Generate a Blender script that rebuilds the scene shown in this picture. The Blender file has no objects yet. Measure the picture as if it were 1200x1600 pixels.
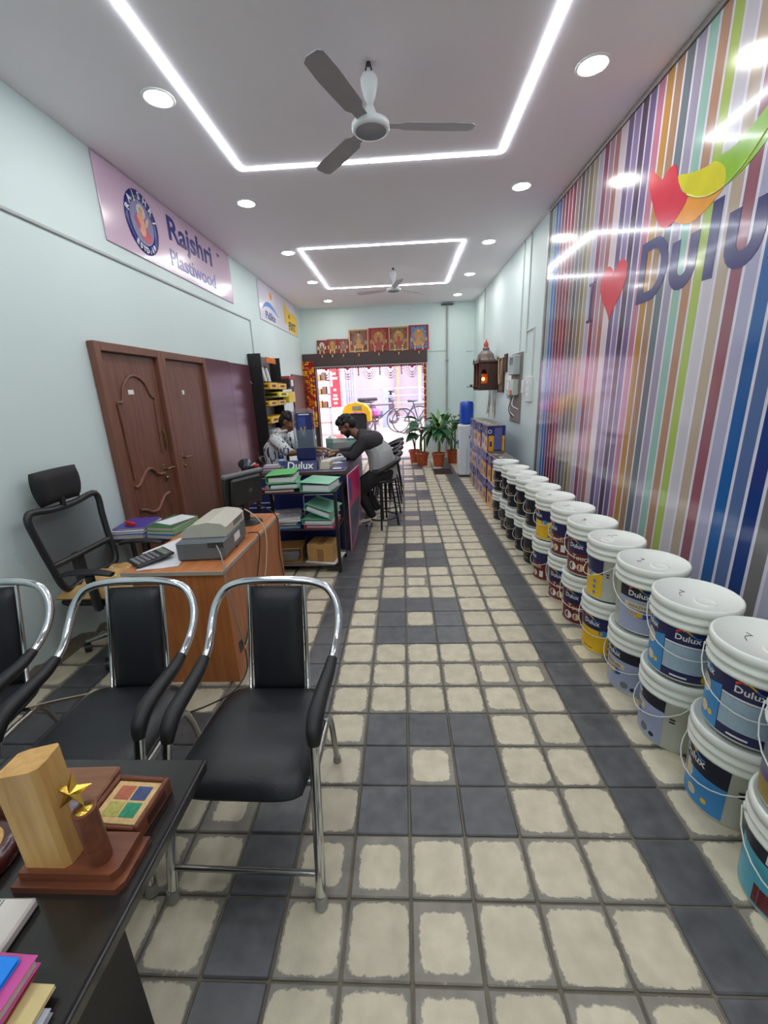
import bpy, bmesh, math, random
from mathutils import Vector, Matrix, Euler
R = math.radians
PI = math.pi
random.seed(7)
scene = bpy.context.scene
COL = scene.collection

# ---------------------------------------------------------------- camera
CAM_H = 1.57
f_px = 648.911
pitch, yaw, roll = .286, -.052, -.039
cam_data = bpy.data.cameras.new('camera')
cam_data.sensor_fit = 'VERTICAL'
cam_data.sensor_height = 32.0
cam_data.lens = 32.0 * f_px / 1600.0
cam_data.clip_start = 0.02
cam_data.clip_end = 200
cam = bpy.data.objects.new('camera', cam_data)
COL.objects.link(cam)
_f = Vector((math.sin(yaw), math.cos(yaw), 0)); _r = Vector((math.cos(yaw), -math.sin(yaw), 0)); _u = Vector((0, 0, 1))
_f2 = _f * math.cos(pitch) - _u * math.sin(pitch)
_u2 = _u * math.cos(pitch) + _f * math.sin(pitch)
_r3 = _r * math.cos(roll) + _u2 * math.sin(roll)
_u3 = _u2 * math.cos(roll) - _r * math.sin(roll)
cam.matrix_world = Matrix(((_r3.x, _u3.x, -_f2.x, 0), (_r3.y, _u3.y, -_f2.y, 0), (_r3.z, _u3.z, -_f2.z, CAM_H), (0, 0, 0, 1)))
scene.camera = cam

# ---------------------------------------------------------------- world, exposure
STRIP_E = 34.0
DOWN_E = 95.0
SKY_E = 4.6
scene.view_settings.view_transform = 'Standard'
scene.view_settings.look = 'None'
scene.view_settings.gamma = 1
scene.view_settings.use_curve_mapping = False
scene.view_settings.exposure = -0.04
w = bpy.data.worlds.new('hazy_day'); scene.world = w
w.use_nodes = True
bg = w.node_tree.nodes['Background']
bg.inputs['Color'].default_value = (0.93, 0.90, 1.0, 1)
bg.inputs['Strength'].default_value = SKY_E
try:
    scene.cycles.use_denoising = True
    scene.cycles.max_bounces = 8
    scene.cycles.diffuse_bounces = 5
    scene.cycles.glossy_bounces = 4
    scene.cycles.transparent_max_bounces = 12
    scene.cycles.sample_clamp_indirect = 6
    scene.cycles.caustics_reflective = False
    scene.cycles.caustics_refractive = False
except Exception:
    pass

# ---------------------------------------------------------------- materials
def lin(c):
    c = c / 255.0
    return c / 12.92 if c <= .04045 else ((c + .055) / 1.055) ** 2.4
def L3(rgb):
    return (lin(rgb[0]), lin(rgb[1]), lin(rgb[2]), 1)
MATS = {}
def M(name, rgb=(200, 200, 200), rough=.5, metal=0, var=.05, vs=9.0, bump=0, bs=80, coat=0, alpha=1, emit=0, trans=0, spec=.5):
    if name in MATS:
        return MATS[name]
    m = bpy.data.materials.new(name); m.use_nodes = True
    nt = m.node_tree; N = nt.nodes; K = nt.links
    b = N['Principled BSDF']
    c = L3(rgb)
    b.inputs['Roughness'].default_value = rough
    b.inputs['Metallic'].default_value = metal
    b.inputs['Alpha'].default_value = alpha
    b.inputs['Coat Weight'].default_value = coat
    b.inputs['Coat Roughness'].default_value = .08
    b.inputs['Transmission Weight'].default_value = trans
    b.inputs['Specular IOR Level'].default_value = spec
    tc = N.new('ShaderNodeTexCoord')
    nz = N.new('ShaderNodeTexNoise'); nz.inputs['Scale'].default_value = vs; nz.inputs['Detail'].default_value = 4
    K.new(tc.outputs['Object'], nz.inputs['Vector'])
    rp = N.new('ShaderNodeMapRange')
    rp.inputs['From Min'].default_value = .3; rp.inputs['From Max'].default_value = .7
    rp.inputs['To Min'].default_value = 1 - var; rp.inputs['To Max'].default_value = 1 + var
    K.new(nz.outputs['Fac'], rp.inputs['Value'])
    mx = N.new('ShaderNodeVectorMath'); mx.operation = 'SCALE'
    mx.inputs[0].default_value = c[:3]
    K.new(rp.outputs['Result'], mx.inputs['Scale'])
    K.new(mx.outputs['Vector'], b.inputs['Base Color'])
    if bump:
        n2 = N.new('ShaderNodeTexNoise'); n2.inputs['Scale'].default_value = bs; n2.inputs['Detail'].default_value = 3
        K.new(tc.outputs['Object'], n2.inputs['Vector'])
        bp = N.new('ShaderNodeBump'); bp.inputs['Strength'].default_value = bump; bp.inputs['Distance'].default_value = .01
        K.new(n2.outputs['Fac'], bp.inputs['Height']); K.new(bp.outputs['Normal'], b.inputs['Normal'])
    if emit:
        b.inputs['Emission Color'].default_value = c
        b.inputs['Emission Strength'].default_value = emit
    MATS[name] = m
    return m
def WOOD(name, rgb1, rgb2, rough=.45, axis='z', scale=6.0, dist=6.0, coat=0):
    if name in MATS:
        return MATS[name]
    m = M(name, rgb1, rough, coat=coat)
    nt = m.node_tree; N = nt.nodes; K = nt.links; b = N['Principled BSDF']
    tc = N.new('ShaderNodeTexCoord'); mp = N.new('ShaderNodeMapping')
    s = {'x': (.08, 1, 1), 'y': (1, .08, 1), 'z': (1, 1, .08)}[axis]
    mp.inputs['Scale'].default_value = s
    K.new(tc.outputs['Object'], mp.inputs['Vector'])
    nz = N.new('ShaderNodeTexNoise'); nz.inputs['Scale'].default_value = scale * 6; nz.inputs['Detail'].default_value = 6; nz.inputs['Distortion'].default_value = .6
    K.new(mp.outputs['Vector'], nz.inputs['Vector'])
    cr = N.new('ShaderNodeValToRGB')
    cr.color_ramp.elements[0].position = .33; cr.color_ramp.elements[0].color = L3(rgb2)
    cr.color_ramp.elements[1].position = .66; cr.color_ramp.elements[1].color = L3(rgb1)
    K.new(nz.outputs['Fac'], cr.inputs['Fac'])
    K.new(cr.outputs['Color'], b.inputs['Base Color'])
    return m
def EMIT(name, rgb, strength):
    if name in MATS:
        return MATS[name]
    m = bpy.data.materials.new(name); m.use_nodes = True
    nt = m.node_tree; nt.nodes.clear()
    e = nt.nodes.new('ShaderNodeEmission'); o = nt.nodes.new('ShaderNodeOutputMaterial')
    e.inputs['Color'].default_value = L3(rgb); e.inputs['Strength'].default_value = strength
    nt.links.new(e.outputs[0], o.inputs[0]); MATS[name] = m
    return m
def CLEAR(name, rgb, amount=.25, rough=.05):
    """thin clear sheet: mostly see-through, glossy"""
    if name in MATS:
        return MATS[name]
    m = bpy.data.materials.new(name); m.use_nodes = True
    nt = m.node_tree; N = nt.nodes; K = nt.links
    b = N['Principled BSDF']; b.inputs['Base Color'].default_value = L3(rgb); b.inputs['Roughness'].default_value = rough
    t = N.new('ShaderNodeBsdfTransparent'); t.inputs['Color'].default_value = (.97, .99, .98, 1)
    fr = N.new('ShaderNodeFresnel'); ad = N.new('ShaderNodeMath'); ad.operation = 'ADD'; ad.use_clamp = True
    ad.inputs[1].default_value = amount
    K.new(fr.outputs[0], ad.inputs[0])
    mx = N.new('ShaderNodeMixShader')
    K.new(ad.outputs[0], mx.inputs[0]); K.new(t.outputs[0], mx.inputs[1]); K.new(b.outputs[0], mx.inputs[2])
    K.new(mx.outputs[0], N['Material Output'].inputs[0])
    MATS[name] = m
    return m

# ---------------------------------------------------------------- mesh builder
def basis(d):
    d = Vector(d).normalized()
    a = Vector((0, 0, 1)) if abs(d.z) < .9 else Vector((1, 0, 0))
    x = a.cross(d).normalized(); y = d.cross(x)
    return x, y, d
class MB:
    def __init__(s):
        s.v = []; s.f = []; s.m = []; s.s = []
    def add(s, vs, fs, mat=0, smooth=False, X=None):
        o = len(s.v)
        for p in vs:
            p = Vector(p)
            s.v.append(tuple(X @ p) if X else tuple(p))
        for f in fs:
            s.f.append([i + o for i in f]); s.m.append(mat); s.s.append(smooth)
        return s
    def box(s, lo, hi, mat=0, bev=0, X=None):
        x0, y0, z0 = lo; x1, y1, z1 = hi
        if x0 > x1: x0, x1 = x1, x0
        if y0 > y1: y0, y1 = y1, y0
        if z0 > z1: z0, z1 = z1, z0
        if not bev:
            vs = [(x0, y0, z0), (x1, y0, z0), (x1, y1, z0), (x0, y1, z0), (x0, y0, z1), (x1, y0, z1), (x1, y1, z1), (x0, y1, z1)]
            fs = [(0, 3, 2, 1), (4, 5, 6, 7), (0, 1, 5, 4), (1, 2, 6, 5), (2, 3, 7, 6), (3, 0, 4, 7)]
            return s.add(vs, fs, mat, False, X)
        b = min(bev, (x1 - x0) * .49, (y1 - y0) * .49, (z1 - z0) * .49)
        c = ((x0 + x1) / 2, (y0 + y1) / 2, (z0 + z1) / 2); h = ((x1 - x0) / 2, (y1 - y0) / 2, (z1 - z0) / 2)
        vs = []; idx = {}
        for sx in (-1, 1):
            for sy in (-1, 1):
                for sz in (-1, 1):
                    sg = (sx, sy, sz)
                    for a in range(3):
                        p = [c[k] + sg[k] * (h[k] - (0 if k == a else b)) for k in range(3)]
                        idx[(sg, a)] = len(vs); vs.append(p)
        fs = []
        def g(sg, a): return idx[(tuple(sg), a)]
        for a in range(3):
            u, v = [(1, 2), (2, 0), (0, 1)][a]
            for sa in (-1, 1):
                q = []
                for su, sv in ((-1, -1), (1, -1), (1, 1), (-1, 1)):
                    sg = [0, 0, 0]; sg[a] = sa; sg[u] = su; sg[v] = sv; q.append(g(sg, a))
                fs.append(q if sa > 0 else q[::-1])
        for a in range(3):
            u, v = [(1, 2), (2, 0), (0, 1)][a]
            for su in (-1, 1):
                for sv in (-1, 1):
                    A = [0, 0, 0]; B = [0, 0, 0]; A[a] = -1; B[a] = 1; A[u] = B[u] = su; A[v] = B[v] = sv
                    q = [g(A, u), g(B, u), g(B, v), g(A, v)]
                    fs.append(q if su * sv < 0 else q[::-1])
        for sx in (-1, 1):
            for sy in (-1, 1):
                for sz in (-1, 1):
                    q = [g((sx, sy, sz), 0), g((sx, sy, sz), 1), g((sx, sy, sz), 2)]
                    fs.append(q if sx * sy * sz > 0 else q[::-1])
        return s.add(vs, fs, mat, False, X)
    def cyl(s, p0, p1, r0, r1=None, n=16, mat=0, cap=True, smooth=True, X=None):
        r1 = r0 if r1 is None else r1
        p0 = Vector(p0); p1 = Vector(p1); x, y, d = basis(p1 - p0)
        vs = []
        for p, r in ((p0, r0), (p1, r1)):
            for i in range(n):
                a = 2 * PI * i / n; vs.append(p + x * (r * math.cos(a)) + y * (r * math.sin(a)))
        s.add(vs, [(i, (i + 1) % n, n + (i + 1) % n, n + i) for i in range(n)], mat, smooth, X)
        if cap:
            s.add(vs[:n], [list(range(n))[::-1]], mat, False, X); s.add(vs[n:], [list(range(n))], mat, False, X)
        return s
    def tube(s, pts, r, n=8, closed=False, mat=0, X=None, sy=1.0, up=None, sub=0):
        pts = [Vector(p) for p in pts]
        rs = list(r) if isinstance(r, (list, tuple)) else [r] * len(pts)
        if sub:
            np_, nr = [], []
            m = len(pts); rng = m if closed else m - 1
            for i in range(rng):
                def P(k): return pts[k % m] if closed else pts[max(0, min(m - 1, k))]
                a, b, c, d = P(i - 1), P(i), P(i + 1), P(i + 2)
                for k in range(sub):
                    t = k / sub
                    np_.append(.5 * ((2 * b) + (c - a) * t + (2 * a - 5 * b + 4 * c - d) * t * t + (3 * b - a - 3 * c + d) * t ** 3))
                    nr.append(rs[i] * (1 - t) + rs[(i + 1) % m] * t)
            if not closed: np_.append(pts[-1]); nr.append(rs[-1])
            pts, rs = np_, nr
        m = len(pts); vs = []; px = None
        for i, p in enumerate(pts):
            a = pts[(i - 1) % m] if (closed or i > 0) else p
            b = pts[(i + 1) % m] if (closed or i < m - 1) else p
            d = (b - a).normalized()
            if up is not None:
                x = Vector(up).cross(d)
                if x.length < 1e-4: x = px or basis(d)[0]
                x.normalize()
            elif px is None:
                x = basis(d)[0]
            else:
                x = (px - d * px.dot(d))
                x = x.normalized() if x.length > 1e-6 else basis(d)[0]
            px = x; y = d.cross(x)
            for k in range(n):
                t = 2 * PI * k / n + PI / n
                vs.append(p + x * (rs[i] * math.cos(t)) + y * (rs[i] * sy * math.sin(t)))
        fs = []
        for i in range(m if closed else m - 1):
            j = (i + 1) % m
            for k in range(n):
                l = (k + 1) % n; fs.append((i * n + k, i * n + l, j * n + l, j * n + k))
        s.add(vs, fs, mat, True, X)
        if not closed:
            s.add(vs[:n], [list(range(n))[::-1]], mat, False, X); s.add(vs[-n:], [list(range(n))], mat, False, X)
        return s
    def lathe(s, prof, n=24, c=(0, 0, 0), mat=0, X=None, smooth=True, a0=0, a1=2 * PI, mats=None):
        full = abs(a1 - a0 - 2 * PI) < 1e-6
        k = n if full else n + 1
        vs = []
        for (r, z) in prof:
            for i in range(k):
                a = a0 + (a1 - a0) * i / n
                vs.append((c[0] + r * math.cos(a), c[1] + r * math.sin(a), c[2] + z))
        for j in range(len(prof) - 1):
            fs = []
            for i in range(n):
                l = (i + 1) % k; fs.append((j * k + i, j * k + l, (j + 1) * k + l, (j + 1) * k + i))
            o = len(s.v)
            mm = mats[j] if mats else mat
            if j == 0:
                s.add(vs, fs, mm, smooth, X); base = o
            else:
                for f in fs:
                    s.f.append([i + base for i in f]); s.m.append(mm); s.s.append(smooth)
        return s
    def prism(s, poly, z0, z1, mat=0, X=None, smooth=False):
        n = len(poly)
        ar = sum(poly[i][0] * poly[(i + 1) % n][1] - poly[(i + 1) % n][0] * poly[i][1] for i in range(n))
        if ar < 0: poly = poly[::-1]
        vs = [(x, y, z0) for x, y in poly] + [(x, y, z1) for x, y in poly]
        s.add(vs, [list(range(n))[::-1], list(range(n, 2 * n))], mat, False, X)
        o = len(s.v) - 2 * n
        for i in range(n):
            j = (i + 1) % n
            s.f.append([o + i, o + j, o + n + j, o + n + i]); s.m.append(mat); s.s.append(smooth)
        return s
    def ball(s, c, r, nu=12, nv=8, mat=0, X=None):
        r = r if isinstance(r, (tuple, list)) else (r, r, r)
        vs = [(c[0], c[1], c[2] - r[2])]
        for j in range(1, nv):
            t = PI * j / nv - PI / 2
            for i in range(nu):
                a = 2 * PI * i / nu
                vs.append((c[0] + r[0] * math.cos(t) * math.cos(a), c[1] + r[1] * math.cos(t) * math.sin(a), c[2] + r[2] * math.sin(t)))
        vs.append((c[0], c[1], c[2] + r[2])); T = len(vs) - 1
        fs = [(0, 1 + (i + 1) % nu, 1 + i) for i in range(nu)]
        for j in range(nv - 2):
            for i in range(nu):
                a = 1 + j * nu + i; b = 1 + j * nu + (i + 1) % nu
                fs.append((a, b, b + nu, a + nu))
        o = 1 + (nv - 2) * nu
        fs += [(T, o + i, o + (i + 1) % nu) for i in range(nu)]
        return s.add(vs, fs, mat, True, X)
    def caps(s, p0, p1, r0, r1, n=12, mat=0):
        """tapered capsule, closed"""
        p0 = Vector(p0); p1 = Vector(p1); x, y, d = basis(p1 - p0); vs = []; rings = []
        for t in (-80, -50, -20, 0): rings.append((p0 + d * (r0 * math.sin(R(t))), r0 * math.cos(R(t))))
        for t in (0, 20, 50, 80): rings.append((p1 + d * (r1 * math.sin(R(t))), r1 * math.cos(R(t))))
        for p, r in rings:
            for i in range(n):
                a = 2 * PI * i / n; vs.append(p + x * (r * math.cos(a)) + y * (r * math.sin(a)))
        fs = []
        for j in range(len(rings) - 1):
            for i in range(n):
                l = (i + 1) % n; fs.append((j * n + i, j * n + l, (j + 1) * n + l, (j + 1) * n + i))
        fs.append(list(range(n))[::-1]); fs.append([len(vs) - n + i for i in range(n)])
        return s.add(vs, fs, mat, True)
    def mesh(s, name, mats):
        me = bpy.data.meshes.new(name)
        me.from_pydata(s.v, [], s.f)
        for m in mats: me.materials.append(m)
        me.polygons.foreach_set('material_index', s.m)
        me.polygons.foreach_set('use_smooth', s.s)
        me.update()
        return me
    def build(s, name, mats, parent=None, **k):
        """vertices given in the parent thing's local frame (origin of the thing)"""
        mats = mats if isinstance(mats, (list, tuple)) else [mats]
        return obj(name, s.mesh(name, mats), parent, **k)
    def wb(s, name, mats, parent=None, **k):
        """vertices given in world space: shift them into the frame of the (unrotated) thing"""
        o = Vector((0, 0, 0)); p = parent
        while p is not None:
            o += p.location; p = p.parent
        s.v = [(a - o.x, b - o.y, c - o.z) for a, b, c in s.v]
        return s.build(name, mats, parent, **k)
def tag(o, label=None, cat=None, group=None, kind=None):
    if label: o['label'] = label
    if cat: o['category'] = cat
    if group: o['group'] = group
    if kind: o['kind'] = kind
    return o
def obj(name, me, parent=None, label=None, cat=None, group=None, kind=None, loc=None, rot=None):
    o = bpy.data.objects.new(name, me); COL.objects.link(o)
    if parent is not None: o.parent = parent
    if loc is not None: o.location = loc
    if rot is not None: o.rotation_euler = rot
    return tag(o, label, cat, group, kind)
def thing(name, label, cat, loc=(0, 0, 0), rz=0, group=None, kind=None, rot=None):
    o = bpy.data.objects.new(name, None); COL.objects.link(o)
    o.location = loc; o.rotation_euler = rot if rot else (0, 0, rz)
    o.empty_display_size = .05
    return tag(o, label, cat, group, kind)
def copy_tree(o, parent=None):
    c = o.copy(); COL.objects.link(c)
    if parent is not None: c.parent = parent
    for ch in list(KIDS.get(o.name, [])) or [x for x in o.children]:
        copy_tree(ch, c)
    return c
KIDS = {}
def dup(root, loc, rz=0, label=None, group=None):
    c = copy_tree(root); c.location = loc; c.rotation_euler = (0, 0, rz)
    return tag(c, label, None, group)
def text_mesh(body, size=1.0, ext=.002, off=0, xs=1.0, align='LEFT', shear=0, space=1.0, res=3):
    cu = bpy.data.curves.new('lettering', 'FONT'); cu.body = body; cu.size = size; cu.extrude = ext; cu.offset = off
    cu.align_x = align; cu.shear = shear; cu.space_character = space; cu.resolution_u = res
    o = bpy.data.objects.new('lettering', cu); COL.objects.link(o)
    bpy.context.view_layer.update()
    me = bpy.data.meshes.new_from_object(o.evaluated_get(bpy.context.evaluated_depsgraph_get()))
    bpy.data.objects.remove(o); bpy.data.curves.remove(cu)
    if xs != 1: me.transform(Matrix.Diagonal((xs, 1, 1, 1)))
    me.name = 'lettering'
    return me
def put_text(name, body, size, mat, parent, X, ext=.002, **k):
    """text placed by a matrix X (text x right, y up, z out of the face) in the parent's frame"""
    me = text_mesh(body, size, ext, **k); me.transform(X); me.materials.clear(); me.materials.append(mat)
    return obj(name, me, parent)
def frame(o, right, up):
    r = Vector(right).normalized(); u = Vector(up).normalized(); n = r.cross(u)
    return Matrix(((r.x, u.x, n.x, o[0]), (r.y, u.y, n.y, o[1]), (r.z, u.z, n.z, o[2]), (0, 0, 0, 1)))
def remesh(mb, name, voxel=.012, smooth=3, fac=.5):
    me = mb.mesh(name, [])
    o = bpy.data.objects.new(name, me); COL.objects.link(o)
    m = o.modifiers.new('r', 'REMESH'); m.mode = 'VOXEL'; m.voxel_size = voxel; m.use_smooth_shade = True
    if smooth:
        q = o.modifiers.new('s', 'SMOOTH'); q.factor = fac; q.iterations = smooth
    bpy.context.view_layer.update()
    r = bpy.data.meshes.new_from_object(o.evaluated_get(bpy.context.evaluated_depsgraph_get()))
    bpy.data.objects.remove(o); bpy.data.meshes.remove(me)
    for p in r.polygons: p.use_smooth = True
    r.name = name
    return r
# ================================================================ the room
XL, XR, YF, YB, H = -2.176, 1.596, 9.73, -2.9, 3.296
T = .2
TX, TY = 1.051, -5.638          # tile index = x / T + TX , y / T + TY
def tx(i): return (i - TX) * T
def ty(j): return (j - TY) * T
white_wall = M('white_wall_paint', (218, 234, 233), .5, var=.02, vs=1.5, bump=.05, bs=120)
ceil_mat = M('ceiling_paint', (248, 242, 248), .7, var=.015, vs=1)

def tile_material(name, dark):
    m = bpy.data.materials.new(name); m.use_nodes = True
    nt = m.node_tree; N = nt.nodes; K = nt.links; b = N['Principled BSDF']
    geo = N.new('ShaderNodeNewGeometry')
    sc = N.new('ShaderNodeVectorMath'); sc.operation = 'SCALE'; sc.inputs['Scale'].default_value = 1 / T
    K.new(geo.outputs['Position'], sc.inputs[0])
    ad = N.new('ShaderNodeVectorMath'); ad.operation = 'ADD'; ad.inputs[1].default_value = (TX + 40, TY + 40, 0)
    K.new(sc.outputs[0], ad.inputs[0])
    fl = N.new('ShaderNodeVectorMath'); fl.operation = 'FLOOR'; K.new(ad.outputs[0], fl.inputs[0])
    fz = N.new('ShaderNodeVectorMath'); fz.operation = 'MULTIPLY'; fz.inputs[1].default_value = (1, 1, 0); K.new(fl.outputs[0], fz.inputs[0])
    wn = N.new('ShaderNodeTexWhiteNoise'); wn.noise_dimensions = '3D'; K.new(fz.outputs[0], wn.inputs['Vector'])
    fr = N.new('ShaderNodeVectorMath'); fr.operation = 'FRACTION'; K.new(ad.outputs[0], fr.inputs[0])
    ce = N.new('ShaderNodeVectorMath'); ce.operation = 'SUBTRACT'; ce.inputs[1].default_value = (.5, .5, 0); K.new(fr.outputs[0], ce.inputs[0])
    # per-tile shift of the worn patch
    wc = N.new('ShaderNodeVectorMath'); wc.operation = 'SUBTRACT'; wc.inputs[1].default_value = (.5, .5, .5); K.new(wn.outputs['Color'], wc.inputs[0])
    ws = N.new('ShaderNodeVectorMath'); ws.operation = 'SCALE'; ws.inputs['Scale'].default_value = .05; K.new(wc.outputs[0], ws.inputs[0])
    c2 = N.new('ShaderNodeVectorMath'); c2.operation = 'ADD'; K.new(ce.outputs[0], c2.inputs[0]); K.new(ws.outputs[0], c2.inputs[1])
    sp = N.new('ShaderNodeSeparateXYZ'); K.new(c2.outputs[0], sp.inputs[0])
    ax = N.new('ShaderNodeMath'); ax.operation = 'ABSOLUTE'; K.new(sp.outputs['X'], ax.inputs[0])
    ay = N.new('ShaderNodeMath'); ay.operation = 'ABSOLUTE'; K.new(sp.outputs['Y'], ay.inputs[0])
    px = N.new('ShaderNodeMath'); px.operation = 'POWER'; px.inputs[1].default_value = 6; K.new(ax.outputs[0], px.inputs[0])
    py = N.new('ShaderNodeMath'); py.operation = 'POWER'; py.inputs[1].default_value = 6; K.new(ay.outputs[0], py.inputs[0])
    sm = N.new('ShaderNodeMath'); sm.operation = 'ADD'; K.new(px.outputs[0], sm.inputs[0]); K.new(py.outputs[0], sm.inputs[1])
    rt = N.new('ShaderNodeMath'); rt.operation = 'POWER'; rt.inputs[1].default_value = 1 / 6; K.new(sm.outputs[0], rt.inputs[0])
    nz = N.new('ShaderNodeTexNoise'); nz.inputs['Scale'].default_value = 44; nz.inputs['Detail'].default_value = 8; nz.inputs['Roughness'].default_value = .7
    K.new(geo.outputs['Position'], nz.inputs['Vector'])
    n1 = N.new('ShaderNodeMath'); n1.operation = 'MULTIPLY_ADD'; n1.inputs[1].default_value = .17; n1.inputs[2].default_value = -.085; K.new(nz.outputs['Fac'], n1.inputs[0])
    e1 = N.new('ShaderNodeMath'); e1.operation = 'ADD'; K.new(rt.outputs[0], e1.inputs[0]); K.new(n1.outputs[0], e1.inputs[1])
    # per-tile wear: most tiles keep a wide patch, a few are worn to a small one
    pw = N.new('ShaderNodeMath'); pw.operation = 'POWER'; pw.inputs[1].default_value = 7; K.new(wn.outputs['Value'], pw.inputs[0])
    th = N.new('ShaderNodeMath'); th.operation = 'MULTIPLY_ADD'; th.inputs[1].default_value = -.13; th.inputs[2].default_value = .435; K.new(pw.outputs[0], th.inputs[0])
    df = N.new('ShaderNodeMath'); df.operation = 'SUBTRACT'; K.new(e1.outputs[0], df.inputs[0]); K.new(th.outputs[0], df.inputs[1])
    mr = N.new('ShaderNodeMapRange'); mr.inputs['From Min'].default_value = -.012; mr.inputs['From Max'].default_value = .012
    K.new(df.outputs[0], mr.inputs['Value'])
    n3 = N.new('ShaderNodeTexNoise'); n3.inputs['Scale'].default_value = 14; n3.inputs['Detail'].default_value = 8
    K.new(geo.outputs['Position'], n3.inputs['Vector'])
    n4 = N.new('ShaderNodeTexNoise'); n4.inputs['Scale'].default_value = 260; n4.inputs['Detail'].default_value = 2
    K.new(geo.outputs['Position'], n4.inputs['Vector'])
    cr = N.new('ShaderNodeValToRGB'); cr.color_ramp.elements[0].position = .3; cr.color_ramp.elements[1].position = .72
    cr.color_ramp.elements[0].color = L3((196, 187, 162)) if not dark else L3((74, 75, 78))
    cr.color_ramp.elements[1].color = L3((218, 209, 184)) if not dark else L3((98, 99, 101))
    K.new(n3.outputs['Fac'], cr.inputs['Fac'])
    ce2 = N.new('ShaderNodeValToRGB'); ce2.color_ramp.elements[0].position = .3; ce2.color_ramp.elements[1].position = .72
    ce2.color_ramp.elements[0].color = L3((120, 116, 107)) if not dark else L3((80, 81, 84))
    ce2.color_ramp.elements[1].color = L3((146, 141, 130)) if not dark else L3((110, 112, 116))
    K.new(n3.outputs['Fac'], ce2.inputs['Fac'])
    mix = N.new('ShaderNodeMixRGB'); K.new(mr.outputs[0], mix.inputs['Fac']); K.new(cr.outputs[0], mix.inputs[1]); K.new(ce2.outputs[0], mix.inputs[2])
    if dark:
        mr.inputs['To Max'].default_value = .45
    # tile-to-tile tone
    tv = N.new('ShaderNodeMapRange'); tv.inputs['To Min'].default_value = .9; tv.inputs['To Max'].default_value = 1.06
    K.new(wn.outputs['Value'], tv.inputs['Value'])
    fv = N.new('ShaderNodeMapRange'); fv.inputs['To Min'].default_value = .93; fv.inputs['To Max'].default_value = 1.07; K.new(n4.outputs['Fac'], fv.inputs['Value'])
    mu = N.new('ShaderNodeMath'); mu.operation = 'MULTIPLY'; K.new(tv.outputs[0], mu.inputs[0]); K.new(fv.outputs[0], mu.inputs[1])
    vs = N.new('ShaderNodeVectorMath'); vs.operation = 'SCALE'; K.new(mix.outputs[0], vs.inputs[0]); K.new(mu.outputs[0], vs.inputs['Scale'])
    K.new(vs.outputs[0], b.inputs['Base Color'])
    rr = N.new('ShaderNodeMapRange'); rr.inputs['To Min'].default_value = .33 if not dark else .26; rr.inputs['To Max'].default_value = .58 if not dark else .46
    K.new(n3.outputs['Fac'], rr.inputs['Value']); K.new(rr.outputs[0], b.inputs['Roughness'])
    bp = N.new('ShaderNodeBump'); bp.inputs['Strength'].default_value = .12; bp.inputs['Distance'].default_value = .004
    K.new(n3.outputs['Fac'], bp.inputs['Height']); K.new(bp.outputs[0], b.inputs['Normal'])
    MATS[name] = m
    return m
cream = tile_material('cream_tile', False)
slate = tile_material('slate_tile', True)
grout = M('grout', (118, 110, 96), .85, var=.15, vs=18, bump=.2, bs=200)

def is_dark(i, j):
    if i in (-2, 5, -9): return True
    jj = j % 6
    for base in (0, -7):
        if base <= i <= base + 2 and jj <= 2:
            return not (i == base + 1 and jj == 1)
    return False
fl = MB(); fl.box((XL - .1, YB - .1, -.12), (XR + .1, YF + .25, -.008), 0)
floor = fl.build('floor', grout, label='cream and slate square tiles with worn grout lines', kind='structure')
tile_me = {}
for dk in (False, True):
    b = MB(); g = .0035; h = T / 2 - g
    b.box((-h, -h, -.02), (h, h, 0), 0, .004)
    tile_me[dk] = b.mesh('tile', [slate if dk else cream])
cells = []
ci = cam.matrix_world.inverted()
for i in range(-11, 10):
    for j in range(-20, 44):
        x, y = tx(i + .5), ty(j + .5)
        if x < XL - .02 or x > XR + .02 or y < YB or y > YF + .1: continue
        p = ci @ Vector((x, y, 0))
        vis = False; d = 99
        if p.z < -.05:
            u, v = -p.x / p.z * f_px, -p.y / p.z * f_px
            vis = abs(u) < 640 and abs(v) < 840
            d = -p.z
        hid = (x < -.62 and y < .55) or (-1.6 < x < -1.0 and 2.05 < y < 3.0) or (x > 1.12) or (x < -1.2 and y > 4.0) or (x < -.6 and 4.1 < y < 6.2)
        cells.append((0 if (vis and not hid) else (1 if vis else 2), d, i, j, x, y))
cells.sort()
rest = MB()
for k, (cls, d, i, j, x, y) in enumerate(cells):
    dk = is_dark(i, j)
    if k < 300:
        obj('tile', tile_me[dk], floor, loc=(x, y, 0))
    else:
        h = T / 2 - .0035
        rest.box((x - h, y - h, -.02), (x + h, y + h, 0), 1 if dk else 0, .004)
rest.build('distant_tiles', [cream, slate], floor, kind='stuff')

def wallbox(name, boxes, mat, label=None):
    b = MB()
    for lo, hi in boxes: b.box(lo, hi)
    return b.build(name, mat, kind='structure', label=label)
wallbox('wall_left', [((XL - .12, YB - .1, -.05), (XL, YF + .25, H + .1))], white_wall, 'plain white painted wall with the brown doors')
wallbox('wall_right', [((XR, YB - .1, -.05), (XR + .12, YF + .25, H + .1))], white_wall, 'white painted wall behind the striped mural')
DX0, DX1, DZ = -1.96, .50, 2.10
wallbox('wall_back', [((XL, YF, -.05), (DX0, YF + .2, H + .1)), ((DX1, YF, -.05), (XR, YF + .2, H + .1)), ((DX0, YF, DZ), (DX1, YF + .2, H + .1))], white_wall, 'white end wall around the street doorway')
wallbox('wall_front', [((XL - .12, YB - .12, -.05), (XR + .12, YB, H + .1))], white_wall)
wallbox('ceiling', [((XL - .12, YB - .12, H), (XR + .12, YF + .25, H + .12))], ceil_mat, 'smooth grey-white gypsum ceiling')
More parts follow.
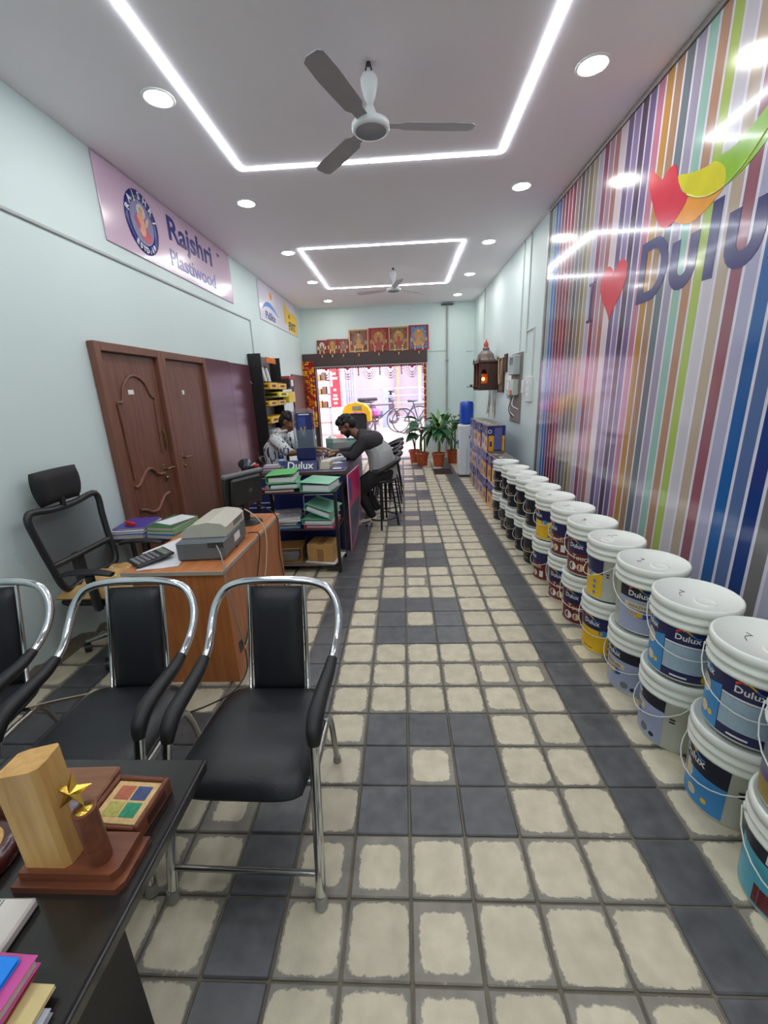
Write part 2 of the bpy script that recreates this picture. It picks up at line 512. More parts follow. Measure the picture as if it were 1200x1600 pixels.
# damp, scuffed foot of the left wall: thin band of bare cement
b = MB()
pts = [(1.2, 0)]
y = 1.2
while y < 3.0:
    pts.append((y, .025 + .035 * random.random() + (.05 if 1.9 < y < 2.4 else 0))); y += .06
pts.append((3.0, 0))
b.prism([(p[0], p[1]) for p in pts], 0, .003, X=frame((XL, 0, 0), (0, 1, 0), (0, 0, 1)))
b.build('trim_1', M('bare_cement', (140, 132, 118), .9, var=.2, vs=30), kind='structure')
# dark beam over the street door, sill
brownframe = M('dark_brown_laminate', (72, 56, 54), .45, var=.1, vs=12)
b = MB(); b.box((XL + .01, YF - .10, DZ + .02), (DX1 + .07, YF, DZ + .28), 0, .006)
b.build('trim_2', brownframe, kind='structure', label='dark brown beam above the street doorway')
b = MB(); b.box((XL + .02, YF - .08, DZ - .015), (DX1 + .06, YF - .005, DZ + .018), 0, .004)
b.build('trim_3', M('brushed_channel', (170, 160, 165), .35, .7), kind='structure')
b = MB(); b.box((DX0 - .05, YF - .05, 0), (DX0 + .05, YF + .18, DZ), 0, .006)
b.build('trim_4', brownframe, kind='structure', label='dark brown door post on the left of the doorway')
b = MB(); b.box((DX0, YF, -.02), (DX1, YF + .22, .012), 0, .004)
b.build('trim_5', M('stone_sill', (120, 116, 122), .5, var=.1), kind='structure', label='grey stone sill of the street doorway')
b = MB(); b.box((XR - .03, YB, H - .03), (XR, 5.06, H), 0, .006)
b.build('trim_6', M('aluminium_trim', (176, 172, 168), .35, .6), kind='structure', label='aluminium edge strip above the striped mural')

# ---------------------------------------------------------------- ceiling lamps
lamp_white = M('white_plastic', (240, 240, 240), .35, var=.01)
strip_mat = EMIT('led_strip_light', (240, 247, 255), STRIP_E)
down_mat = EMIT('downlight_light', (255, 252, 244), DOWN_E)
def strip_rect(x0, x1, y0, y1, label):
    t = thing('led_strip_rectangle', label, 'ceiling light', ((x0 + x1) / 2, (y0 + y1) / 2, H), group='glowing rectangles on the ceiling')
    wd = .028; xm = (x0 + x1) / 2
    segs = [((x0 - wd / 2, y0), (x0 + wd / 2, y1)), ((x1 - wd / 2, y0), (x1 + wd / 2, y1))]
    for yy in (y0, y1):
        segs += [((x0, yy - wd / 2), (xm - .008, yy + wd / 2)), ((xm + .008, yy - wd / 2), (x1, yy + wd / 2))]
    for (a, c) in segs:
        b = MB(); b.box((a[0], a[1], H - .007), (c[0], c[1], H - .0005), 0)
        b.wb('light_bar', strip_mat, t)
strip_rect(-1.237, .812, 1.78, 3.90, 'large glowing rectangle of light strips around the near fan')
strip_rect(-1.237, .812, -2.3, -.18, 'glowing rectangle of light strips above the front desk')
strip_rect(-1.237, .812, 5.86, 8.0, 'glowing rectangle of light strips around the far fan')
dring = MB(); dring.lathe([(.074, 0), (.074, -.006), (.088, -.008), (.095, -.004), (.095, 0)], 28)
dring_me = dring.mesh('rim', [lamp_white])
dl = MB(); dl.lathe([(0, -.005), (.074, -.005)], 28)
dl_me = dl.mesh('lens', [down_mat])
ordn = ['nearest', 'second', 'third', 'fourth', 'farthest']
for k, yy in enumerate((3.03, 4.5, 5.98, 7.5, 9.0)):
    for s, xx in (('left', -1.413), ('right', 1.13)):
        t = thing('downlight', '%s round ceiling downlight in the %s row' % (ordn[k], s), 'downlight', (xx, yy, H), group='round ceiling downlights')
        obj('rim', dring_me, t); obj('lens', dl_me, t)
for yy, w_ in ((1.5, 'in front of'), (0.0, 'over'), (-1.5, 'behind')):
    for s, xx in (('left', -1.413), ('right', 1.13)):
        t = thing('downlight', 'round ceiling downlight %s the black desk in the %s row' % (w_, s), 'downlight', (xx, yy, H), group='round ceiling downlights')
        obj('rim', dring_me, t); obj('lens', dl_me, t)

# ---------------------------------------------------------------- ceiling fans
fan_white = M('fan_enamel', (232, 236, 236), .3, var=.02)
fan_grey = M('fan_grey_disc', (140, 142, 150), .45, var=.03)
blade_mat = M('fan_blade', (158, 153, 158), .45, var=.04)
def fan(x, y, a0, label, bm):
    t = thing('ceiling_fan', label, 'ceiling fan', (x, y, H), group='ceiling fans')
    b = MB(); b.cyl((0, 0, -.01), (0, 0, -.3), .012, n=12); b.build('rod', fan_white, t)
    b = MB(); b.lathe([(.0, -.001), (.012, -.001), (.02, -.03)], 16); b.build('hook', M('hook_steel', (90, 86, 86), .4, .8), t)
    b = MB(); b.lathe([(.012, -.055), (.04, -.058), (.048, -.075), (.047, -.10), (.034, -.15), (.018, -.185), (.012, -.187)], 24); b.build('canopy', fan_white, t)
    b = MB(); b.lathe([(.012, -.187), (.02, -.19), (.03, -.215), (.045, -.25), (.05, -.262)], 24); b.build('lower_cup', fan_white, t)
    b = MB(); b.lathe([(0, -.262), (.05, -.262), (.09, -.268), (.108, -.28), (.108, -.30), (.1, -.312), (.088, -.314)], 32); m = b.build('motor', fan_white, t)
    b = MB(); b.lathe([(.088, -.314), (.085, -.309), (0, -.311)], 32); b.build('motor_disc', fan_grey, m)
    for k in range(3):
        b = MB()
        a = a0 + k * 2 * PI / 3
        out = [(.1, -.035), (.16, -.035), (.2, -.055), (.45, -.062), (.58, -.055), (.6, -.03), (.6, .03), (.58, .05), (.45, .055), (.2, .05), (.16, .03), (.1, .03)]
        X = Matrix.Rotation(a, 4, 'Z') @ Matrix.Translation((0, 0, -.285)) @ Matrix.Rotation(R(9), 4, 'X')
        b.prism(out, -.002, .002, 0, X)
        b.build('blade', bm, t)
    return t
fan(-.14, 2.88, R(8), 'white ceiling fan inside the large light rectangle', blade_mat)
fan(-.086, 6.92, R(40), 'small white ceiling fan inside the far light rectangle', M('fan_blade_pale', (196, 186, 190), .4))
# ================================================================ left wall: doors, boards, banners
WL = frame((XL, 0, 0), (0, 1, 0), (0, 0, 1))      # (y, z, out of the wall) -> world, normal +x
door_wood = WOOD('door_veneer', (128, 84, 66), (104, 64, 50), .42, 'z', 7)
door_frame = M('door_frame_paint', (122, 80, 64), .45, var=.06)
brass = M('aged_brass', (150, 128, 88), .35, .9)
def moulding(pts, parent, r=.017):
    b = MB(); b.tube([(XL + .02, y, z) for y, z in pts], [r] * len(pts), 8, sub=5, sy=.8)
    return b.wb('moulding', door_wood, parent)
def door(nm, y0, y1, z1, label, panelled):
    t = thing(nm, label, None, (XL, (y0 + y1) / 2, 0), kind='structure')
    fw = .062
    for n, (a, c, zz0, zz1) in dict(l=(y0, y0 + fw, 0, z1), r=(y1 - fw, y1, 0, z1), t=(y0 + fw, y1 - fw, z1 - fw, z1)).items():
        b = MB(); b.box((XL + .001, a, zz0), (XL + .055, c, zz1), 0, .005); b.wb('frame_member', door_frame, t)
    b = MB(); b.box((XL + .001, y0 + fw + .003, .004), (XL + .016, y1 - fw - .003, z1 - fw - .003), 0, .002); leaf = b.wb('leaf', door_wood, t)
    return t, leaf
d1, leaf = door('door_1', 3.0, 3.835, 1.975, 'brown veneered door with arched moulding', True)
moulding([(3.19, .95), (3.18, 1.3), (3.17, 1.5), (3.17, 1.55), (3.23, 1.56), (3.27, 1.66), (3.36, 1.74), (3.46, 1.75), (3.56, 1.70), (3.62, 1.60), (3.67, 1.57), (3.66, 1.5), (3.65, 1.3), (3.645, 1.1)], leaf, .011)
moulding([(3.17, .89), (3.23, .90), (3.29, .95), (3.37, 1.0), (3.44, .99), (3.50, .94), (3.56, .925), (3.62, .925)], leaf)
moulding([(3.17, .70), (3.25, .68), (3.33, .64), (3.42, .64), (3.49, .69), (3.55, .73), (3.63, .74)], leaf)
moulding([(3.17, .62), (3.17, .3), (3.17, .2), (3.64, .2), (3.64, .3), (3.64, .66)], leaf, .011)
def lockset(y, z, parent):
    b = MB(); b.box((XL + .014, y - .02, z - .09), (XL + .022, y + .02, z + .07), 0, .004); p = b.wb('lock_plate', brass, parent)
    b = MB(); b.cyl((XL + .02, y, z + .03), (XL + .06, y, z + .03), .009, n=10); b.tube([(XL + .06, y - .005, z + .03), (XL + .062, y + .05, z + .035), (XL + .06, y + .11, z + .028)], [.009, .008, .006], 8); b.wb('lever_handle', brass, p)
    b = MB(); b.ball((XL + .03, y, z - .05), .018, 10, 6); b.wb('key_knob', brass, p)
lockset(3.62, .93, d1)
b = MB(); b.box((XL + .016, 3.70, 1.12), (XL + .03, 3.72, 1.30), 0, .003); b.cyl((XL + .036, 3.71, 1.15), (XL + .036, 3.71, 1.27), .006, n=8); b.wb('tower_bolt', brass, d1)
b = MB(); b.box((XL + .016, 3.33, 1.61), (XL + .018, 3.40, 1.645)); b.wb('sticker', lamp_white, d1)
d2, leaf2 = door('door_2', 3.835, 4.71, 1.975, 'plain brown veneered door beside the panelled one', False)
lockset(3.96, .98, d2)
b = MB(); b.box((XL + .016, 4.17, 1.60), (XL + .018, 4.21, 1.64)); b.wb('sticker', lamp_white, d2)
b = MB(); b.box((XL + .016, 4.45, 1.18), (XL + .022, 4.47, 1.22)); b.wb('peep_catch', brass, d2)
b = MB(); b.tube([(XL + .024, 3.93, 1.2), (XL + .024, 3.93, 1.27), (XL + .024, 3.945, 1.31)], .004, 6); b.wb('door_chain', brass, d2)

maroon = M('maroon_laminate', (92, 52, 62), .28, var=.05, vs=3, coat=.3)
b = MB(); b.box((XL + .004, 4.72, .0), (XL + .024, 5.42, 1.982), 0, .003)
b.build('laminate_board', maroon, label='wide maroon laminate board beside the plain door', cat='board', group='maroon laminate boards')
b = MB(); b.box((XL + .004, 5.425, .0), (XL + .022, 6.16, 1.975), 0, .003)
b.build('laminate_board', M('maroon_laminate_2', (98, 58, 68), .28, var=.05, vs=3, coat=.3), label='maroon laminate board nearest the yellow boxes', cat='board', group='maroon laminate boards')

# cable trunking along the wall
trunk = M('grey_trunking', (186, 190, 190), .5, var=.04)
b = MB(); b.box((XL, YB + .05, 2.598), (XL + .014, 6.48, 2.618), 0, .003); b.box((XL, 6.46, 1.66), (XL + .014, 6.48, 2.6), 0, .003)
b.build('trim_7', trunk, kind='structure', label='thin cable trunking running along the left wall')

# banners ---------------------------------------------------------------
def banner(nm, y0, y1, z0, z1, mat, label):
    b = MB(); b.box((XL + .002, y0, z0), (XL + .012, y1, z1), 0, .001)
    return b.build(nm, mat, label=label, cat='sign')
pink_flex = M('pink_flex_print', (214, 186, 208), .22, var=.03, vs=1.2, coat=.4)
navy_ink = M('navy_ink', (38, 44, 128), .3, var=.03)
blue_ink = M('violet_blue_ink', (92, 98, 176), .3, var=.03)
bn = banner('shop_banner', 3.46, 5.90, 2.722, 3.288, pink_flex, 'pink banner with round emblem above the brown doors')
FX = XL + .0135
def TW(y, z, d=0): return frame((FX + d, y, z), (0, 1, 0), (0, 0, 1))
# emblem: ring, field, seated figure in plain shapes
EY, EZ, ER = 3.985, 3.0, .235
b = MB(); X = TW(EY, EZ)
b.lathe([(.165, 0), (.165, .002), (ER, .002), (ER, 0)], 48, X=X); em = b.build('emblem_ring', navy_ink, bn)
b = MB(); b.lathe([(0, .0012), (.165, .0012)], 40, X=X); b.build('emblem_field', M('emblem_grey', (140, 138, 176), .3), bn)
def blob(mat, c, rx, ry, h, nm='emblem_figure', rot=0):
    pts = [(c[0] + rx * math.cos(a) * math.cos(rot) - ry * math.sin(a) * math.sin(rot), c[1] + rx * math.cos(a) * math.sin(rot) + ry * math.sin(a) * math.cos(rot)) for a in [2 * PI * i / 20 for i in range(20)]]
    q = MB(); q.prism(pts, h, h + .0008, X=X); q.build(nm, mat, em)
skin_ink = M('peach_ink', (226, 168, 140), .35, var=.1, vs=40); rose_ink = M('rose_ink', (205, 84, 104), .35, var=.1, vs=40); gold_ink = M('gold_ink', (214, 172, 96), .35, var=.1, vs=40); halo_ink = M('halo_ink', (222, 206, 214), .35)
blob(halo_ink, (0, .085), .06, .055, .0014); blob(rose_ink, (.02, -.08), .085, .06, .0018, rot=-.3); blob(skin_ink, (-.02, -.02), .055, .085, .0022, rot=.15)
blob(skin_ink, (.0, .06), .03, .036, .0026); blob(gold_ink, (0, .095), .028, .02, .003); blob(rose_ink, (-.07, -.01), .025, .05, .003, rot=.5); blob(skin_ink, (.065, .02), .018, .05, .003, rot=-.6)
def arc_text(s, r, a_mid, step, size, up):
    for k, ch in enumerate(s):
        if ch == ' ': continue
        a = a_mid + (-(k - (len(s) - 1) / 2) * step if up else (k - (len(s) - 1) / 2) * step)
        rot = a - PI / 2 if up else a + PI / 2
        Y = X @ Matrix.Translation((r * math.cos(a), r * math.sin(a), .0028)) @ Matrix.Rotation(rot, 4, 'Z') @ Matrix.Translation((0, -size * .34 if True else 0, 0))
        put_text('lettering', ch, size, lamp_white, em, Y, .0006, align='CENTER', off=.002)
arc_text('RAJSHRI', .2, PI / 2, .42, .078, True)
arc_text('ESTD.19', .2, -PI / 2 + .05, .22, .062, False)
put_text('lettering', 'Rajshri', .285, navy_ink, bn, TW(4.40, 3.02), .001, off=.006, xs=1.24)
put_text('lettering', 'Plastiwood', .205, blue_ink, bn, TW(4.38, 2.79), .001, off=.0015, xs=1.12)
put_text('lettering', 'TM', .05, navy_ink, bn, TW(5.52, 3.17), .001)

wflex = M('white_flex_print', (226, 222, 236), .25, var=.02, coat=.3)
bp_ = banner('shop_banner', 6.98, 9.42, 2.705, 3.272, wflex, 'white and yellow adhesive brand banner near the end wall')
ob = M('orange_ink', (240, 160, 40), .4); sky_ink = M('sky_blue_ink', (60, 130, 210), .4); yel = M('yellow_ink', (244, 198, 40), .35); blk = M('black_ink', (24, 22, 24), .4)
X = TW(0, 0)
b = MB(); b.prism([(7.63 + .06 * math.cos(a), 3.145 + .062 * math.sin(a)) for a in [2 * PI * i / 18 for i in range(18)]], 0, .0012, X=X); b.build('printed_dot', ob, bp_)
up = [(7.12 + .9 * t, 2.885 + .14 * math.sin(PI * min(1, t * 1.05) ** .8)) for t in [i / 16 for i in range(17)]]
lo = [(7.12 + .9 * t, 2.875 + .075 * math.sin(PI * min(1, t * 1.05) ** .8)) for t in [i / 16 for i in range(17)]]
b = MB(); b.prism(up + lo[::-1], 0, .0012, X=X); b.build('printed_wave', sky_ink, bp_)
put_text('lettering', 'Pidilite', .17, navy_ink, bp_, TW(7.24, 2.755), .001, off=.002, xs=1.2)
b = MB(); b.prism([(8.66, 2.725), (9.36, 2.725), (9.36, 3.09), (8.66, 3.09)], 0, .0012, X=X); b.build('yellow_plate', yel, bp_)
b = MB(); b.prism([(8.42, 2.85), (8.66, 2.85), (8.66, 3.09), (8.60, 3.18), (8.52, 3.22), (8.44, 3.12)], 0, .0012, X=X); b.build('yellow_plate', yel, bp_)
put_text('lettering', 'DR.', .09, blk, bp_, TW(8.70, 2.97, .0013), .001, off=.002)
put_text('lettering', 'FIXIT', .20, blk, bp_, TW(8.69, 2.77, .0013), .001, off=.006, xs=1.15)

# far brown door leaf in the left corner
t = thing('door_3', 'narrow brown door at the far end of the left wall', None, (XL, 9.1, 0), kind='structure')
b = MB(); b.box((XL + .001, 8.52, 0), (XL + .03, 9.6, 1.93), 0, .004); b.wb('leaf', M('brown_leaf', (96, 60, 52), .4, var=.08), t)

# socket and switch on the left wall
t = thing('wall_socket', 'white switch socket with a cable beside the yellow boxes', 'socket', (XL, 6.42, 1.58))
b = MB(); b.box((XL, 6.34, 1.55), (XL + .03, 6.52, 1.68), 0, .006); b.wb('plate', lamp_white, t)
b = MB(); b.box((XL + .03, 6.40, 1.575), (XL + .06, 6.45, 1.62), 0, .006); b.wb('plug', M('plug_grey', (170, 170, 165), .5), t)
b = MB(); b.tube([(XL + .05, 6.42, 1.58), (XL + .05, 6.3, 1.55), (XL + .03, 6.2, 1.70), (XL + .02, 6.12, 1.76)], .005, 6, sub=5); b.wb('cable', lamp_white, t)

# ---------------------------------------------------------------- adhesive display unit
blackp = M('black_powder_coat', (30, 28, 30), .45, var=.1)
dark_grey = M('dark_grey_plastic', (58, 58, 62), .5)
t = thing('display_rack', 'tall black display rack with yellow boxes on the left wall', 'rack', (XL, 6.6, .25))
ux0, ux1, uy0, uy1 = XL + .004, -1.985, 6.17, 7.15
b = MB(); b.box((ux0, uy0, .25), (ux1, uy0 + .02, 2.13), 0, .003); b.wb('side_panel', blackp, t)
b = MB(); b.box((ux0, uy1 - .02, .25), (ux1, uy1, 2.13), 0, .003); b.wb('side_panel', blackp, t)
b = MB(); b.box((ux0, uy0 + .02, .25), (ux0 + .015, uy1 - .02, 2.13)); b.wb('back_panel', M('grey_back_panel', (120, 116, 120), .5), t)
for z in (.3, .75, 1.15, 1.40, 1.52, 1.64, 1.75):
    b = MB(); b.box((ux0 + .015, uy0 + .02, z - .008), (ux1 + .03, uy1 - .02, z), 0, .002); b.wb('shelf', blackp, t)
b = MB(); b.box((ux1 - .01, uy0 + .25, 2.02), (ux1 + .005, uy0 + .72, 2.10), 0, .003); b.wb('header_sign', M('orange_sign', (226, 120, 44), .4), t)
boxy = M('yellow_carton', (240, 186, 28), .45, var=.06); boxg = M('lemon_carton', (232, 216, 40), .45, var=.06)
def carton(y0, y1, z, h, mat, lab, x1=-1.95, strip=True, x0=None):
    x0 = x0 if x0 is not None else XL + .03
    tt = thing('adhesive_box', lab, 'box', ((x0 + x1) / 2, (y0 + y1) / 2, z), group='yellow adhesive boxes on the display rack')
    q = MB(); q.box((x0, y0, z), (x1, y1, z + h), 0, .004); q.wb('carton', mat, tt)
    if strip:
        q = MB(); q.box((x1, y0 + .25 * (y1 - y0), z + h * .3), (x1 + .001, y0 + .75 * (y1 - y0), z + h * .7)); q.wb('printed_label', M('dark_print', (70, 52, 30), .5), tt)
        q = MB(); q.box((x0 + .03, y0 - .001, z + h * .3), (x1 - .03, y0, z + h * .7)); q.wb('printed_label', MATS['dark_print'], tt)
carton(6.20, 6.60, 1.642, .09, boxy, 'left yellow carton on the upper shelf of the wall rack', -1.90)
carton(6.63, 7.10, 1.642, .085, boxy, 'right yellow carton on the upper shelf of the wall rack', -1.90)
carton(6.55, 7.10, 1.522, .08, boxg, 'lemon yellow carton on the middle shelf of the wall rack', -1.88)
carton(6.20, 6.62, 1.402, .075, boxy, 'left yellow carton with pale label on the lower shelf', -1.93)
carton(6.65, 7.10, 1.402, .075, boxy, 'right yellow carton on the lower shelf of the wall rack', -1.93)
carton(6.20, 6.62, 1.152, .09, boxy, 'yellow carton on the lowest filled shelf, nearer end', -1.93)
carton(6.65, 7.10, 1.152, .09, boxy, 'yellow carton on the lowest filled shelf, farther end', -1.93)
for k, y in enumerate((6.42, 6.62)):
    tt = thing('sealant_tube', 'white sealant tube leaning on the top shelf, %s of two' % ('nearer' if k == 0 else 'farther'), 'tube', (-2.05, y, 1.752), group='white sealant tubes')
    q = MB(); q.cyl((-2.03, y, 1.756), (-2.06, y - .03, 1.95), .028, n=12); q.wb('cartridge', lamp_white, tt)
    q = MB(); q.cyl((-2.06, y - .03, 1.95), (-2.068, y - .04, 2.0), .012, .005, n=10); q.wb('nozzle', M('maroon_plastic', (110, 40, 44), .5), tt)
tt = thing('display_box', 'red and black tool box at the end of the upper shelf', 'box', (-1.9, 7.35, 1.68))
q = MB(); q.box((XL + .02, 7.17, 1.66), (-1.86, 7.5, 1.80), 0, .006); q.wb('carton', M('black_carton', (44, 38, 44), .5), tt)
q = MB(); q.box((XL + .02, 7.17, 1.80), (-1.86, 7.5, 1.85), 0, .006); q.wb('lid', M('red_carton', (170, 60, 66), .5), tt)
q = MB(); q.box((-1.86, 7.25, 1.69), (-1.858, 7.4, 1.79)); q.wb('printed_label', lamp_white, tt)
q = MB(); q.box((XL, 7.2, 1.64), (-1.9, 7.48, 1.66)); q.wb('bracket', blackp, tt)
tt = thing('hanging_pack', 'lemon yellow pack hanging beside the wall rack', 'package', (-1.95, 7.4, 1.45))
q = MB(); q.box((XL + .004, 7.20, 1.42), (-1.90, 7.62, 1.60), 0, .008); q.wb('pack', boxg, tt)
q = MB(); q.box((-1.90, 7.26, 1.46), (-1.898, 7.56, 1.56)); q.wb('printed_label', boxy, tt)
q = MB(); q.box((XL + .004, 7.53, 1.66), (-1.95, 7.62, 1.76), 0, .004); q.wb('price_tag', boxy, tt)
tt = thing('paper_roll', 'white paper bundle on the lower shelf of the wall rack', 'paper', (-2.0, 6.5, .755))
q = MB(); q.box((XL + .03, 6.35, .752), (-1.97, 6.75, 1.05), 0, .02); q.wb('bundle', M('pale_paper', (196, 200, 204), .6, var=.08), tt)
q = MB(); q.box((XL + .03, 6.34, .87), (-1.965, 6.76, .9), 0, .004); q.wb('band', dark_grey, tt)
# ================================================================ right wall: mural, electrics, temple
WR = frame((XR, 0, 0), (0, -1, 0), (0, 0, 1))     # (−y, z, out of the wall) -> world, normal −x
def rw(y, z): return (-y, z)
glossy = dict(rough=.16, coat=.5)
mural_cols = [(108, 100, 128), (150, 196, 190), (60, 120, 205), (66, 96, 180), (150, 44, 72), (128, 36, 60), (166, 40, 74), (132, 46, 66), (140, 110, 104), (96, 84, 90), (128, 122, 110), (142, 130, 84), (176, 160, 128), (186, 178, 206), (156, 66, 96), (182, 130, 152), (184, 112, 100), (226, 206, 216), (110, 90, 138), (146, 124, 176), (84, 62, 96), (118, 96, 150), (196, 112, 140), (196, 136, 52), (172, 130, 94), (108, 122, 130), (160, 152, 178), (146, 196, 178), (190, 138, 108), (176, 200, 84), (206, 200, 210), (190, 168, 146), (158, 88, 104), (172, 170, 204), (24, 96, 176), (80, 110, 166), (16, 58, 138), (120, 116, 118), (186, 182, 206), (70, 150, 150), (200, 150, 60), (150, 60, 90), (120, 160, 110), (170, 160, 190), (60, 80, 150), (200, 170, 150), (90, 90, 100), (190, 120, 130), (140, 180, 190)]
MX = .014
b = MB()
mats = [M('mural_white', (226, 222, 236), **glossy)]
y = 5.045
zz0, zz1 = .04, H - .035
b.box((XR - MX, -.9, zz0), (XR - .001, 5.05, zz1), 0)
k = 0
while y > -.85:
    per = .0855 if k < 30 else .0925
    c = mural_cols[k % len(mural_cols)]
    g_ = sum(c) / 3; c = tuple(int(.82 * v + .18 * g_) for v in c)
    mats.append(M('mural_stripe_%d' % (k % len(mural_cols)), c, var=.03, vs=2, **glossy))
    b.add([(XR - MX - .0006, y, zz0), (XR - MX - .0006, y - per * .80, zz0), (XR - MX - .0006, y - per * .80, zz1), (XR - MX - .0006, y, zz1)], [(0, 1, 2, 3)], len(mats) - 1)
    y -= per; k += 1
mural = b.build('striped_mural', mats, label='glossy wall panel printed with vertical colour stripes and heart slogan', cat='mural')
FRX = XR - MX - .001
MU = frame((FRX, 0, 0), (0, -1, 0), (0, 0, 1))
def flat(poly, mat, nm, h=.0012, parent=None):
    q = MB(); q.prism([(-yy, zz) for yy, zz in poly], 0, h, X=MU); return q.build(nm, mat, parent or mural)
mnavy = M('mural_navy', (52, 54, 112), .2, coat=.4); mred = M('mural_red', (214, 40, 66), .2, coat=.4, var=.06); mora = M('mural_orange', (236, 158, 48), .2, coat=.4, var=.08); myel = M('mural_yellow', (216, 208, 24), .2, coat=.4, var=.08); mgre = M('mural_green', (140, 190, 40), .2, coat=.4, var=.1)
def smooth_poly(p, n=5):
    out = []; m = len(p)
    for i in range(m):
        a, c, d, e = [Vector(p[(i + s) % m] + (0,)) for s in (-1, 0, 1, 2)]
        for q in range(n):
            t = q / n
            v = .5 * ((2 * c) + (d - a) * t + (2 * a - 5 * c + 4 * d - e) * t * t + (3 * c - a - 3 * d + e) * t ** 3)
            out.append((v.x, v.y))
    return out
# slab capital I, heart
flat([(3.915, 2.045), (3.80, 2.045), (3.80, 2.065), (3.837, 2.065), (3.837, 2.325), (3.80, 2.325), (3.80, 2.345), (3.915, 2.345), (3.915, 2.325), (3.878, 2.325), (3.878, 2.065), (3.915, 2.065)], mnavy, 'lettering')
flat([(3.50 - .0125 * 16 * math.sin(u) ** 3, 2.232 + .0138 * (13 * math.cos(u) - 5 * math.cos(2 * u) - 2 * math.cos(3 * u) - math.cos(4 * u))) for u in [2 * PI * i / 40 for i in range(40)]], mred, 'heart', .0016)
# Dulux, drawn heavy and rounded
def ring_u(y0, y1, zb, zt, wd):
    yc = (y0 + y1) / 2; ro = (y0 - y1) / 2; ri = ro - wd
    out = [(y0, zt)] + [(yc + ro * math.cos(a), zb + ro + ro * math.sin(a)) for a in [PI + PI * i / 10 for i in range(11)]][::1]
    # walk: left outer down, round, right outer up
    L = [(y0, zt), (y0, zb + ro)] + [(yc + ro * math.cos(a), zb + ro - ro * math.sin(a)) for a in [PI * i / 10 for i in range(1, 10)]] + [(y1, zb + ro), (y1, zt), (y1 + wd, zt), (y1 + wd, zb + ro)]
    L += [(yc - ri * math.cos(a), zb + wd + ri - ri * math.sin(a)) for a in [PI * i / 10 for i in range(1, 10)]] + [(y0 - wd, zb + ro), (y0 - wd, zt)]
    return L
Dw = .075
D = [(3.135, 2.05), (3.135, 2.405), (3.0, 2.405)] + [(2.99 - .165 * math.sin(a), 2.2275 + .1775 * math.cos(a)) for a in [PI * i / 12 for i in range(1, 12)]] + [(3.0, 2.05)]
q = MB()
outer = D; inner = [(3.06, 2.11), (3.06, 2.345), (3.0, 2.345)] + [(2.99 - .092 * math.sin(a), 2.2275 + .1175 * math.cos(a)) for a in [PI * i / 12 for i in range(1, 12)]] + [(3.0, 2.11)]
n = len(outer)
vs = [(-yy, zz, h) for P in (outer, inner) for h in (0, .0012) for yy, zz in P]
fs = []
for i in range(n):
    j = (i + 1) % n
    fs.append((n + i, n + j, 3 * n + j, 3 * n + i)); fs.append((i, j, n + j, n + i)); fs.append((2 * n + j, 2 * n + i, 3 * n + i, 3 * n + j))
q.add(vs, fs, 0, X=MU); q.build('lettering', mnavy, mural)
flat(ring_u(2.80, 2.565, 2.05, 2.315, .075), mnavy, 'lettering')
flat([(2.495, 2.055), (2.42, 2.05), (2.42, 2.41), (2.495, 2.41)], mnavy, 'lettering')
flat(ring_u(2.365, 2.125, 2.05, 2.315, .075), mnavy, 'lettering')
flat([(2.09, 2.05), (2.0, 2.05), (1.94, 2.13), (1.88, 2.05), (1.79, 2.05), (1.895, 2.185), (1.80, 2.315), (1.89, 2.315), (1.94, 2.24), (1.99, 2.315), (2.08, 2.315), (1.985, 2.185)], mnavy, 'lettering')
# tulip flourish
flat(smooth_poly([(3.12, 2.80), (3.06, 2.75), (3.0, 2.71), (2.95, 2.73), (2.885, 2.735), (2.85, 2.68), (2.80, 2.58), (2.72, 2.515), (2.80, 2.44), (2.90, 2.425), (2.99, 2.485), (3.08, 2.62), (3.14, 2.74)], 4), mred, 'flourish_red', .0022)
flat(smooth_poly([(2.84, 2.66), (2.72, 2.625), (2.60, 2.60), (2.53, 2.595), (2.45, 2.53), (2.44, 2.455), (2.52, 2.455), (2.60, 2.465), (2.72, 2.52), (2.79, 2.58)], 4), myel, 'flourish_yellow', .0016)
flat(smooth_poly([(2.55, 2.60), (2.40, 2.605), (2.26, 2.66), (2.10, 2.76), (1.98, 2.90), (1.96, 2.84), (2.06, 2.66), (2.2, 2.54), (2.31, 2.48), (2.44, 2.455), (2.50, 2.52)], 4), mgre, 'flourish_green', .0012)
flat(smooth_poly([(2.86, 2.53), (2.72, 2.515), (2.60, 2.465), (2.44, 2.455), (2.50, 2.415), (2.58, 2.385), (2.68, 2.375), (2.83, 2.44)], 4), mora, 'flourish_orange', .0014)
b = MB(); b.tube([(FRX - .002, yy, zz) for yy, zz in [(2.73, 2.53), (2.62, 2.475), (2.5, 2.45), (2.38, 2.47), (2.25, 2.55), (2.1, 2.7), (2.0, 2.86)]], .0035, 6, sub=4); b.build('flourish_highlight', M('mural_pale_line', (220, 224, 150), .2), mural)
# trim at the far edge of the mural
b = MB(); b.box((XR - .02, 5.05, .04), (XR, 5.075, H - .03), 0, .004); b.build('trim_8', MATS['aluminium_trim'], kind='structure')

# conduits up the right wall
b = MB()
for yy, z0 in ((5.72, 1.95), (6.02, 2.0), (8.6, 1.9)):
    b.box((XR - .016, yy - .012, z0), (XR, yy + .012, H - .005), 0, .004)
b.box((XR - .016, 5.40, 2.20), (XR, 5.72, 2.22), 0, .004); b.box((XR - .016, 5.39, 1.62), (XR, 5.41, 2.22), 0, .004)
b.build('trim_9', M('white_conduit', (206, 214, 212), .5), kind='structure', label='white cable conduits rising on the right wall')
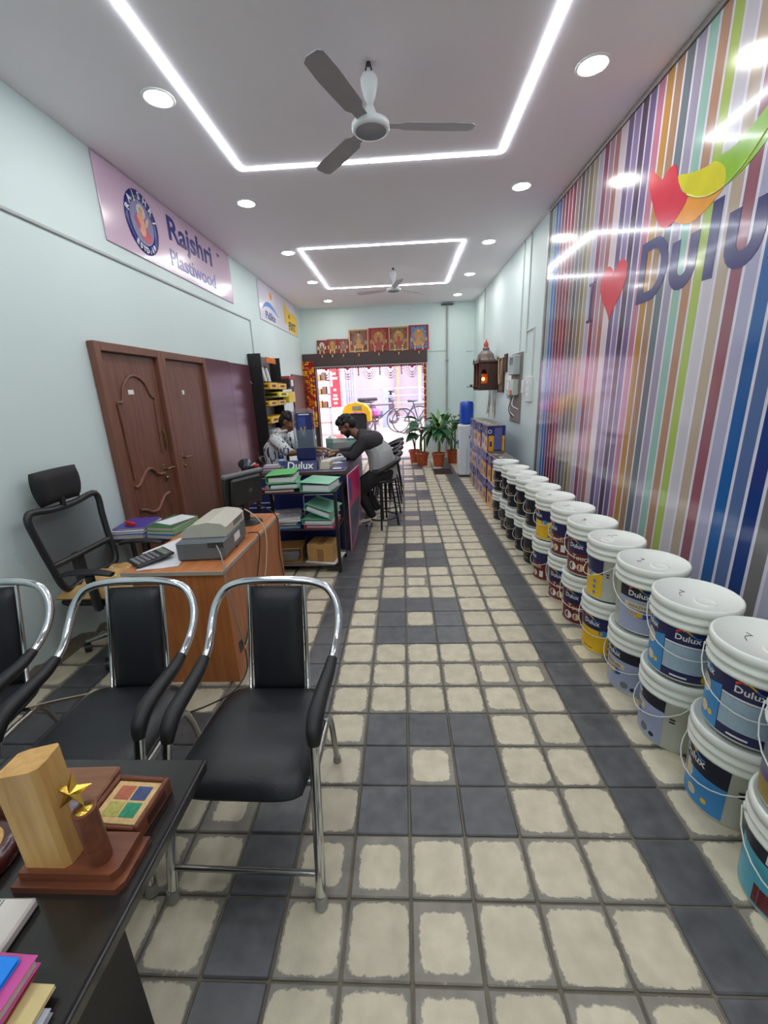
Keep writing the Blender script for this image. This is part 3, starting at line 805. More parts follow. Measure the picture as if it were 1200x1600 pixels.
# electric meter and distribution boards
mgrey = M('meter_grey', (176, 186, 186), .5, var=.04); cement = M('grey_board', (136, 126, 120), .7, var=.12)
t = thing('electric_panel', 'grey electric meter and fuse board with wires on the right wall', 'electric panel', (XR, 6.1, 1.0))
b = MB(); b.box((XR - .02, 5.84, 1.06), (XR, 6.34, 1.98), 0, .003); b.wb('backboard', cement, t)
b = MB(); b.box((XR - .11, 5.88, 1.70), (XR - .02, 6.16, 1.945), 0, .008); m_ = b.wb('meter_case', mgrey, t)
b = MB(); b.box((XR - .112, 5.93, 1.83), (XR - .11, 6.11, 1.92)); b.wb('meter_window', M('meter_glass', (90, 110, 116), .15), m_)
b = MB(); b.box((XR - .06, 6.17, 1.70), (XR - .02, 6.33, 1.93), 0, .006); b.wb('junction_box', M('lilac_grey', (180, 178, 190), .5), t)
b = MB(); b.box((XR - .10, 5.92, 1.43), (XR - .02, 6.30, 1.64), 0, .008); fb = b.wb('fuse_box', M('pale_grey_box', (196, 204, 200), .5), t)
b = MB(); b.box((XR - .115, 5.97, 1.44), (XR - .10, 6.04, 1.50), 0, .003); b.wb('isolator_switch', M('orange_plastic', (222, 110, 40), .4), fb)
b = MB(); b.box((XR - .112, 6.1, 1.5), (XR - .10, 6.22, 1.6), 0, .003); b.wb('fuse_cover', lamp_white, fb)
b = MB(); b.box((XR - .05, 6.34, 1.38), (XR, 6.46, 1.64), 0, .006); b.wb('side_box', mgrey, t)
for k, (y0, z0, y1, z1) in enumerate(((6.05, 1.43, 6.12, 1.12), (5.98, 1.44, 5.86, 1.25), (6.2, 1.43, 6.05, 1.15))):
    b = MB(); b.tube([(XR - .06, y0, z0), (XR - .09, (y0 + y1) / 2 + .04, (z0 + z1) / 2 - .04), (XR - .03, y1, z1)], .006, 6, sub=6); b.wb('wire', lamp_white if k else M('wire_dark', (60, 56, 56), .5), t)
t = thing('switch_board', 'white switch board beside the striped mural', 'switch', (XR, 5.5, 1.4))
b = MB(); b.box((XR - .035, 5.36, 1.36), (XR, 5.56, 1.66), 0, .006); b.wb('plate', M('switch_white', (222, 228, 226), .4), t)
b = MB(); b.box((XR - .05, 5.59, 1.46), (XR, 5.70, 1.62), 0, .006); b.wb('socket', M('switch_white', (222, 228, 226), .4), t)
for k in range(3):
    b = MB(); b.box((XR - .042, 5.41, 1.42 + k * .07), (XR - .035, 5.5, 1.465 + k * .07), 0, .002); b.wb('rocker', lamp_white, t)
# brown damp stains below the temple: peeled plaster
b = MB()
for yy, w_, z0, z1 in ((7.95, .05, 1.0, 1.42), (7.45, .06, 1.0, 1.38), (7.62, .02, 1.1, 1.4)):
    b.prism([(-yy - w_ * .6, z0 + .05), (-yy, z0), (-yy + w_, z0 + .12), (-yy + w_ * .7, z1 - .1), (-yy + .01, z1), (-yy - w_ * .7, z1 - .12)], 0, .003, X=WR)
b.build('trim_10', M('peeled_plaster', (176, 132, 88), .9, var=.2, vs=30), kind='structure', label='brown peeled plaster patches under the wall temple')

# ---------------------------------------------------------------- wall temple
tw = WOOD('temple_wood', (84, 52, 40), (58, 36, 30), .5, 'z', 8)
glow = EMIT('temple_bulb', (255, 130, 40), 30.0)
t = thing('wall_temple', 'small dark wooden wall temple with dome and glowing lamp', 'temple', (1.43, 7.45, 1.48))
x0, x1, y0, y1, z0, z1 = 1.27, XR - .002, 7.2, 7.75, 1.50, 1.93
b = MB(); b.box((x0, y0, z0), (x1, y1, z0 + .025), 0, .004); b.wb('base_board', tw, t)
b = MB(); b.box((x0, y0, z0 + .025), (x1, y0 + .02, z0 + .11)); b.box((x0 + .13, y0, z0 + .11), (x1, y0 + .02, z1)); b.box((x0, y0, z0 + .11), (x0 + .03, y0 + .02, z1)); b.box((x0 + .03, y0, z0 + .34), (x0 + .13, y0 + .02, z1)); b.wb('side_panel', tw, t)
b = MB(); b.prism([(x0 + .03, z0 + .34), (x0 + .03, z0 + .28), (x0 + .05, z0 + .315), (x0 + .08, z0 + .33), (x0 + .11, z0 + .315), (x0 + .13, z0 + .28), (x0 + .13, z0 + .34)], -.018, -.002, X=frame((0, y0, 0), (1, 0, 0), (0, 0, 1))); b.wb('arch_top', tw, t)
b = MB(); b.box((x0, y1 - .02, z0 + .025), (x1, y1, z1), 0, .003); b.wb('side_panel', tw, t)
b = MB(); b.box((x1 - .015, y0 + .02, z0 + .025), (x1, y1 - .02, z1), 0); b.wb('back_panel', tw, t)
b = MB(); b.box((x0 - .02, y0 - .02, z1), (x1, y1 + .02, z1 + .025), 0, .004); rf = b.wb('roof_board', tw, t)
b = MB(); b.lathe([(.17, 0), (.17, .03), (.15, .05), (.13, .12), (.08, .17), (.055, .18), (.06, .21), (.03, .25), (0, .255)], 8, (1.42, 7.475, z1 + .025), smooth=False); b.wb('dome', M('temple_dome', (120, 104, 100), .5, var=.1), rf)
b = MB(); b.lathe([(.035, 0), (.04, .04), (.018, .08), (0, .13)], 10, (1.42, 7.475, z1 + .26)); b.wb('finial', M('red_cloth', (196, 74, 60), .6), rf)
for (px_, py_) in ((x0 + .012, y0 + .012), (x0 + .012, y1 - .012), (x0 + .012, (y0 + y1) / 2)):
    b = MB(); b.lathe([(.016, 0), (.016, .05), (.009, .07), (.012, .2), (.009, .33), (.016, .35), (.016, .405)], 10, (px_, py_, z0 + .025)); b.wb('pillar', tw, t)
for (px_, py_) in ((x0, y0), (x0, y1), (x1 - .03, y0)):
    b = MB(); b.lathe([(.014, 0), (.02, .02), (.008, .05), (.0, .075)], 8, (px_, py_, z1 + .025)); b.wb('corner_finial', tw, rf)
b = MB(); b.box((x0 - .12, y0 + .1, z0 + .055), (x0 + .02, y1 - .02, z0 + .07), 0, .003); tr = b.wb('pull_out_shelf', tw, t)
b = MB(); b.lathe([(.02, 0), (.022, .02), (.03, .03)], 10, (x0 - .06, y1 - .12, z0 + .07)); b.wb('oil_lamp', brass, tr)
b = MB(); b.ball((1.36, 7.33, z0 + .18), .026, 10, 8); b.wb('bulb', glow, t)
b = MB(); b.box((1.38, 7.5, z0 + .03), (1.55, 7.68, z0 + .27), 0, .01); b.wb('framed_idol', M('idol_orange', (216, 120, 60), .5, var=.2, vs=30), t)
b = MB(); b.ball((1.36, 7.3, z0 + .06), (.03, .03, .035), 10, 6); b.wb('flower_offering', M('red_flower', (220, 60, 50), .6), t)
t = thing('framed_picture', 'brown framed picture with garland hung beside the wall temple', 'picture', (XR, 7.0, 1.5))
b = MB()
for lo, hi in (((XR - .03, 6.82, 1.46), (XR - .004, 6.86, 1.98)), ((XR - .03, 7.14, 1.46), (XR - .004, 7.18, 1.98)), ((XR - .03, 6.86, 1.46), (XR - .004, 7.14, 1.50)), ((XR - .03, 6.86, 1.94), (XR - .004, 7.14, 1.98))): b.box(lo, hi, 0, .004)
b.wb('picture_frame', tw, t)
b = MB(); b.box((XR - .018, 6.86, 1.50), (XR - .006, 7.14, 1.94)); b.wb('print', M('faded_print', (134, 122, 98), .5, var=.35, vs=14), t)
b = MB(); b.tube([(XR - .035, 6.88, 1.97), (XR - .04, 6.93, 1.7), (XR - .04, 7.0, 1.58), (XR - .04, 7.07, 1.7), (XR - .035, 7.12, 1.97)], .012, 6, sub=4); b.wb('garland', M('dry_garland', (196, 172, 140), .8, var=.2, vs=60), t)
t = thing('framed_picture', 'small tilted dark framed picture above the larger one', 'picture', (XR, 6.78, 1.8))
b = MB(); b.box((XR - .028, 6.66, 1.76), (XR - .004, 6.80, 2.02), 0, .004, X=None); b.wb('picture_frame', tw, t)
b = MB(); b.box((XR - .030, 6.68, 1.79), (XR - .028, 6.78, 1.99)); b.wb('print', M('dark_print_picture', (84, 66, 62), .4, var=.3, vs=20), t)
# black cables hanging to the cooler
b = MB(); b.tube([(1.50, 7.5, 1.5), (1.5, 7.52, 1.3), (1.48, 7.5, 1.18), (1.47, 7.5, 1.1)], .005, 6, sub=5); b.tube([(1.54, 7.6, 1.5), (1.54, 7.58, 1.3), (1.5, 7.55, 1.12)], .005, 6, sub=5)
b.build('power_cable', M('black_cable', (26, 26, 28), .5), label='thin black cable hanging below the wall temple', cat='cable')
# ================================================================ paint buckets and tins
pail = M('pail_white', (232, 236, 228), .38, var=.02, vs=4)
lidw = M('pail_lid', (238, 242, 236), .42, var=.02, vs=5)
lab_navy = M('label_navy', (30, 32, 84), .35); lab_black = M('label_black', (26, 28, 44), .35, var=.06); lab_gold = M('label_gold', (168, 142, 70), .35, .3)
lab_maroon = M('label_maroon', (112, 36, 40), .35); lab_yellow = M('label_yellow', (240, 190, 30), .35); lab_lilac = M('label_lilac', (164, 172, 204), .35)
lab_sky = M('label_sky_blue', (58, 140, 206), .35); lab_pale = M('label_pale_text', (164, 188, 206), .4, var=.06, vs=60); lab_teal = M('label_turquoise', (86, 178, 200), .35); lab_purple = M('label_purple', (98, 76, 138), .35); lab_white = M('label_white', (236, 236, 236), .4); lab_cream = M('label_cream', (226, 206, 168), .4, var=.1, vs=50); lab_blue = M('label_royal_blue', (38, 78, 150), .35); lab_red = M('label_red', (222, 70, 50), .4); lab_grey = M('label_grey', (104, 112, 120), .4)
BH = .352
def prad(z): return .132 + .015 * z / BH
def wrap_text(s, size, mat, parent, th, z, off=.0022, xs=1.0):
    me = text_mesh(s, size, .0003, .0008 * size / .05, xs, 'CENTER', res=2)
    for v in me.vertices:
        zz = z + v.co.y; r = prad(zz) + off + v.co.z; a = th + v.co.x / prad(zz)
        v.co = (r * math.cos(a), r * math.sin(a), zz)
    me.materials.clear(); me.materials.append(mat)
    return obj('lettering', me, parent)
def patch(mb, a0, a1, z0, z1, mat, off, slope=0):
    n = max(2, int((a1 - a0) / .14))
    vs = []
    for i in range(n + 1):
        a = a0 + (a1 - a0) * i / n
        for z in (z0, z1 + slope * (i / n - .5)):
            r = prad(z) + off; vs.append((r * math.cos(a), r * math.sin(a), z))
    mb.add(vs, [(2 * i, 2 * i + 2, 2 * i + 3, 2 * i + 1) for i in range(n)], mat, True)
def disc(mb, a, z, ra, mat, off, sx=1.0):
    n = 14; vs = []
    for i in range(n):
        t = 2 * PI * i / n; zz = z + ra * math.sin(t); aa = a + sx * ra * math.cos(t) / prad(z); r = prad(zz) + off
        vs.append((r * math.cos(aa), r * math.sin(aa), zz))
    mb.add(vs, [list(range(n))], mat, True)
def dulux_mark(parent, th, z, s=.042):
    wrap_text('Dulux', s, lab_white, parent, th, z)
    q = MB(); r = .004
    pts = []
    for i in range(9):
        t = i / 8; a = th + (-.55 + 1.15 * t) * s * 2.0 / .14; zz = z + s * (.95 + .35 * math.sin(t * 5.2)); rr = prad(zz) + .0018
        pts.append((rr * math.cos(a), rr * math.sin(a), zz))
    for k, (i0, i1, m) in enumerate(((0, 2, 0), (2, 5, 1), (5, 8, 2))):
        q.tube(pts[i0:i1 + 1], [.006 - .0012 * k, .0045 - .0008 * k] + [.004 - .0008 * k] * (i1 - i0 - 1), 5, mat=m)
    q.build('flourish', [lab_red, lab_yellow, lab_sky], parent)
wire = M('handle_white', (226, 228, 224), .35)
ink_black = M('marker_black', (30, 30, 40), .6)
def make_bucket(kind, seed=0):
    t = thing('paint_bucket', '', 'bucket', (0, 0, 0))
    prof = [(0, .004), (.120, .004), (.126, 0), (.132, .004), (prad(.25), .25), (.150, .25), (.156, .253), (.157, .264), (.150, .267), (.149, .283), (.157, .286), (.159, .298), (.151, .302), (.150, .318), (.153, .335), (.146, .335)]
    b = MB(); b.lathe(prof, 32); body = b.build('body', pail, t)
    b = MB(); b.lathe([(.150, .318), (.157, .320), (.159, .34), (.157, .352), (.152, .356), (.148, .354), (.144, .347), (0, .346)], 32); lid = b.build('lid', lidw, t)
    b = MB(); b.lathe([(.040, .3462), (.038, .3495), (.033, .3495), (.031, .348), (0, .348)], 20, (.05, .03, 0)); b.build('spout_cap', lidw, lid)
    rnd = random.Random(seed + sum(map(ord, kind)))
    b = MB(); px_ = [(-.02 + .012 * i, -.06 + .012 * rnd.uniform(-1, 1) + .012 * (i % 2), .3473) for i in range(6)]; b.tube(px_, .0012, 4); b.build('marker_scrawl', ink_black, lid)
    # ears and handle: hangs on the front
    for s in (-1, 1):
        b = MB(); b.cyl((0, .150 * s, .276), (0, .160 * s, .276), .012, n=10); b.build('handle_ear', pail, body)
    b = MB(); pts = []
    for i in range(15):
        a = -PI / 2 + PI * i / 14; d = math.cos(a)
        pts.append((.158 * d + .004, .163 * math.sin(a), .276 - (.145 + .01 * math.sin(seed)) * d ** .75 if d > 0 else .276))
    b.tube(pts, .0023, 6); b.build('handle', wire, t)
    lb = MB(); F = 0.0
    if kind == 'black':
        patch(lb, -1.9, 1.9, .012, .245, 0, .0008)
        for a in (-.35, .95, -1.3): disc(lb, a, .06, .012, 1, .0014); disc(lb, a + .25, .06, .012, 1, .0014); patch(lb, a - .1, a + .35, .095, .10, 1, .0014)
        o = lb.build('label', [lab_black, lab_gold], body)
        wrap_text('Touch', .044, lab_gold, o, -.2, .135); wrap_text('Touch', .044, lab_gold, o, 1.1, .135); wrap_text('Y', .07, lab_gold, o, -.62, .15)
    elif kind == 'maroon':
        patch(lb, -.95, .95, .012, .155, 1, .0008); patch(lb, -.95, .95, .155, .245, 0, .0008)
        disc(lb, -.35, .06, .03, 2, .0014); disc(lb, .1, .06, .026, 3, .0014); patch(lb, .45, .7, .035, .09, 2, .0014)
        patch(lb, 1.1, 1.2, .15, .158, 4, .0012); patch(lb, 1.1, 1.2, .165, .173, 4, .0012); patch(lb, -.95, -.85, .03, .2, 3, .0012)
        o = lb.build('label', [lab_navy, lab_maroon, lab_white, lab_cream, lab_black], body)
        dulux_mark(o, -.2, .19); wrap_text('Touch', .05, lab_cream, o, .1, .11)
    elif kind == 'yellow':
        patch(lb, -.95, .95, .012, .16, 1, .0008); patch(lb, -.95, .95, .16, .245, 0, .0008)
        for k in range(3): disc(lb, .6, .04 + k * .035, .011, 3, .0014)
        disc(lb, .3, .15, .02, 3, .0013, 1.3); patch(lb, -.6, -.1, .03, .035, 4, .0013)
        patch(lb, 1.1, 1.2, .15, .158, 4, .0012); patch(lb, 1.1, 1.2, .165, .173, 4, .0012)
        o = lb.build('label', [lab_navy, lab_yellow, lab_white, lab_sky, lab_black], body)
        dulux_mark(o, -.25, .19)
    elif kind == 'lilac':
        patch(lb, -.95, .95, .012, .185, 1, .0008); patch(lb, -.95, .95, .185, .245, 0, .0008)
        patch(lb, -.7, .3, .135, .165, 2, .0014); disc(lb, -.3, .11, .02, 3, .0014, 1.6); disc(lb, -.05, .11, .02, 5, .0014, 1.6); disc(lb, .35, .05, .02, 6, .0014); disc(lb, .65, .04, .012, 4, .0014)
        patch(lb, 1.1, 1.25, .15, .158, 4, .0012); patch(lb, 1.1, 1.25, .165, .173, 4, .0012)
        o = lb.build('label', [lab_black, lab_lilac, lab_cream, lab_yellow, lab_black, lab_blue, lab_grey], body)
        dulux_mark(o, -.25, .20, .04); wrap_text('WEATHER', .022, lab_grey, o, -.2, .142)
    elif kind == 'blue':
        patch(lb, -1.9, 1.9, .012, .245, 0, .0008); patch(lb, -1.7, -.62, .012, .17, 1, .0012, .05); patch(lb, -.6, .55, .05, .17, 2, .0012); patch(lb, -.6, .55, .172, .18, 3, .0012)
        disc(lb, -1.2, .15, .035, 3, .0016); disc(lb, -1.2, .15, .03, 4, .002); disc(lb, -1.1, .06, .022, 4, .0016); disc(lb, -.85, .055, .011, 5, .0016)
        patch(lb, .6, 1.8, .012, .15, 6, .0012); disc(lb, .75, .08, .028, 3, .0016, 1.3); disc(lb, .75, .08, .022, 0, .002, 1.3); disc(lb, 1.3, .1, .05, 3, .0016); disc(lb, 1.3, .1, .042, 4, .002)
        for q, a in ((.035, .62), (.03, .8), (.05, .7)): disc(lb, a, q, .022, 5, .0014)
        patch(lb, -.35, .1, .022, .03, 3, .0014)
        o = lb.build('label', [lab_navy, lab_sky, lab_pale, lab_white, lab_cream, lab_yellow, lab_blue], body)
        dulux_mark(o, -1.2, .205, .036); dulux_mark(o, -.05, .20, .036); dulux_mark(o, 1.25, .195, .045)
    elif kind == 'bluefront':
        patch(lb, -.95, .75, .012, .155, 1, .0008); patch(lb, -.95, .75, .155, .245, 0, .0008)
        disc(lb, -.45, .13, .045, 3, .0014); disc(lb, -.45, .13, .038, 4, .0018); disc(lb, -.1, .055, .02, 4, .0014); disc(lb, .3, .05, .011, 5, .0014)
        patch(lb, .95, 1.12, .15, .158, 6, .0012); patch(lb, .95, 1.12, .168, .178, 6, .0012)
        o = lb.build('label', [lab_black, lab_sky, lab_pale, lab_white, lab_cream, lab_yellow, lab_black], body)
        dulux_mark(o, -.2, .19, .045)
        q = MB(); pts = []
        for i in range(8):
            a = 1.25 + .05 * i; zz = .12 + .03 * (i % 2) + .004 * i; rr = prad(zz) + .001; pts.append((rr * math.cos(a), rr * math.sin(a), zz))
        q.tube(pts, .001, 4); q.build('marker_scrawl', ink_black, body)
    elif kind == 'teal':
        patch(lb, -1.9, 1.9, .012, .185, 1, .0008); patch(lb, -1.9, 1.9, .185, .245, 0, .0008); patch(lb, .0, .3, .02, .07, 2, .0014); patch(lb, -.9, -.5, .02, .09, 3, .0014); patch(lb, .02, .28, .022, .035, 4, .0018)
        o = lb.build('label', [lab_black, lab_teal, lab_cream, lab_maroon, lab_red], body)
        dulux_mark(o, -.35, .195, .05); wrap_text('PRIMER', .026, lab_navy, o, -.2, .13)
        q = MB(); patch(q, -.1, .35, .255, .305, 0, .006); q.build('price_sticker', lab_red, body)
    elif kind == 'purple':
        patch(lb, -1.9, 1.9, .012, .245, 0, .0008); patch(lb, -1.9, 1.9, .012, .09, 1, .0012, .06); patch(lb, -1.2, -.4, .1, .2, 2, .0012)
        disc(lb, -.5, .08, .03, 3, .0016)
        o = lb.build('label', [lab_purple, lab_gold, lab_grey, lab_cream], body)
        dulux_mark(o, -.1, .2, .045)
    return t
protos = {}
used = set()
def bucket(kind, loc, rz, label, sc_=1.0):
    if kind not in protos:
        protos[kind] = make_bucket(kind); t = protos[kind]; t.location = loc; t.rotation_euler = (0, 0, rz)
    else:
        t = copy_tree(protos[kind]); t.location = loc; t.rotation_euler = (0, 0, rz)
    t.scale = (sc_, sc_, 1)
    tag(t, label, 'bucket', 'paint buckets stacked along the striped mural')
ys = [4.925, 4.545, 4.23, 3.92, 3.605, 3.285, 2.94, 2.62, 2.29, 1.95, 1.612, 1.28, .945]
kinds = [('black', 'black'), ('black', 'black'), ('black', 'black'), ('black', 'black'), ('black', 'black'), ('yellow', 'maroon'), ('maroon', 'maroon'), ('maroon', 'maroon'), ('yellow', 'yellow'), ('lilac', 'lilac'), ('blue', 'lilac'), ('blue', 'bluefront'), ('purple', 'teal')]
nth = ['first', 'second', 'third', 'fourth', 'fifth', 'sixth', 'seventh', 'eighth', 'ninth', 'tenth', 'eleventh', 'twelfth', 'thirteenth']
lookup = dict(black='black and gold label', yellow='navy and yellow label', maroon='navy and maroon label', lilac='navy and pale lilac label', blue='dark blue wraparound label', bluefront='black and sky-blue label', teal='turquoise label', purple='purple label')
# rotation: local +x is the label front; it faces the aisle and the camera
rots = {'black': (200, 205), 'yellow': (205, 235), 'maroon': (215, 230), 'lilac': (225, 215), 'blue': (250, 250), 'bluefront': (205, 205), 'teal': (225, 225), 'purple': (225, 225)}
for k, (yy, (up_, lo_)) in enumerate(zip(ys, kinds)):
    xx = 1.212 + .008 * math.sin(k * 2.3) - (.045 if k == 12 else 0)
    rl = rots[lo_][1] + 9 * math.sin(k * 1.7); ru = rots[up_][0] + 9 * math.sin(k * 2.9 + 1)
    if k == 8: ru = 168; rl = 222
    if k == 5: ru = 204; rl = 190
    if k == 6: ru = 196
    if k == 9: ru = 238; rl = 199
    if k == 10: rl = 166; ru = 236
    if k == 11: ru = 226; rl = 184
    bucket(lo_, (xx, yy, 0), R(rl), 'paint bucket with %s, lower of the %s stack from the tins' % (lookup[lo_], nth[k]), .94 if k < 9 else 1.0)
    bucket(up_, (xx + .01 * math.sin(k * 3.1), yy + .008 * math.cos(k * 2.1), .357), R(ru), 'paint bucket with %s, upper of the %s stack from the tins' % (lookup[up_], nth[k]), .94 if k < 9 else 1.0)

# square paint tins --------------------------------------------------------
tin_metal = M('tin_plate', (176, 170, 160), .3, .9); tin_navy = M('tin_navy', (46, 44, 112), .3, var=.05); tin_yel = M('tin_amber', (240, 168, 28), .3, var=.05); tin_lil = M('tin_lilac', (168, 166, 204), .3, var=.05); tin_text = M('tin_text_panel', (96, 98, 156), .35, var=.1, vs=90)
TH_, TS = .355, .117
def make_tin(kind):
    t = thing('paint_tin', '', 'tin')
    b = MB(); b.box((-TS, -TS, 0), (TS, TS, TH_ - .006), 0, .012); body = b.build('body', tin_navy if kind != 'lilac' else tin_lil, t)
    b = MB(); b.box((-TS - .002, -TS - .002, TH_ - .014), (TS + .002, TS + .002, TH_ - .004), 0, .004); b.build('top_rim', tin_metal, t)
    b = MB(); b.box((-TS - .002, -TS - .002, 0), (TS + .002, TS + .002, .008), 0, .003); b.build('bottom_rim', tin_metal, t)
    b = MB(); b.lathe([(.05, TH_ - .004), (.048, TH_ + .0), (.0, TH_ + .0)], 20, (-.02, .02, 0)); b.build('press_lid', tin_metal, t)
    b = MB(); b.tube([(-.06, -.075, TH_ - .004), (-.05, -.075, TH_ - .001), (.04, -.075, TH_ - .001), (.05, -.075, TH_ - .004)], .003, 6); b.build('carry_handle', tin_metal, t)
    def face(d, u0, u1, z0, z1, m, off=.0009):
        X = {'-y': frame((0, -TS - off, 0), (1, 0, 0), (0, 0, 1)), '-x': frame((-TS - off, 0, 0), (0, -1, 0), (0, 0, 1))}[d]
        q = MB(); q.add([(u0, z0, 0), (u1, z0, 0), (u1, z1, 0), (u0, z1, 0)], [(0, 1, 2, 3)], 0, X=X); return q.build('printed_panel', m, body)
    h = TS - .012
    if kind == 'amber':
        face('-y', -h, -.035, .012, .215, tin_yel); face('-y', .075, h, .012, .215, tin_yel); face('-y', -.03, .07, .03, .32, tin_text)
        face('-y', -.09, -.06, .07, .14, tin_navy, .0014)
        face('-x', -h, h, .012, .2, tin_yel); face('-x', -.03, .05, .06, .14, tin_navy, .0014); face('-x', -.06, .06, .25, .31, tin_text, .0014)
        for d, u in (('-y', -.09), ('-x', 0)):
            X = {'-y': frame((u, -TS - .0016, .27), (1, 0, 0), (0, 0, 1)), '-x': frame((-TS - .0016, u, .27), (0, -1, 0), (0, 0, 1))}[d]
            q = MB(); q.lathe([(.018, 0), (.026, 0)], 16, X=X); q.build('printed_ring', lab_white, body)
    else:
        face('-x', -h, h, .22, .33, tin_navy); face('-x', -.05, .05, .08, .16, tin_navy, .0014); face('-x', -.08, -.03, .02, .07, tin_yel, .0014)
        face('-y', -h, h, .24, .34, tin_navy); face('-y', -.02, .08, .03, .2, tin_text)
    return t
tp = {}
def tin(kind, loc, rz, label):
    if kind not in tp:
        tp[kind] = make_tin(kind); t = tp[kind]
    else:
        t = copy_tree(tp[kind])
    t.location = loc; t.rotation_euler = (0, 0, rz)
    tag(t, label, 'tin', 'square paint tins stacked by the water cooler')
cols = [(5.235, 2, 'amber', 'lilac'), (5.50, 2, 'amber', 'amber'), (5.765, 3, 'amber', 'amber'), (6.02, 3, 'lilac', 'amber'), (6.275, 3, 'amber', 'lilac'), (6.53, 3, 'lilac', 'lilac'), (6.785, 3, 'amber', 'amber'), (7.04, 3, 'lilac', 'lilac')]
lev = {2: ['lower', 'upper'], 3: ['lowest', 'middle', 'top']}
for k, (yy, n, a, c) in enumerate(cols):
    for i in range(n):
        kd = a if (i % 2 == 0 or n - 1 == i) else c
        tin(kd, (1.25 + .008 * math.sin(k * 2 + i), yy, i * (TH_ + .0015)), R(1.5 * math.sin(k + i * 2)), '%s square paint tin, %s of the %s stack from the buckets' % ('navy and amber' if kd == 'amber' else 'lilac and navy', lev[n][i], nth[k]))
# ================================================================ near furniture
chrome = M('chrome', (214, 216, 220), .12, 1.0, var=.02)
chrome_dull = M('chrome_leg', (168, 168, 166), .3, 1.0, var=.06)
vinyl = M('black_vinyl', (30, 32, 36), .38, var=.06, bump=.15, bs=260)
armblk = M('black_arm_rubber', (28, 29, 31), .5, var=.05)
foot_w = M('grey_rubber_foot', (150, 148, 140), .7)
def make_visitor_chair(label, loc, rz):
    """local: seat centre x = 0, front towards -y, floor z = 0"""
    t = thing('visitor_chair', label, 'chair', loc, rz, group='chrome visitor chairs in front of the black desk')
    # continuous chrome tube: front leg - arm - back loop - arm - front leg
    half = [(.245, -.27, .0), (.242, -.215, .25), (.238, -.16, .48), (.236, -.135, .545), (.236, -.09, .575), (.238, .0, .585), (.243, .1, .592), (.25, .2, .63), (.258, .265, .69), (.25, .305, .755), (.215, .33, .81), (.16, .338, .835), (.08, .342, .845)]
    pts = [(-x, y, z) for x, y, z in half] + [(0, .343, .846)] + half[::-1]
    b = MB(); b.tube(pts, .0145, 10, sub=4, sy=1.15); b.build('tube_frame', chrome, t)
    for s in (-1, 1):
        arm = [(s * .237, -.148, .515), (s * .236, -.133, .55), (s * .236, -.09, .58), (s * .238, .0, .59), (s * .243, .09, .596), (s * .247, .155, .612)]
        b = MB(); b.tube(arm, [.017, .024, .026, .024, .022, .018], 10, sub=4, sy=1.1); b.build('armrest', armblk, t)
        # rear leg crossing under the seat
        b = MB(); b.tube([(s * .225, -.12, .385), (s * .22, .05, .375), (s * .215, .17, .32), (s * .205, .27, 0)], .012, 8, sub=4); b.build('rear_leg', chrome_dull, t)
        b = MB(); b.cyl((s * .205, .27, 0), (s * .206, .265, .03), .018, .016, n=10); b.build('foot_cap', foot_w, t)
        b = MB(); b.cyl((s * .245, -.27, 0), (s * .2445, -.264, .035), .021, .019, n=10); b.build('foot_cap', foot_w, t)
        b = MB(); b.tube([(s * .115, .338, .835), (s * .117, .29, .62), (s * .12, .235, .40), (s * .12, .2, .385), (s * .12, -.1, .385)], .0085, 8); b.build('back_post', chrome, t)
        b = MB(); b.cyl((s * .24, -.16, .385), (s * .12, -.16, .385), .009, n=8); b.cyl((s * .225, .1, .378), (s * .1, .1, .39), .008, n=8); b.build('seat_support', chrome_dull, t)
    b = MB(); b.cyl((-.243, -.247, .11), (.243, -.247, .11), .0095, n=8); b.build('stretcher', chrome_dull, t)
    # backrest cushion
    b = MB(); nx, nz = 6, 10; vs = []; 
    def bp(u, v, side):
        x = .104 * (2 * u - 1); z = .395 + .425 * v; y = .238 + .098 * v
        e = (1 - (2 * u - 1) ** 8) * (1 - (2 * v - 1) ** 10)
        return (x, y - side * (.007 + .016 * e), z)
    for side in (1, -1):
        for j in range(nz + 1):
            for i in range(nx + 1): vs.append(bp(i / nx, j / nz, side))
    S = (nx + 1) * (nz + 1); fs = []
    for j in range(nz):
        for i in range(nx):
            a = j * (nx + 1) + i; fs.append((a, a + 1, a + nx + 2, a + nx + 1)); fs.append((S + a + 1, S + a, S + a + nx + 1, S + a + nx + 2))
    rim = [i for i in range(nx + 1)] + [(j + 1) * (nx + 1) + nx for j in range(nz)] + [nz * (nx + 1) + i for i in range(nx - 1, -1, -1)] + [j * (nx + 1) for j in range(nz - 1, 0, -1)]
    for k in range(len(rim)):
        a, c = rim[k], rim[(k + 1) % len(rim)]; fs.append((c, a, S + a, S + c))
    b.add(vs, fs, 0, True); b.build('backrest', vinyl, t)
    # seat cushion: waterfall front, wide
    b = MB(); vs = []; nx, ny = 12, 12
    def sp(u, v, top):
        x_ = 2 * u - 1; y_ = 2 * v - 1
        w_ = .222 - .02 * v
        # rounded corners
        rr = .8; 
        cx = x_ * w_; cy = -.235 + .46 * v
        k = (abs(x_) ** 6 + abs(y_) ** 6) ** (1 / 6) if (x_ or y_) else 1
        sx = x_ / max(k / max(abs(x_), abs(y_), 1e-6), 1) if k else 0; sy_ = y_ / max(k / max(abs(x_), abs(y_), 1e-6), 1) if k else 0
        cx = sx * w_; cy = .01 + sy_ * .23
        e = (1 - abs(x_) ** 6) * (1 - abs(y_) ** 6)
        drop = .035 * max(0, (-y_ - .55) / .45) ** 2
        zc = .405 - drop
        return (cx, cy, zc + (.006 + .024 * e ** .6 if top else -.018 * e ** .5 - .004))
    for top in (1, 0):
        for j in range(ny + 1):
            for i in range(nx + 1): vs.append(sp(i / nx, j / ny, top))
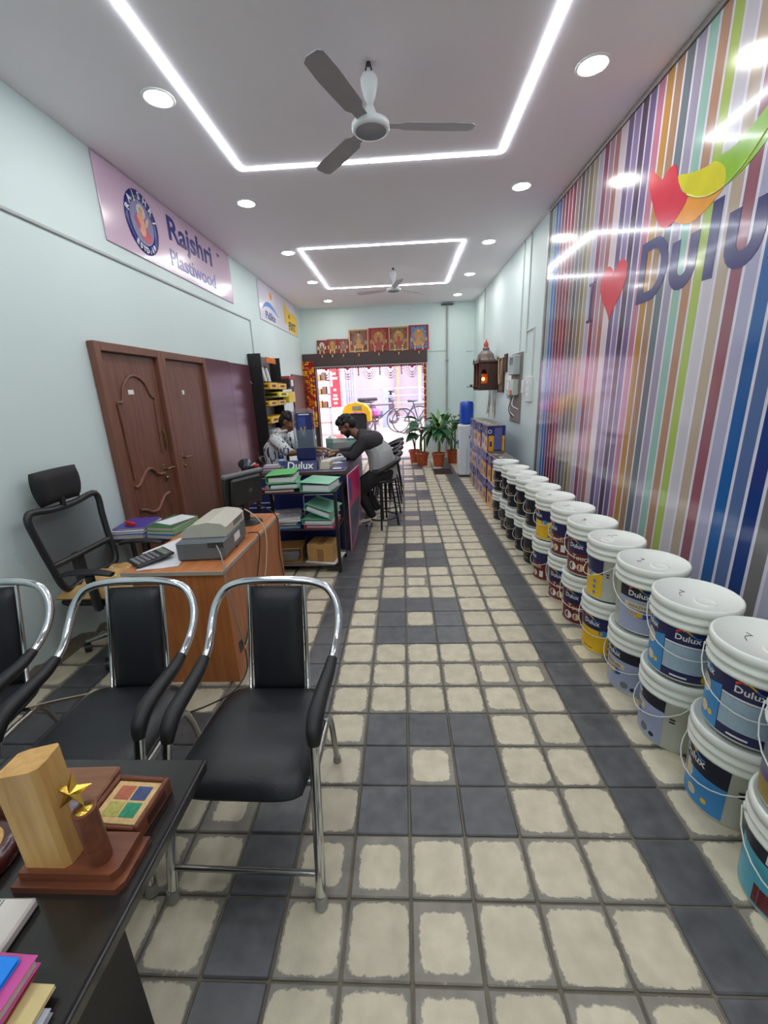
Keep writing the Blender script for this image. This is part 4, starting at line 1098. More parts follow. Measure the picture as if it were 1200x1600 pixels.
    S = (nx + 1) * (ny + 1); fs = []
    for j in range(ny):
        for i in range(nx):
            a = j * (nx + 1) + i; fs.append((a, a + 1, a + nx + 2, a + nx + 1)); fs.append((S + a + 1, S + a, S + a + nx + 1, S + a + nx + 2))
    rim = [i for i in range(nx + 1)] + [(j + 1) * (nx + 1) + nx for j in range(ny)] + [ny * (nx + 1) + i for i in range(nx - 1, -1, -1)] + [j * (nx + 1) for j in range(ny - 1, 0, -1)]
    for k in range(len(rim)):
        a, c = rim[k], rim[(k + 1) % len(rim)]; fs.append((c, a, S + a, S + c))
    b.add(vs, fs, 0, True); b.build('seat', vinyl, t)
    return t
ch1 = make_visitor_chair('chrome armchair with black vinyl seat nearest the tiled aisle', (-.535, 1.178, 0), R(-1))
ch2 = copy_tree(ch1); ch2.location = (-1.12, 1.19, 0); ch2.rotation_euler = (0, 0, R(2)); tag(ch2, 'chrome armchair with black vinyl seat in the middle of the row', 'chair', 'chrome visitor chairs in front of the black desk')
ch3 = copy_tree(ch1); ch3.location = (-1.735, 1.20, 0); ch3.rotation_euler = (0, 0, R(8)); tag(ch3, 'chrome armchair cut by the left edge beside the white wall', 'chair', 'chrome visitor chairs in front of the black desk')
red_tape = M('red_tape', (196, 40, 66), .4)

# ---------------------------------------------------------------- black front desk
deskb = M('black_desk_laminate', (34, 31, 29), .22, var=.08, vs=6, coat=.35)
desk_side = M('black_desk_side', (30, 28, 27), .4, var=.06)
DT = .70
t = thing('office_desk', 'glossy black office desk in the foreground', 'desk', (-1.2, .35, 0))
b = MB(); b.box((-2.02, -.45, DT - .036), (-.512, .806, DT), 0, .007); b.wb('desk_top', deskb, t)
b = MB(); b.box((-.68, .812 - .003, DT - .02), (-.66, .812, DT)); b.box((-.642, -.1, DT), (-.640, .806, DT + .0005)); 
b = MB(); b.box((-.625, -.42, 0), (-.60, .56, DT - .036), 0, .003); b.wb('side_panel', desk_side, t)
b = MB(); b.box((-1.99, -.42, 0), (-1.965, .56, DT - .036), 0, .003); b.wb('side_panel', desk_side, t)
b = MB(); b.box((-1.965, .50, .10), (-.625, .52, DT - .036), 0, .003); b.wb('modesty_panel', desk_side, t)
b = MB(); b.box((-1.035, .40, DT), (-1.03, .806, DT + .0006)); b.wb('seam', M('seam_black', (12, 12, 12), .5), t)
b = MB(); b.tube([(-.512, -.45, DT - .003), (-.512, .80, DT - .003)], .004, 6); b.wb('edge_strip', M('desk_edge', (60, 60, 62), .25, .5), t)

# things on the black desk
pale_wood = WOOD('pale_pine', (216, 172, 104), (196, 148, 84), .45, 'z', 9)
dark_wood = WOOD('reddish_teak', (124, 70, 44), (92, 48, 32), .4, 'x', 9)
gold = M('polished_gold', (226, 190, 86), .2, 1.0)
t = thing('wooden_trophy', 'pine block trophy with gold star on a teak base', 'trophy', (-.64, .555, DT))
b = MB(); b.prism([(-.105, -.045), (.095, -.045), (.105, -.03), (.105, .05), (-.105, .05)], 0, .014); b.prism([(-.095, -.034), (.082, -.034), (.092, -.022), (.092, .044), (-.095, .044)], .014, .034); b.build('base', dark_wood, t)
b = MB()
p = [(-.086, -.024), (-.012, -.024), (-.002, -.016), (.0, .0), (.0, .03), (-.008, .036), (-.07, .036), (-.086, .03)]
n = len(p); top = [.245, .262, .263, .264, .268, .266, .25, .246]
b.add([(x, y, .034) for x, y in p] + [(x - .004, y, z) for (x, y), z in zip(p, top)], [list(range(n))[::-1], list(range(n, 2 * n))] + [(i, (i + 1) % n, n + (i + 1) % n, n + i) for i in range(n)], 0, False)
b.build('pine_block', pale_wood, t)
b = MB(); b.cyl((.045, -.004, .034), (.041, -.004, .155), .0195, n=24); cy = b.build('teak_column', dark_wood, t)
b = MB(); b.lathe([(0, .1565), (.014, .1565), (.014, .155)], 20, (.041, -.004, 0)); b.build('gold_disc', gold, cy)
b = MB(); star = []
for i in range(10):
    a = PI / 2 + PI * i / 5; r = .036 if i % 2 == 0 else .014; star.append((r * math.cos(a), r * math.sin(a)))
X = Matrix.Translation((.018, .006, .185)) @ Matrix.Rotation(R(72), 4, 'X') @ Matrix.Rotation(R(12), 4, 'Y')
b.add([(x, y, 0) for x, y in star] + [(0, 0, .009), (0, 0, -.009)], [(i, (i + 1) % 10, 10) for i in range(10)] + [((i + 1) % 10, i, 11) for i in range(10)], 0, False, X)
b.build('gold_star', gold, t)
b = MB(); b.cyl((.018, .006, .034), (.018, .006, .16), .006, .009, n=10); b.build('crystal_stem', CLEAR('crystal', (214, 206, 226), .35), t)

t = thing('coaster_box', 'teak coaster holder with four gemstone squares', 'coaster box', (-.615, .665, DT), R(-3))
b = MB()
for lo, hi in (((-.062, -.06, 0), (-.052, .055, .042)), ((.052, -.06, 0), (.062, .055, .042)), ((-.052, .045, 0), (.052, .055, .042)), ((-.052, -.06, 0), (.052, -.052, .036)), ((-.052, -.052, 0), (.052, .045, .006))): b.box(lo, hi, 0, .002)
b.build('box', dark_wood, t)
b = MB(); b.box((-.051, -.051, .0065), (.051, .044, .036), 0, .001); cst = b.build('coaster_stack', M('inlay_border', (214, 180, 124), .3, var=.15, vs=120), t)
for (x, y, c) in ((-.019, .016, (176, 98, 70)), (.02, .016, (66, 76, 122)), (-.019, -.022, (176, 172, 88)), (.02, -.022, (40, 140, 104))):
    q = MB(); q.box((x - .017, y - .016, .036), (x + .017, y + .016, .0368)); q.build('stone_inlay', M('stone_%d_%d' % (c[0], c[1]), c, .2, var=.25, vs=150), cst)
b = MB(); b.box((.062, -.03, .012), (.0635, .03, .03)); b.build('side_recess', M('recess_dark', (58, 26, 20), .5), t)

t = thing('wooden_box', 'low teak box behind the pine trophy', 'box', (-.79, .69, DT), R(2))
b = MB(); b.box((-.11, -.045, 0), (.11, .045, .04), 0, .004); b.build('body', dark_wood, t)
b = MB(); b.box((-.112, -.047, .03), (.112, .047, .048), 0, .004); b.build('lid', WOOD('teak_lid', (146, 100, 70), (116, 76, 52), .4, 'x', 9), t)
t = thing('round_award', 'round dark wooden award with a pale plaque at left edge', 'award', (-.865, .555, DT))
b = MB(); b.lathe([(0, 0), (.075, 0), (.078, .012), (.074, .028), (.062, .036), (0, .036)], 36); b.build('base', M('rosewood', (66, 26, 26), .25, var=.1, coat=.4), t)
b = MB(); b.lathe([(0, .04), (.05, .04), (.052, .036)], 30); b.build('plaque', pale_wood, t)
t = thing('card_box', 'white printed card box on the black desk', 'card box', (-.74, .437, DT), R(2))
b = MB(); b.box((-.065, -.055, 0), (.065, .055, .02), 0, .004); bx = b.build('box', M('card_white', (224, 220, 214), .5), t)
b = MB(); b.box((.012, -.05, .0202), (.034, -.02, .0206)); b.build('printed_mark', M('slate_print', (78, 92, 116), .5), bx)
b = MB(); b.box((-.03, -.03, .0202), (-.012, .0, .0206)); b.build('printed_mark', M('peach_print', (222, 160, 130), .5), bx)
for k in range(3):
    b = MB(); b.box((-.004 + .006 * k, -.06, .0202), (-.001 + .006 * k, .05, .0206)); b.build('printed_line', M('grey_print', (140, 140, 146), .5), bx)
# pile of folders at the lower left
def folder(nm, x0, x1, y0, y1, z0, z1, cover, pages, label, rz):
    t = thing(nm, label, 'folder', ((x0 + x1) / 2, (y0 + y1) / 2, z0), rz, group='folders piled on the black desk')
    hx, hy, h = (x1 - x0) / 2, (y1 - y0) / 2, z1 - z0
    q = MB(); q.box((-hx, -hy, h - .002), (hx, hy, h), 0, .0008); q.build('top_cover', cover, t)
    q = MB(); q.box((-hx, -hy, 0), (hx, hy, .002), 0, .0008); q.build('bottom_cover', cover, t)
    q = MB(); q.box((-hx + .004, -hy + .003, .002), (hx - .004, hy - .004, h - .002)); q.build('pages', pages, t)
    return t
pgs = M('page_edges', (206, 196, 184), .7, var=.1, vs=90)
folder('document_folder', -.86, -.535, .10, .355, DT, DT + .012, M('grey_plastic_sleeve', (170, 172, 186), .25), pgs, 'clear grey plastic sleeve at the bottom of the folder pile', R(2))
folder('document_folder', -.87, -.552, .12, .385, DT + .0125, DT + .020, M('cream_folder', (214, 196, 140), .5), pgs, 'cream card folder near the bottom of the folder pile', R(-1))
folder('document_folder', -.88, -.585, .12, .392, DT + .0205, DT + .032, M('brick_red_folder', (150, 56, 40), .4), pgs, 'brick red folder in the middle of the folder pile', R(1))
folder('document_folder', -.90, -.588, .10, .405, DT + .0325, DT + .052, M('pink_folder', (206, 84, 158), .35), pgs, 'pink plastic folder below the blue one', R(-2))
folder('document_folder', -.91, -.606, .10, .395, DT + .0525, DT + .061, M('bright_blue_folder', (28, 140, 246), .35), pgs, 'bright blue folder on top of the pile', R(-1))

# ---------------------------------------------------------------- wooden side desk
oak = WOOD('orange_teak_laminate', (198, 124, 70), (174, 102, 52), .42, 'z', 5)
oak_top = WOOD('orange_teak_top', (206, 134, 84), (186, 112, 66), .4, 'y', 5)
greyedge = M('grey_edge_band', (176, 168, 156), .5)
t = thing('wooden_desk', 'orange teak laminate desk carrying the printer', 'desk', (-1.25, 2.47, 0))
dx0, dx1, dy0, dy1 = -1.50, -.955, 1.945, 3.0
b = MB(); b.box((dx0, dy0, .675), (dx1, dy1, .70), 0, .003); tp_ = b.wb('desk_top', oak_top, t)
b = MB()
for lo, hi in (((dx0 - .002, dy0 - .003, .677), (dx1 + .002, dy0 + .001, .698)), ((dx1 - .001, dy0, .677), (dx1 + .003, dy1, .698))): b.box(lo, hi)
b.wb('edge_band', greyedge, tp_)
b = MB(); b.box((dx0 + .035, dy0 + .02, 0), (dx1 - .005, dy0 + .04, .675), 0, .002); b.wb('end_panel', oak, t)
b = MB(); b.box((dx0 + .035, dy1 - .04, 0), (dx1 - .005, dy1 - .02, .675), 0, .002); b.wb('end_panel', oak, t)
b = MB(); b.box((dx1 - .024, dy0 + .04, .0), (dx1 - .006, dy1 - .04, .675), 0, .002); sp_ = b.wb('back_panel', WOOD('teak_back', (188, 124, 84), (168, 104, 66), .45, 'z', 5), t)
b = MB(); b.box((dx1 - .006, 2.02, .15), (dx1 - .003, 2.07, .22), 0, .001); b.wb('cable_hole', dark_grey, sp_)
b = MB(); b.box((dx1 - .006, 2.25, .43), (dx1 - .003, 2.29, .46), 0, .001); b.wb('cable_hole', dark_grey, sp_)
# low dark side table with files
t = thing('side_table', 'dark topped side table beside the office chair', 'table', (-1.83, 2.76, 0))
b = MB(); b.box((-2.15, 2.68, .60), (-1.53, 3.0, .625), 0, .004); b.wb('table_top', M('dark_table_top', (58, 50, 50), .4), t)
for x, y in ((-2.12, 2.70), (-1.55, 2.70), (-2.12, 2.97), (-1.55, 2.97)):
    q = MB(); q.box((x - .015, y - .015, 0), (x + .015, y + .015, .6), 0, .002); q.wb('leg', M('table_leg_grey', (120, 116, 112), .5), t)
def book(x, y, z, w_, d, h, rz, cover, label, cat='book', pages=pgs, grp='files on the side table'):
    t = thing('file_book', label, cat, (x, y, z), rz, group=grp)
    q = MB(); q.box((-w_ / 2, -d / 2, h - .003), (w_ / 2, d / 2, h), 0, .001); q.build('top_cover', cover, t)
    q = MB(); q.box((-w_ / 2, -d / 2, 0), (w_ / 2, d / 2, .003), 0, .001); q.build('bottom_cover', cover, t)
    q = MB(); q.box((-w_ / 2, -d / 2, .003), (-w_ / 2 + .003, d / 2, h - .003)); q.build('spine', cover, t)
    q = MB(); q.box((-w_ / 2 + .003, -d / 2 + .004, .003), (w_ / 2 - .004, d / 2 - .004, h - .003)); q.build('pages', pages, t)
    return t
blue_f = M('blue_file', (40, 90, 190), .35); purp_f = M('purple_cover', (76, 62, 150), .35, var=.15, vs=20); green_f = M('dark_green_cover', (52, 108, 62), .4); lgreen = M('light_green_cover', (110, 176, 100), .4); pinkc = M('pink_cover', (220, 120, 150), .4); whitep = M('white_paper', (226, 226, 232), .6, var=.04)
z = .6255
book(-1.98, 2.84, z, .24, .32, .035, R(4), blue_f, 'blue file at the bottom of the left heap on the side table')
book(-1.98, 2.84, z + .036, .23, .30, .02, R(6), whitep, 'white magazine on the blue file')
book(-1.975, 2.845, z + .057, .22, .27, .015, R(8), purp_f, 'purple magazine on top of the left heap')
book(-1.69, 2.83, z, .22, .32, .03, R(-10), blue_f, 'blue file under the green ledgers')
book(-1.69, 2.835, z + .031, .22, .31, .02, R(-8), lgreen, 'light green file under the dark green ledger')
book(-1.70, 2.84, z + .052, .21, .30, .03, R(-8), green_f, 'dark green ledger on top of the right heap')
t = thing('paper_sheet', 'white sheet lying on the dark green ledger', 'paper', (-1.69, 2.85, z + .083), R(-24)); q = MB(); q.box((-.08, -.1, 0), (.08, .12, .0015)); q.build('sheet', whitep, t)
t = thing('stapler', 'small red stapler on the purple magazine', 'stapler', (-1.98, 2.77, z + .073), R(70))
q = MB(); q.box((-.014, -.045, 0), (.014, .045, .01), 0, .004); q.build('base', M('red_plastic', (196, 36, 48), .35), t)
q = MB(); q.box((-.013, -.045, .012), (.013, .04, .03), 0, .006, X=Matrix.Rotation(R(5), 4, 'X')); q.build('arm', MATS['red_plastic'], t)

# ---------------------------------------------------------------- printer, monitor, calculator
pg = M('printer_grey', (104, 110, 114), .45, var=.03); pbeige = M('printer_beige', (198, 194, 180), .45, var=.03); pdark = M('printer_dark', (60, 62, 66), .5)
t = thing('laser_printer', 'grey and beige laser printer on the teak desk', 'printer', (-1.14, 2.28, .70), R(4))
prof = [(-.19, 0), (.19, 0), (.19, .13), (.17, .165), (.10, .185), (.0, .188), (-.1, .175), (-.16, .15), (-.19, .11)]
hw = .13
def slab(x0, x1, prof, mat, nm, dz=0, parent=None):
    q = MB(); q.prism([(y, z) for y, z in prof], 0, x1 - x0, X=frame((x0, 0, dz), (0, 1, 0), (0, 0, 1))); return q.build(nm, mat, parent or t)
# body lies with its rear (vents) to the right, side panel to the camera
q = MB(); q.box((-.13, -.20, .004), (.13, .21, .11), 0, .008); body_ = q.build('body', pg, t)
q = MB(); pr = [(-.13, .10), (.13, .10), (.13, .155), (.105, .175), (.03, .185), (-.06, .172), (-.115, .14), (-.13, .12)]
q.prism(pr, -.20, -.13, X=frame((0, 0, 0), (1, 0, 0), (0, 0, 1)) ); q.build('side_cover', pg, t)
q = MB(); q.prism([(x * .985, z + .012) for x, z in pr], -.21, .125, X=frame((0, 0, 0), (1, 0, 0), (0, 0, 1))); tc_ = q.build('top_cover', pbeige, t)
q = MB(); q.box((.126, -.12, .115), (.1315, .20, .17), 0, .002); q.build('rear_panel', pbeige, tc_)
for k in range(7):
    q = MB(); q.box((.1312, .0 + k * .024, .135), (.1325, .012 + k * .024, .165)); q.build('vent_slot', pdark, tc_)
q = MB(); q.box((.1302, -.02, .04), (.1315, .08, .085)); q.build('rating_label', lamp_white, body_)
q = MB(); q.box((.045, -.2015, .075), (.13, -.199, .105)); q.build('grip_recess', pdark, body_)
q = MB(); q.box((.12, .0, -.0), (.135, .16, .012), 0, .003); q.build('rear_foot', pdark, t)

blkp = M('monitor_black', (36, 37, 39), .4, var=.04)
t = thing('monitor', 'black monitor seen from behind on the teak desk', 'monitor', (-1.12, 2.78, .70), R(62))
q = MB(); q.lathe([(0, 0), (.105, 0), (.10, .008), (.05, .018), (.03, .024), (0, .024)], 30); q.build('base', blkp, t)
q = MB(); q.box((-.025, -.012, .02), (.025, .016, .14), 0, .006); q.build('neck', blkp, t)
X = Matrix.Translation((0, 0, .24)) @ Matrix.Rotation(R(8), 4, 'X')
q = MB(); q.box((-.17, -.012, -.125), (.17, .018, .125), 0, .008, X); case = q.build('rear_case', blkp, t)
q = MB(); q.box((-.13, -.04, -.10), (.13, -.012, .10), 0, .02, X); q.build('rear_bulge', blkp, case)
q = MB(); q.box((-.172, -.022, .10), (.172, .02, .13), 0, .008, X); q.build('top_rail', M('monitor_grey', (96, 98, 100), .4), case)
q = MB(); q.box((-.158, .018, -.11), (.158, .0195, .115), 0, 0, X); q.build('screen', M('screen_dark', (16, 18, 22), .1), case)
q = MB(); q.lathe([(0, 0), (.016, 0)], 16, X=X @ frame((.03, -.0402, .0), (1, 0, 0), (0, 0, 1))); q.build('badge', M('badge_grey', (84, 86, 90), .3), case)

t = thing('calculator', 'black desk calculator lying on papers', 'calculator', (-1.42, 2.10, .7145), R(-38))
X = Matrix.Rotation(R(6), 4, 'X')
q = MB(); q.box((-.075, -.10, 0), (.075, .10, .016), 0, .006, X); cb = q.build('case', blkp, t)
for i in range(5):
    for j in range(5):
        q = MB(); q.box((-.062 + i * .026, -.09 + j * .025, .016), (-.042 + i * .026, -.072 + j * .025, .021), 0, .002, X); q.build('key', M('calc_key', (120, 120, 124), .5), cb)
q = MB(); q.box((-.062, .05, .016), (.062, .085, .0175), 0, 0, X); q.build('display', M('lcd_grey', (120, 130, 118), .2), cb)
for k, (x, y, rz, lab) in enumerate(((-1.36, 2.12, 15, 'upper of the crumpled white sheets beside the printer'), (-1.40, 2.30, -20, 'farther white sheet beside the printer'))):
    t = thing('paper_sheet', lab, 'paper', (x, y, .7005 + .001 * k), R(rz), group='sheets beside the printer')
    q = MB(); n = 6; vs = [(-.105 + .21 * i / n, -.14 + .28 * j / n, .0004 + .0012 * (math.sin(i * 1.3 + j) + 1)) for j in range(n + 1) for i in range(n + 1)]
    q.add(vs, [(j * 7 + i, j * 7 + i + 1, j * 7 + i + 8, j * 7 + i + 7) for j in range(n) for i in range(n)], 0, True); q.build('sheet', whitep, t)
# cables behind the desk
cg = M('grey_cable', (150, 146, 140), .5); cb_ = M('dark_cable', (52, 48, 46), .5); cw = M('cream_cable', (214, 196, 160), .5)
def cable(pts, mat, label, r=.004):
    q = MB(); q.tube(pts, r, 6, sub=6); q.build('cable', mat, label=label, cat='cable', group='cables behind the teak desk')
xe = dx1 + .012
cable([(-1.03, 2.08, .79), (-.99, 2.03, .76), (xe - .01, 1.97, .705), (xe, 1.955, .6), (xe, 1.99, .4), (xe, 2.03, .25), (xe, 2.045, .2)], cg, 'grey printer cable running down the desk corner')
cable([(-.985, 2.42, .74), (-.965, 2.45, .735), (xe, 2.5, .69), (xe, 2.4, .5), (xe, 2.2, .3), (xe, 2.06, .18)], cb_, 'dark cable hanging behind the printer')
cable([(-1.06, 2.60, .85), (-.99, 2.62, .78), (xe, 2.62, .66), (xe, 2.5, .4), (xe, 2.2, .22), (xe, 2.05, .17)], cw, 'cream cable hanging from the monitor')
cable([(-1.04, 2.80, .82), (-.99, 2.86, .77), (xe, 2.9, .68), (xe, 2.86, .45), (xe, 2.88, .3), (xe, 2.9, .1)], cb_, 'black monitor cable at the far end of the desk')
cable([(xe, 2.05, .16), (xe + .02, 1.98, .06), (-.98, 1.86, .006), (-1.15, 1.72, .006), (-1.35, 1.66, .006), (-1.5, 1.72, .006)], cb_, 'black cable lying on the floor before the teak desk')
cable([(-1.45, 1.62, .006), (-1.6, 1.7, .006), (-1.72, 1.86, .006), (-1.86, 1.84, .006), (-2.1, 1.74, .006)], cw, 'cream cable lying on the floor behind the chairs', .005)

# ---------------------------------------------------------------- office chair
meshm = M('black_chair_mesh', (34, 34, 36), .7, alpha=.62, var=.1, vs=200)
t = thing('office_chair', 'black mesh office chair with headrest and tan tufted cushion', 'chair', (-1.86, 2.36, 0))
bx0 = -2.085
def bk(u, v):   # u across (y), v up
    return (bx0 + .09 * (1 - v) ** 1.5 + .02 * v - .02 * math.cos((u - .5) * PI) , 2.36 + (u - .5) * (.46 + .1 * v), .50 + .46 * v + .035 * (2 * u - 1) ** 2 * v)
ring = [bk(u, 0) for u in (.08, .3, .5, .7, .92)] + [bk(1, v) for v in (.1, .3, .5, .7, .9)] + [bk(u, 1) for u in (.93, .7, .5, .3, .07)] + [bk(0, v) for v in (.9, .7, .5, .3, .1)]
q = MB(); q.tube(ring, .02, 8, closed=True, sub=3); q.wb('back_frame', blkp, t)
q = MB(); n = 8; vs = [bk(i / n, j / n) for j in range(n + 1) for i in range(n + 1)]
q.add(vs, [(j * 9 + i, j * 9 + i + 1, j * 9 + i + 10, j * 9 + i + 9) for j in range(n) for i in range(n)], 0, True); q.wb('mesh_back', meshm, t)
q = MB(); q.tube([bk(u, .33) for u in (0.02, .25, .5, .75, .98)], .018, 8); q.wb('lumbar_bar', blkp, t)
q = MB(); q.box((bx0 - .02, 2.33, .38), (bx0 + .04, 2.39, .66), 0, .012); q.wb('back_spine', blkp, t)
q = MB(); q.box((bx0 - .005, 2.345, .95), (bx0 + .02, 2.375, 1.03), 0, .005); q.wb('headrest_post', blkp, t)
hb = MB(); hb.box((bx0 - .03, 2.20, 1.0), (bx0 + .035, 2.53, 1.185), 0, .03)
for i in range(9):
    pass
hm = MB()
for j in range(9):
    for i in range(13):
        u = i / 12 * 2 - 1; v = j / 8 * 2 - 1
        e = (1 - abs(u) ** 5) * (1 - abs(v) ** 4)
        hm.v.append((bx0 + .0 + .045 * e ** .5 - .02 * (1 - u * u), 2.365 + .175 * u * (1 - .12 * v ** 2 - .06 * v * -1), 1.09 + .1 * v))
        hm.v.append((bx0 - .012 - .02 * e ** .5 - .02 * (1 - u * u), 2.365 + .175 * u * (1 - .12 * v ** 2 + .06 * v), 1.09 + .1 * v))
def hid_(i, j, s): return (j * 13 + i) * 2 + s
for j in range(8):
    for i in range(12):
        for s in (0, 1):
            f = [hid_(i, j, s), hid_(i + 1, j, s), hid_(i + 1, j + 1, s), hid_(i, j + 1, s)]
            hm.f.append(f if s == 0 else f[::-1]); hm.m.append(0); hm.s.append(True)
loop = [(i, 0) for i in range(13)] + [(12, j) for j in range(1, 9)] + [(i, 8) for i in range(11, -1, -1)] + [(0, j) for j in range(7, 0, -1)]
for k in range(len(loop)):
    a, c = loop[k], loop[(k + 1) % len(loop)]
    hm.f.append([hid_(*c, 0), hid_(*a, 0), hid_(*a, 1), hid_(*c, 1)]); hm.m.append(0); hm.s.append(True)
hm.wb('headrest', M('chair_fabric', (30, 30, 33), .8, bump=.2, bs=300), t)
q = MB(); q.box((-2.06, 2.12, .40), (-1.64, 2.58, .455), 0, .025); q.wb('seat_pan', MATS['chair_fabric'], t)
# tan tufted cushion
tan = M('tan_cushion', (196, 158, 98), .6, var=.08, vs=20)
q = MB(); n = 24
def cz(u, v):
    e = (1 - abs(2 * u - 1) ** 6) * (1 - abs(2 * v - 1) ** 6)
    tuft = abs(math.sin(u * PI * 4)) * abs(math.sin(v * PI * 4))
    return .462 + .034 * e ** .4 + .026 * e * tuft
vs = [(-2.07 + .44 * i / n, 2.115 + .48 * j / n, cz(i / n, j / n)) for j in range(n + 1) for i in range(n + 1)] + [(-2.07 + .44 * i / n, 2.115 + .48 * j / n, .455) for j in range(n + 1) for i in range(n + 1)]
S = (n + 1) ** 2
q.add(vs, [(j * 25 + i, j * 25 + i + 1, j * 25 + i + 26, j * 25 + i + 25) for j in range(n) for i in range(n)] + [(S + j * 25 + i + 1, S + j * 25 + i, S + j * 25 + i + 25, S + j * 25 + i + 26) for j in range(n) for i in range(n)], 0, True)
cu_ = q.wb('seat_cushion', tan, t)
for i in range(1, 4):
    for j in range(1, 4):
        q = MB(); q.ball((-2.07 + .44 * i / 4, 2.115 + .48 * j / 4, cz(i / 4, j / 4) + .003), (.008, .008, .005), 8, 5); q.wb('button', M('pearl_button', (240, 232, 220), .2), cu_)
for y in (2.10, 2.62):
    q = MB(); q.tube([(-1.80, y, .40), (-1.80, y + (.01 if y > 2.3 else -.01), .615)], .018, 8, sy=1.6); q.tube([(-1.80, y, .40), (-1.83, 2.36 + (y - 2.36) * .7, .395)], .015, 8); up_ = q.wb('arm_post', blkp, t)
    q = MB(); q.tube([(-1.97, y, .62), (-1.89, y, .635), (-1.76, y, .635), (-1.67, y, .62)], [.025, .034, .034, .024], 8, sub=3, sy=.45, up=(0, 0, 1)); q.wb('arm_pad', blkp, t)
q = MB(); q.cyl((-1.83, 2.36, .10), (-1.83, 2.36, .40), .025, n=14); q.wb('gas_lift', blkp, t)
q = MB(); q.box((-1.93, 2.28, .36), (-1.73, 2.44, .40), 0, .012); q.wb('tilt_mechanism', dark_grey, t)
for k in range(5):
    a = R(200 + 72 * k); ex, ey = -1.83 + .27 * math.cos(a), 2.36 + .27 * math.sin(a)
    q = MB(); q.tube([(-1.83, 2.36, .115), ((-1.83 + ex) / 2, (2.36 + ey) / 2, .105), (ex, ey, .075)], [.024, .02, .014], 8); lg = q.wb('base_leg', chrome_dull, t)
    q = MB(); q.cyl((ex - .014, ey - .01, .03), (ex + .014, ey + .01, .03), .03, n=14); q.cyl((ex, ey, .03), (ex, ey, .078), .008, n=8); q.wb('caster', blkp, lg)
# ================================================================ sales counter, rack, stools
navy_lam = M('navy_laminate', (30, 40, 100), .35, var=.04); ctop = M('counter_top_navy', (58, 56, 92), .3, var=.06, coat=.2); brown_edge = M('brown_edge', (86, 66, 56), .4)
CT = .84
t = thing('sales_counter', 'navy blue sales counter with brown edge and white line graphics', 'counter', (-1.1, 4.6, 0))
b = MB(); b.box((-1.655, 3.93, .80), (-.565, 4.42, CT), 0, .004); b.wb('front_top', ctop, t)
b = MB(); b.box((-1.658, 3.925, .802), (-.562, 3.932, .836), 0, .002); b.box((-.568, 3.93, .802), (-.560, 6.2, .836), 0, .002); b.wb('edge_band', brown_edge, t)
b = MB(); b.box((-1.63, 3.955, 0), (-.60, 4.38, .80), 0, .004); fb_ = b.wb('front_cabinet', navy_lam, t)
b = MB(); b.box((-1.07, 4.42, .80), (-.565, 6.2, CT), 0, .004); b.wb('side_top', ctop, t)
b = MB(); b.box((-1.03, 4.38, 0), (-.62, 6.16, .80), 0, .004); b.wb('side_cabinet', navy_lam, t)
wl = M('white_line_print', (206, 212, 226), .4)
def rline(x0, x1, z0, z1, r=.05):
    pts = []
    for cx, cz, a0 in ((x1 - r, z1 - r, 0), (x0 + r, z1 - r, 90), (x0 + r, z0 + r, 180), (x1 - r, z0 + r, 270)):
        for k in range(4): a = R(a0 + 30 * k); pts.append((cx + r * math.cos(a), 3.953, cz + r * math.sin(a)))
    q = MB(); q.tube(pts, .006, 4, closed=True, sy=.3, up=(0, 1, 0)); q.wb('line_graphic', wl, fb_)
for k in range(5): rline(-1.70 + .08, -1.30, .68 - k * .15, .78 - k * .15, .035)
rline(-1.0, -.68, .3, .6, .02)
# plinth sign with lettering
t = thing('counter_sign', 'navy sloped counter sign with white brand lettering', 'sign', (-1.01, 4.03, CT))
b = MB(); b.prism([(-.045, 0), (.07, 0), (.07, .085), (.0, .085)], 0, .33, X=frame((-.17, 0, 0), (0, 1, 0), (0, 0, 1)))
b.build('plinth', M('sign_navy', (30, 36, 92), .35), t)
nrm = Vector((0, -.085, .045)).normalized()
put_text('lettering', 'Dulux', .105, lamp_white, t, frame((-.135, -.0400, .0165), (1, 0, 0), Vector((0, .045, .085))), .001, off=.0012, xs=1.0)
# brochure holder
t = thing('brochure_holder', 'clear acrylic brochure holder with a tall navy leaflet', 'brochure holder', (-.985, 4.18, CT + .0), R(6))
b = MB(); b.box((-.09, -.05, .086), (.10, .07, .2), 0, .006); b.build('base_block', MATS['sign_navy'], t)
b = MB(); b.box((-.085, -.045, 0), (.095, .065, .086), 0, .004); b.build('riser', MATS['sign_navy'], t)
b = MB(); b.box((-.075, .0, .2), (.085, .012, .54), 0, .003); lf = b.build('leaflet', M('leaflet_navy', (38, 44, 110), .3, var=.1, vs=9), t)
b = MB(); b.box((-.05, -.0012, .30), (.02, 0, .50)); b.build('printed_panel', M('leaflet_blue', (62, 74, 150), .3, var=.15, vs=30), lf)
b = MB(); b.box((-.045, -.0016, .52), (.06, -.0002, .53)); b.build('printed_line', lamp_white, lf)
b = MB(); b.prism([(-.03, .4), (-.012, .4), (0, .35), (.018, .41), (.03, .41), (.008, .32), (-.008, .32)], 0, .001, X=frame((-.01, -.0014, 0), (1, 0, 0), (0, 0, 1))); b.build('printed_emblem', gold, lf)
acr = CLEAR('acrylic', (210, 220, 226), .10)
b = MB(); b.box((-.10, -.052, .2), (.11, -.049, .38)); b.box((-.10, -.05, .2), (-.097, .05, .56)); b.box((.107, -.05, .2), (.11, .05, .56)); b.box((-.10, .047, .2), (.11, .05, .58)); b.build('acrylic_sleeve', acr, t)
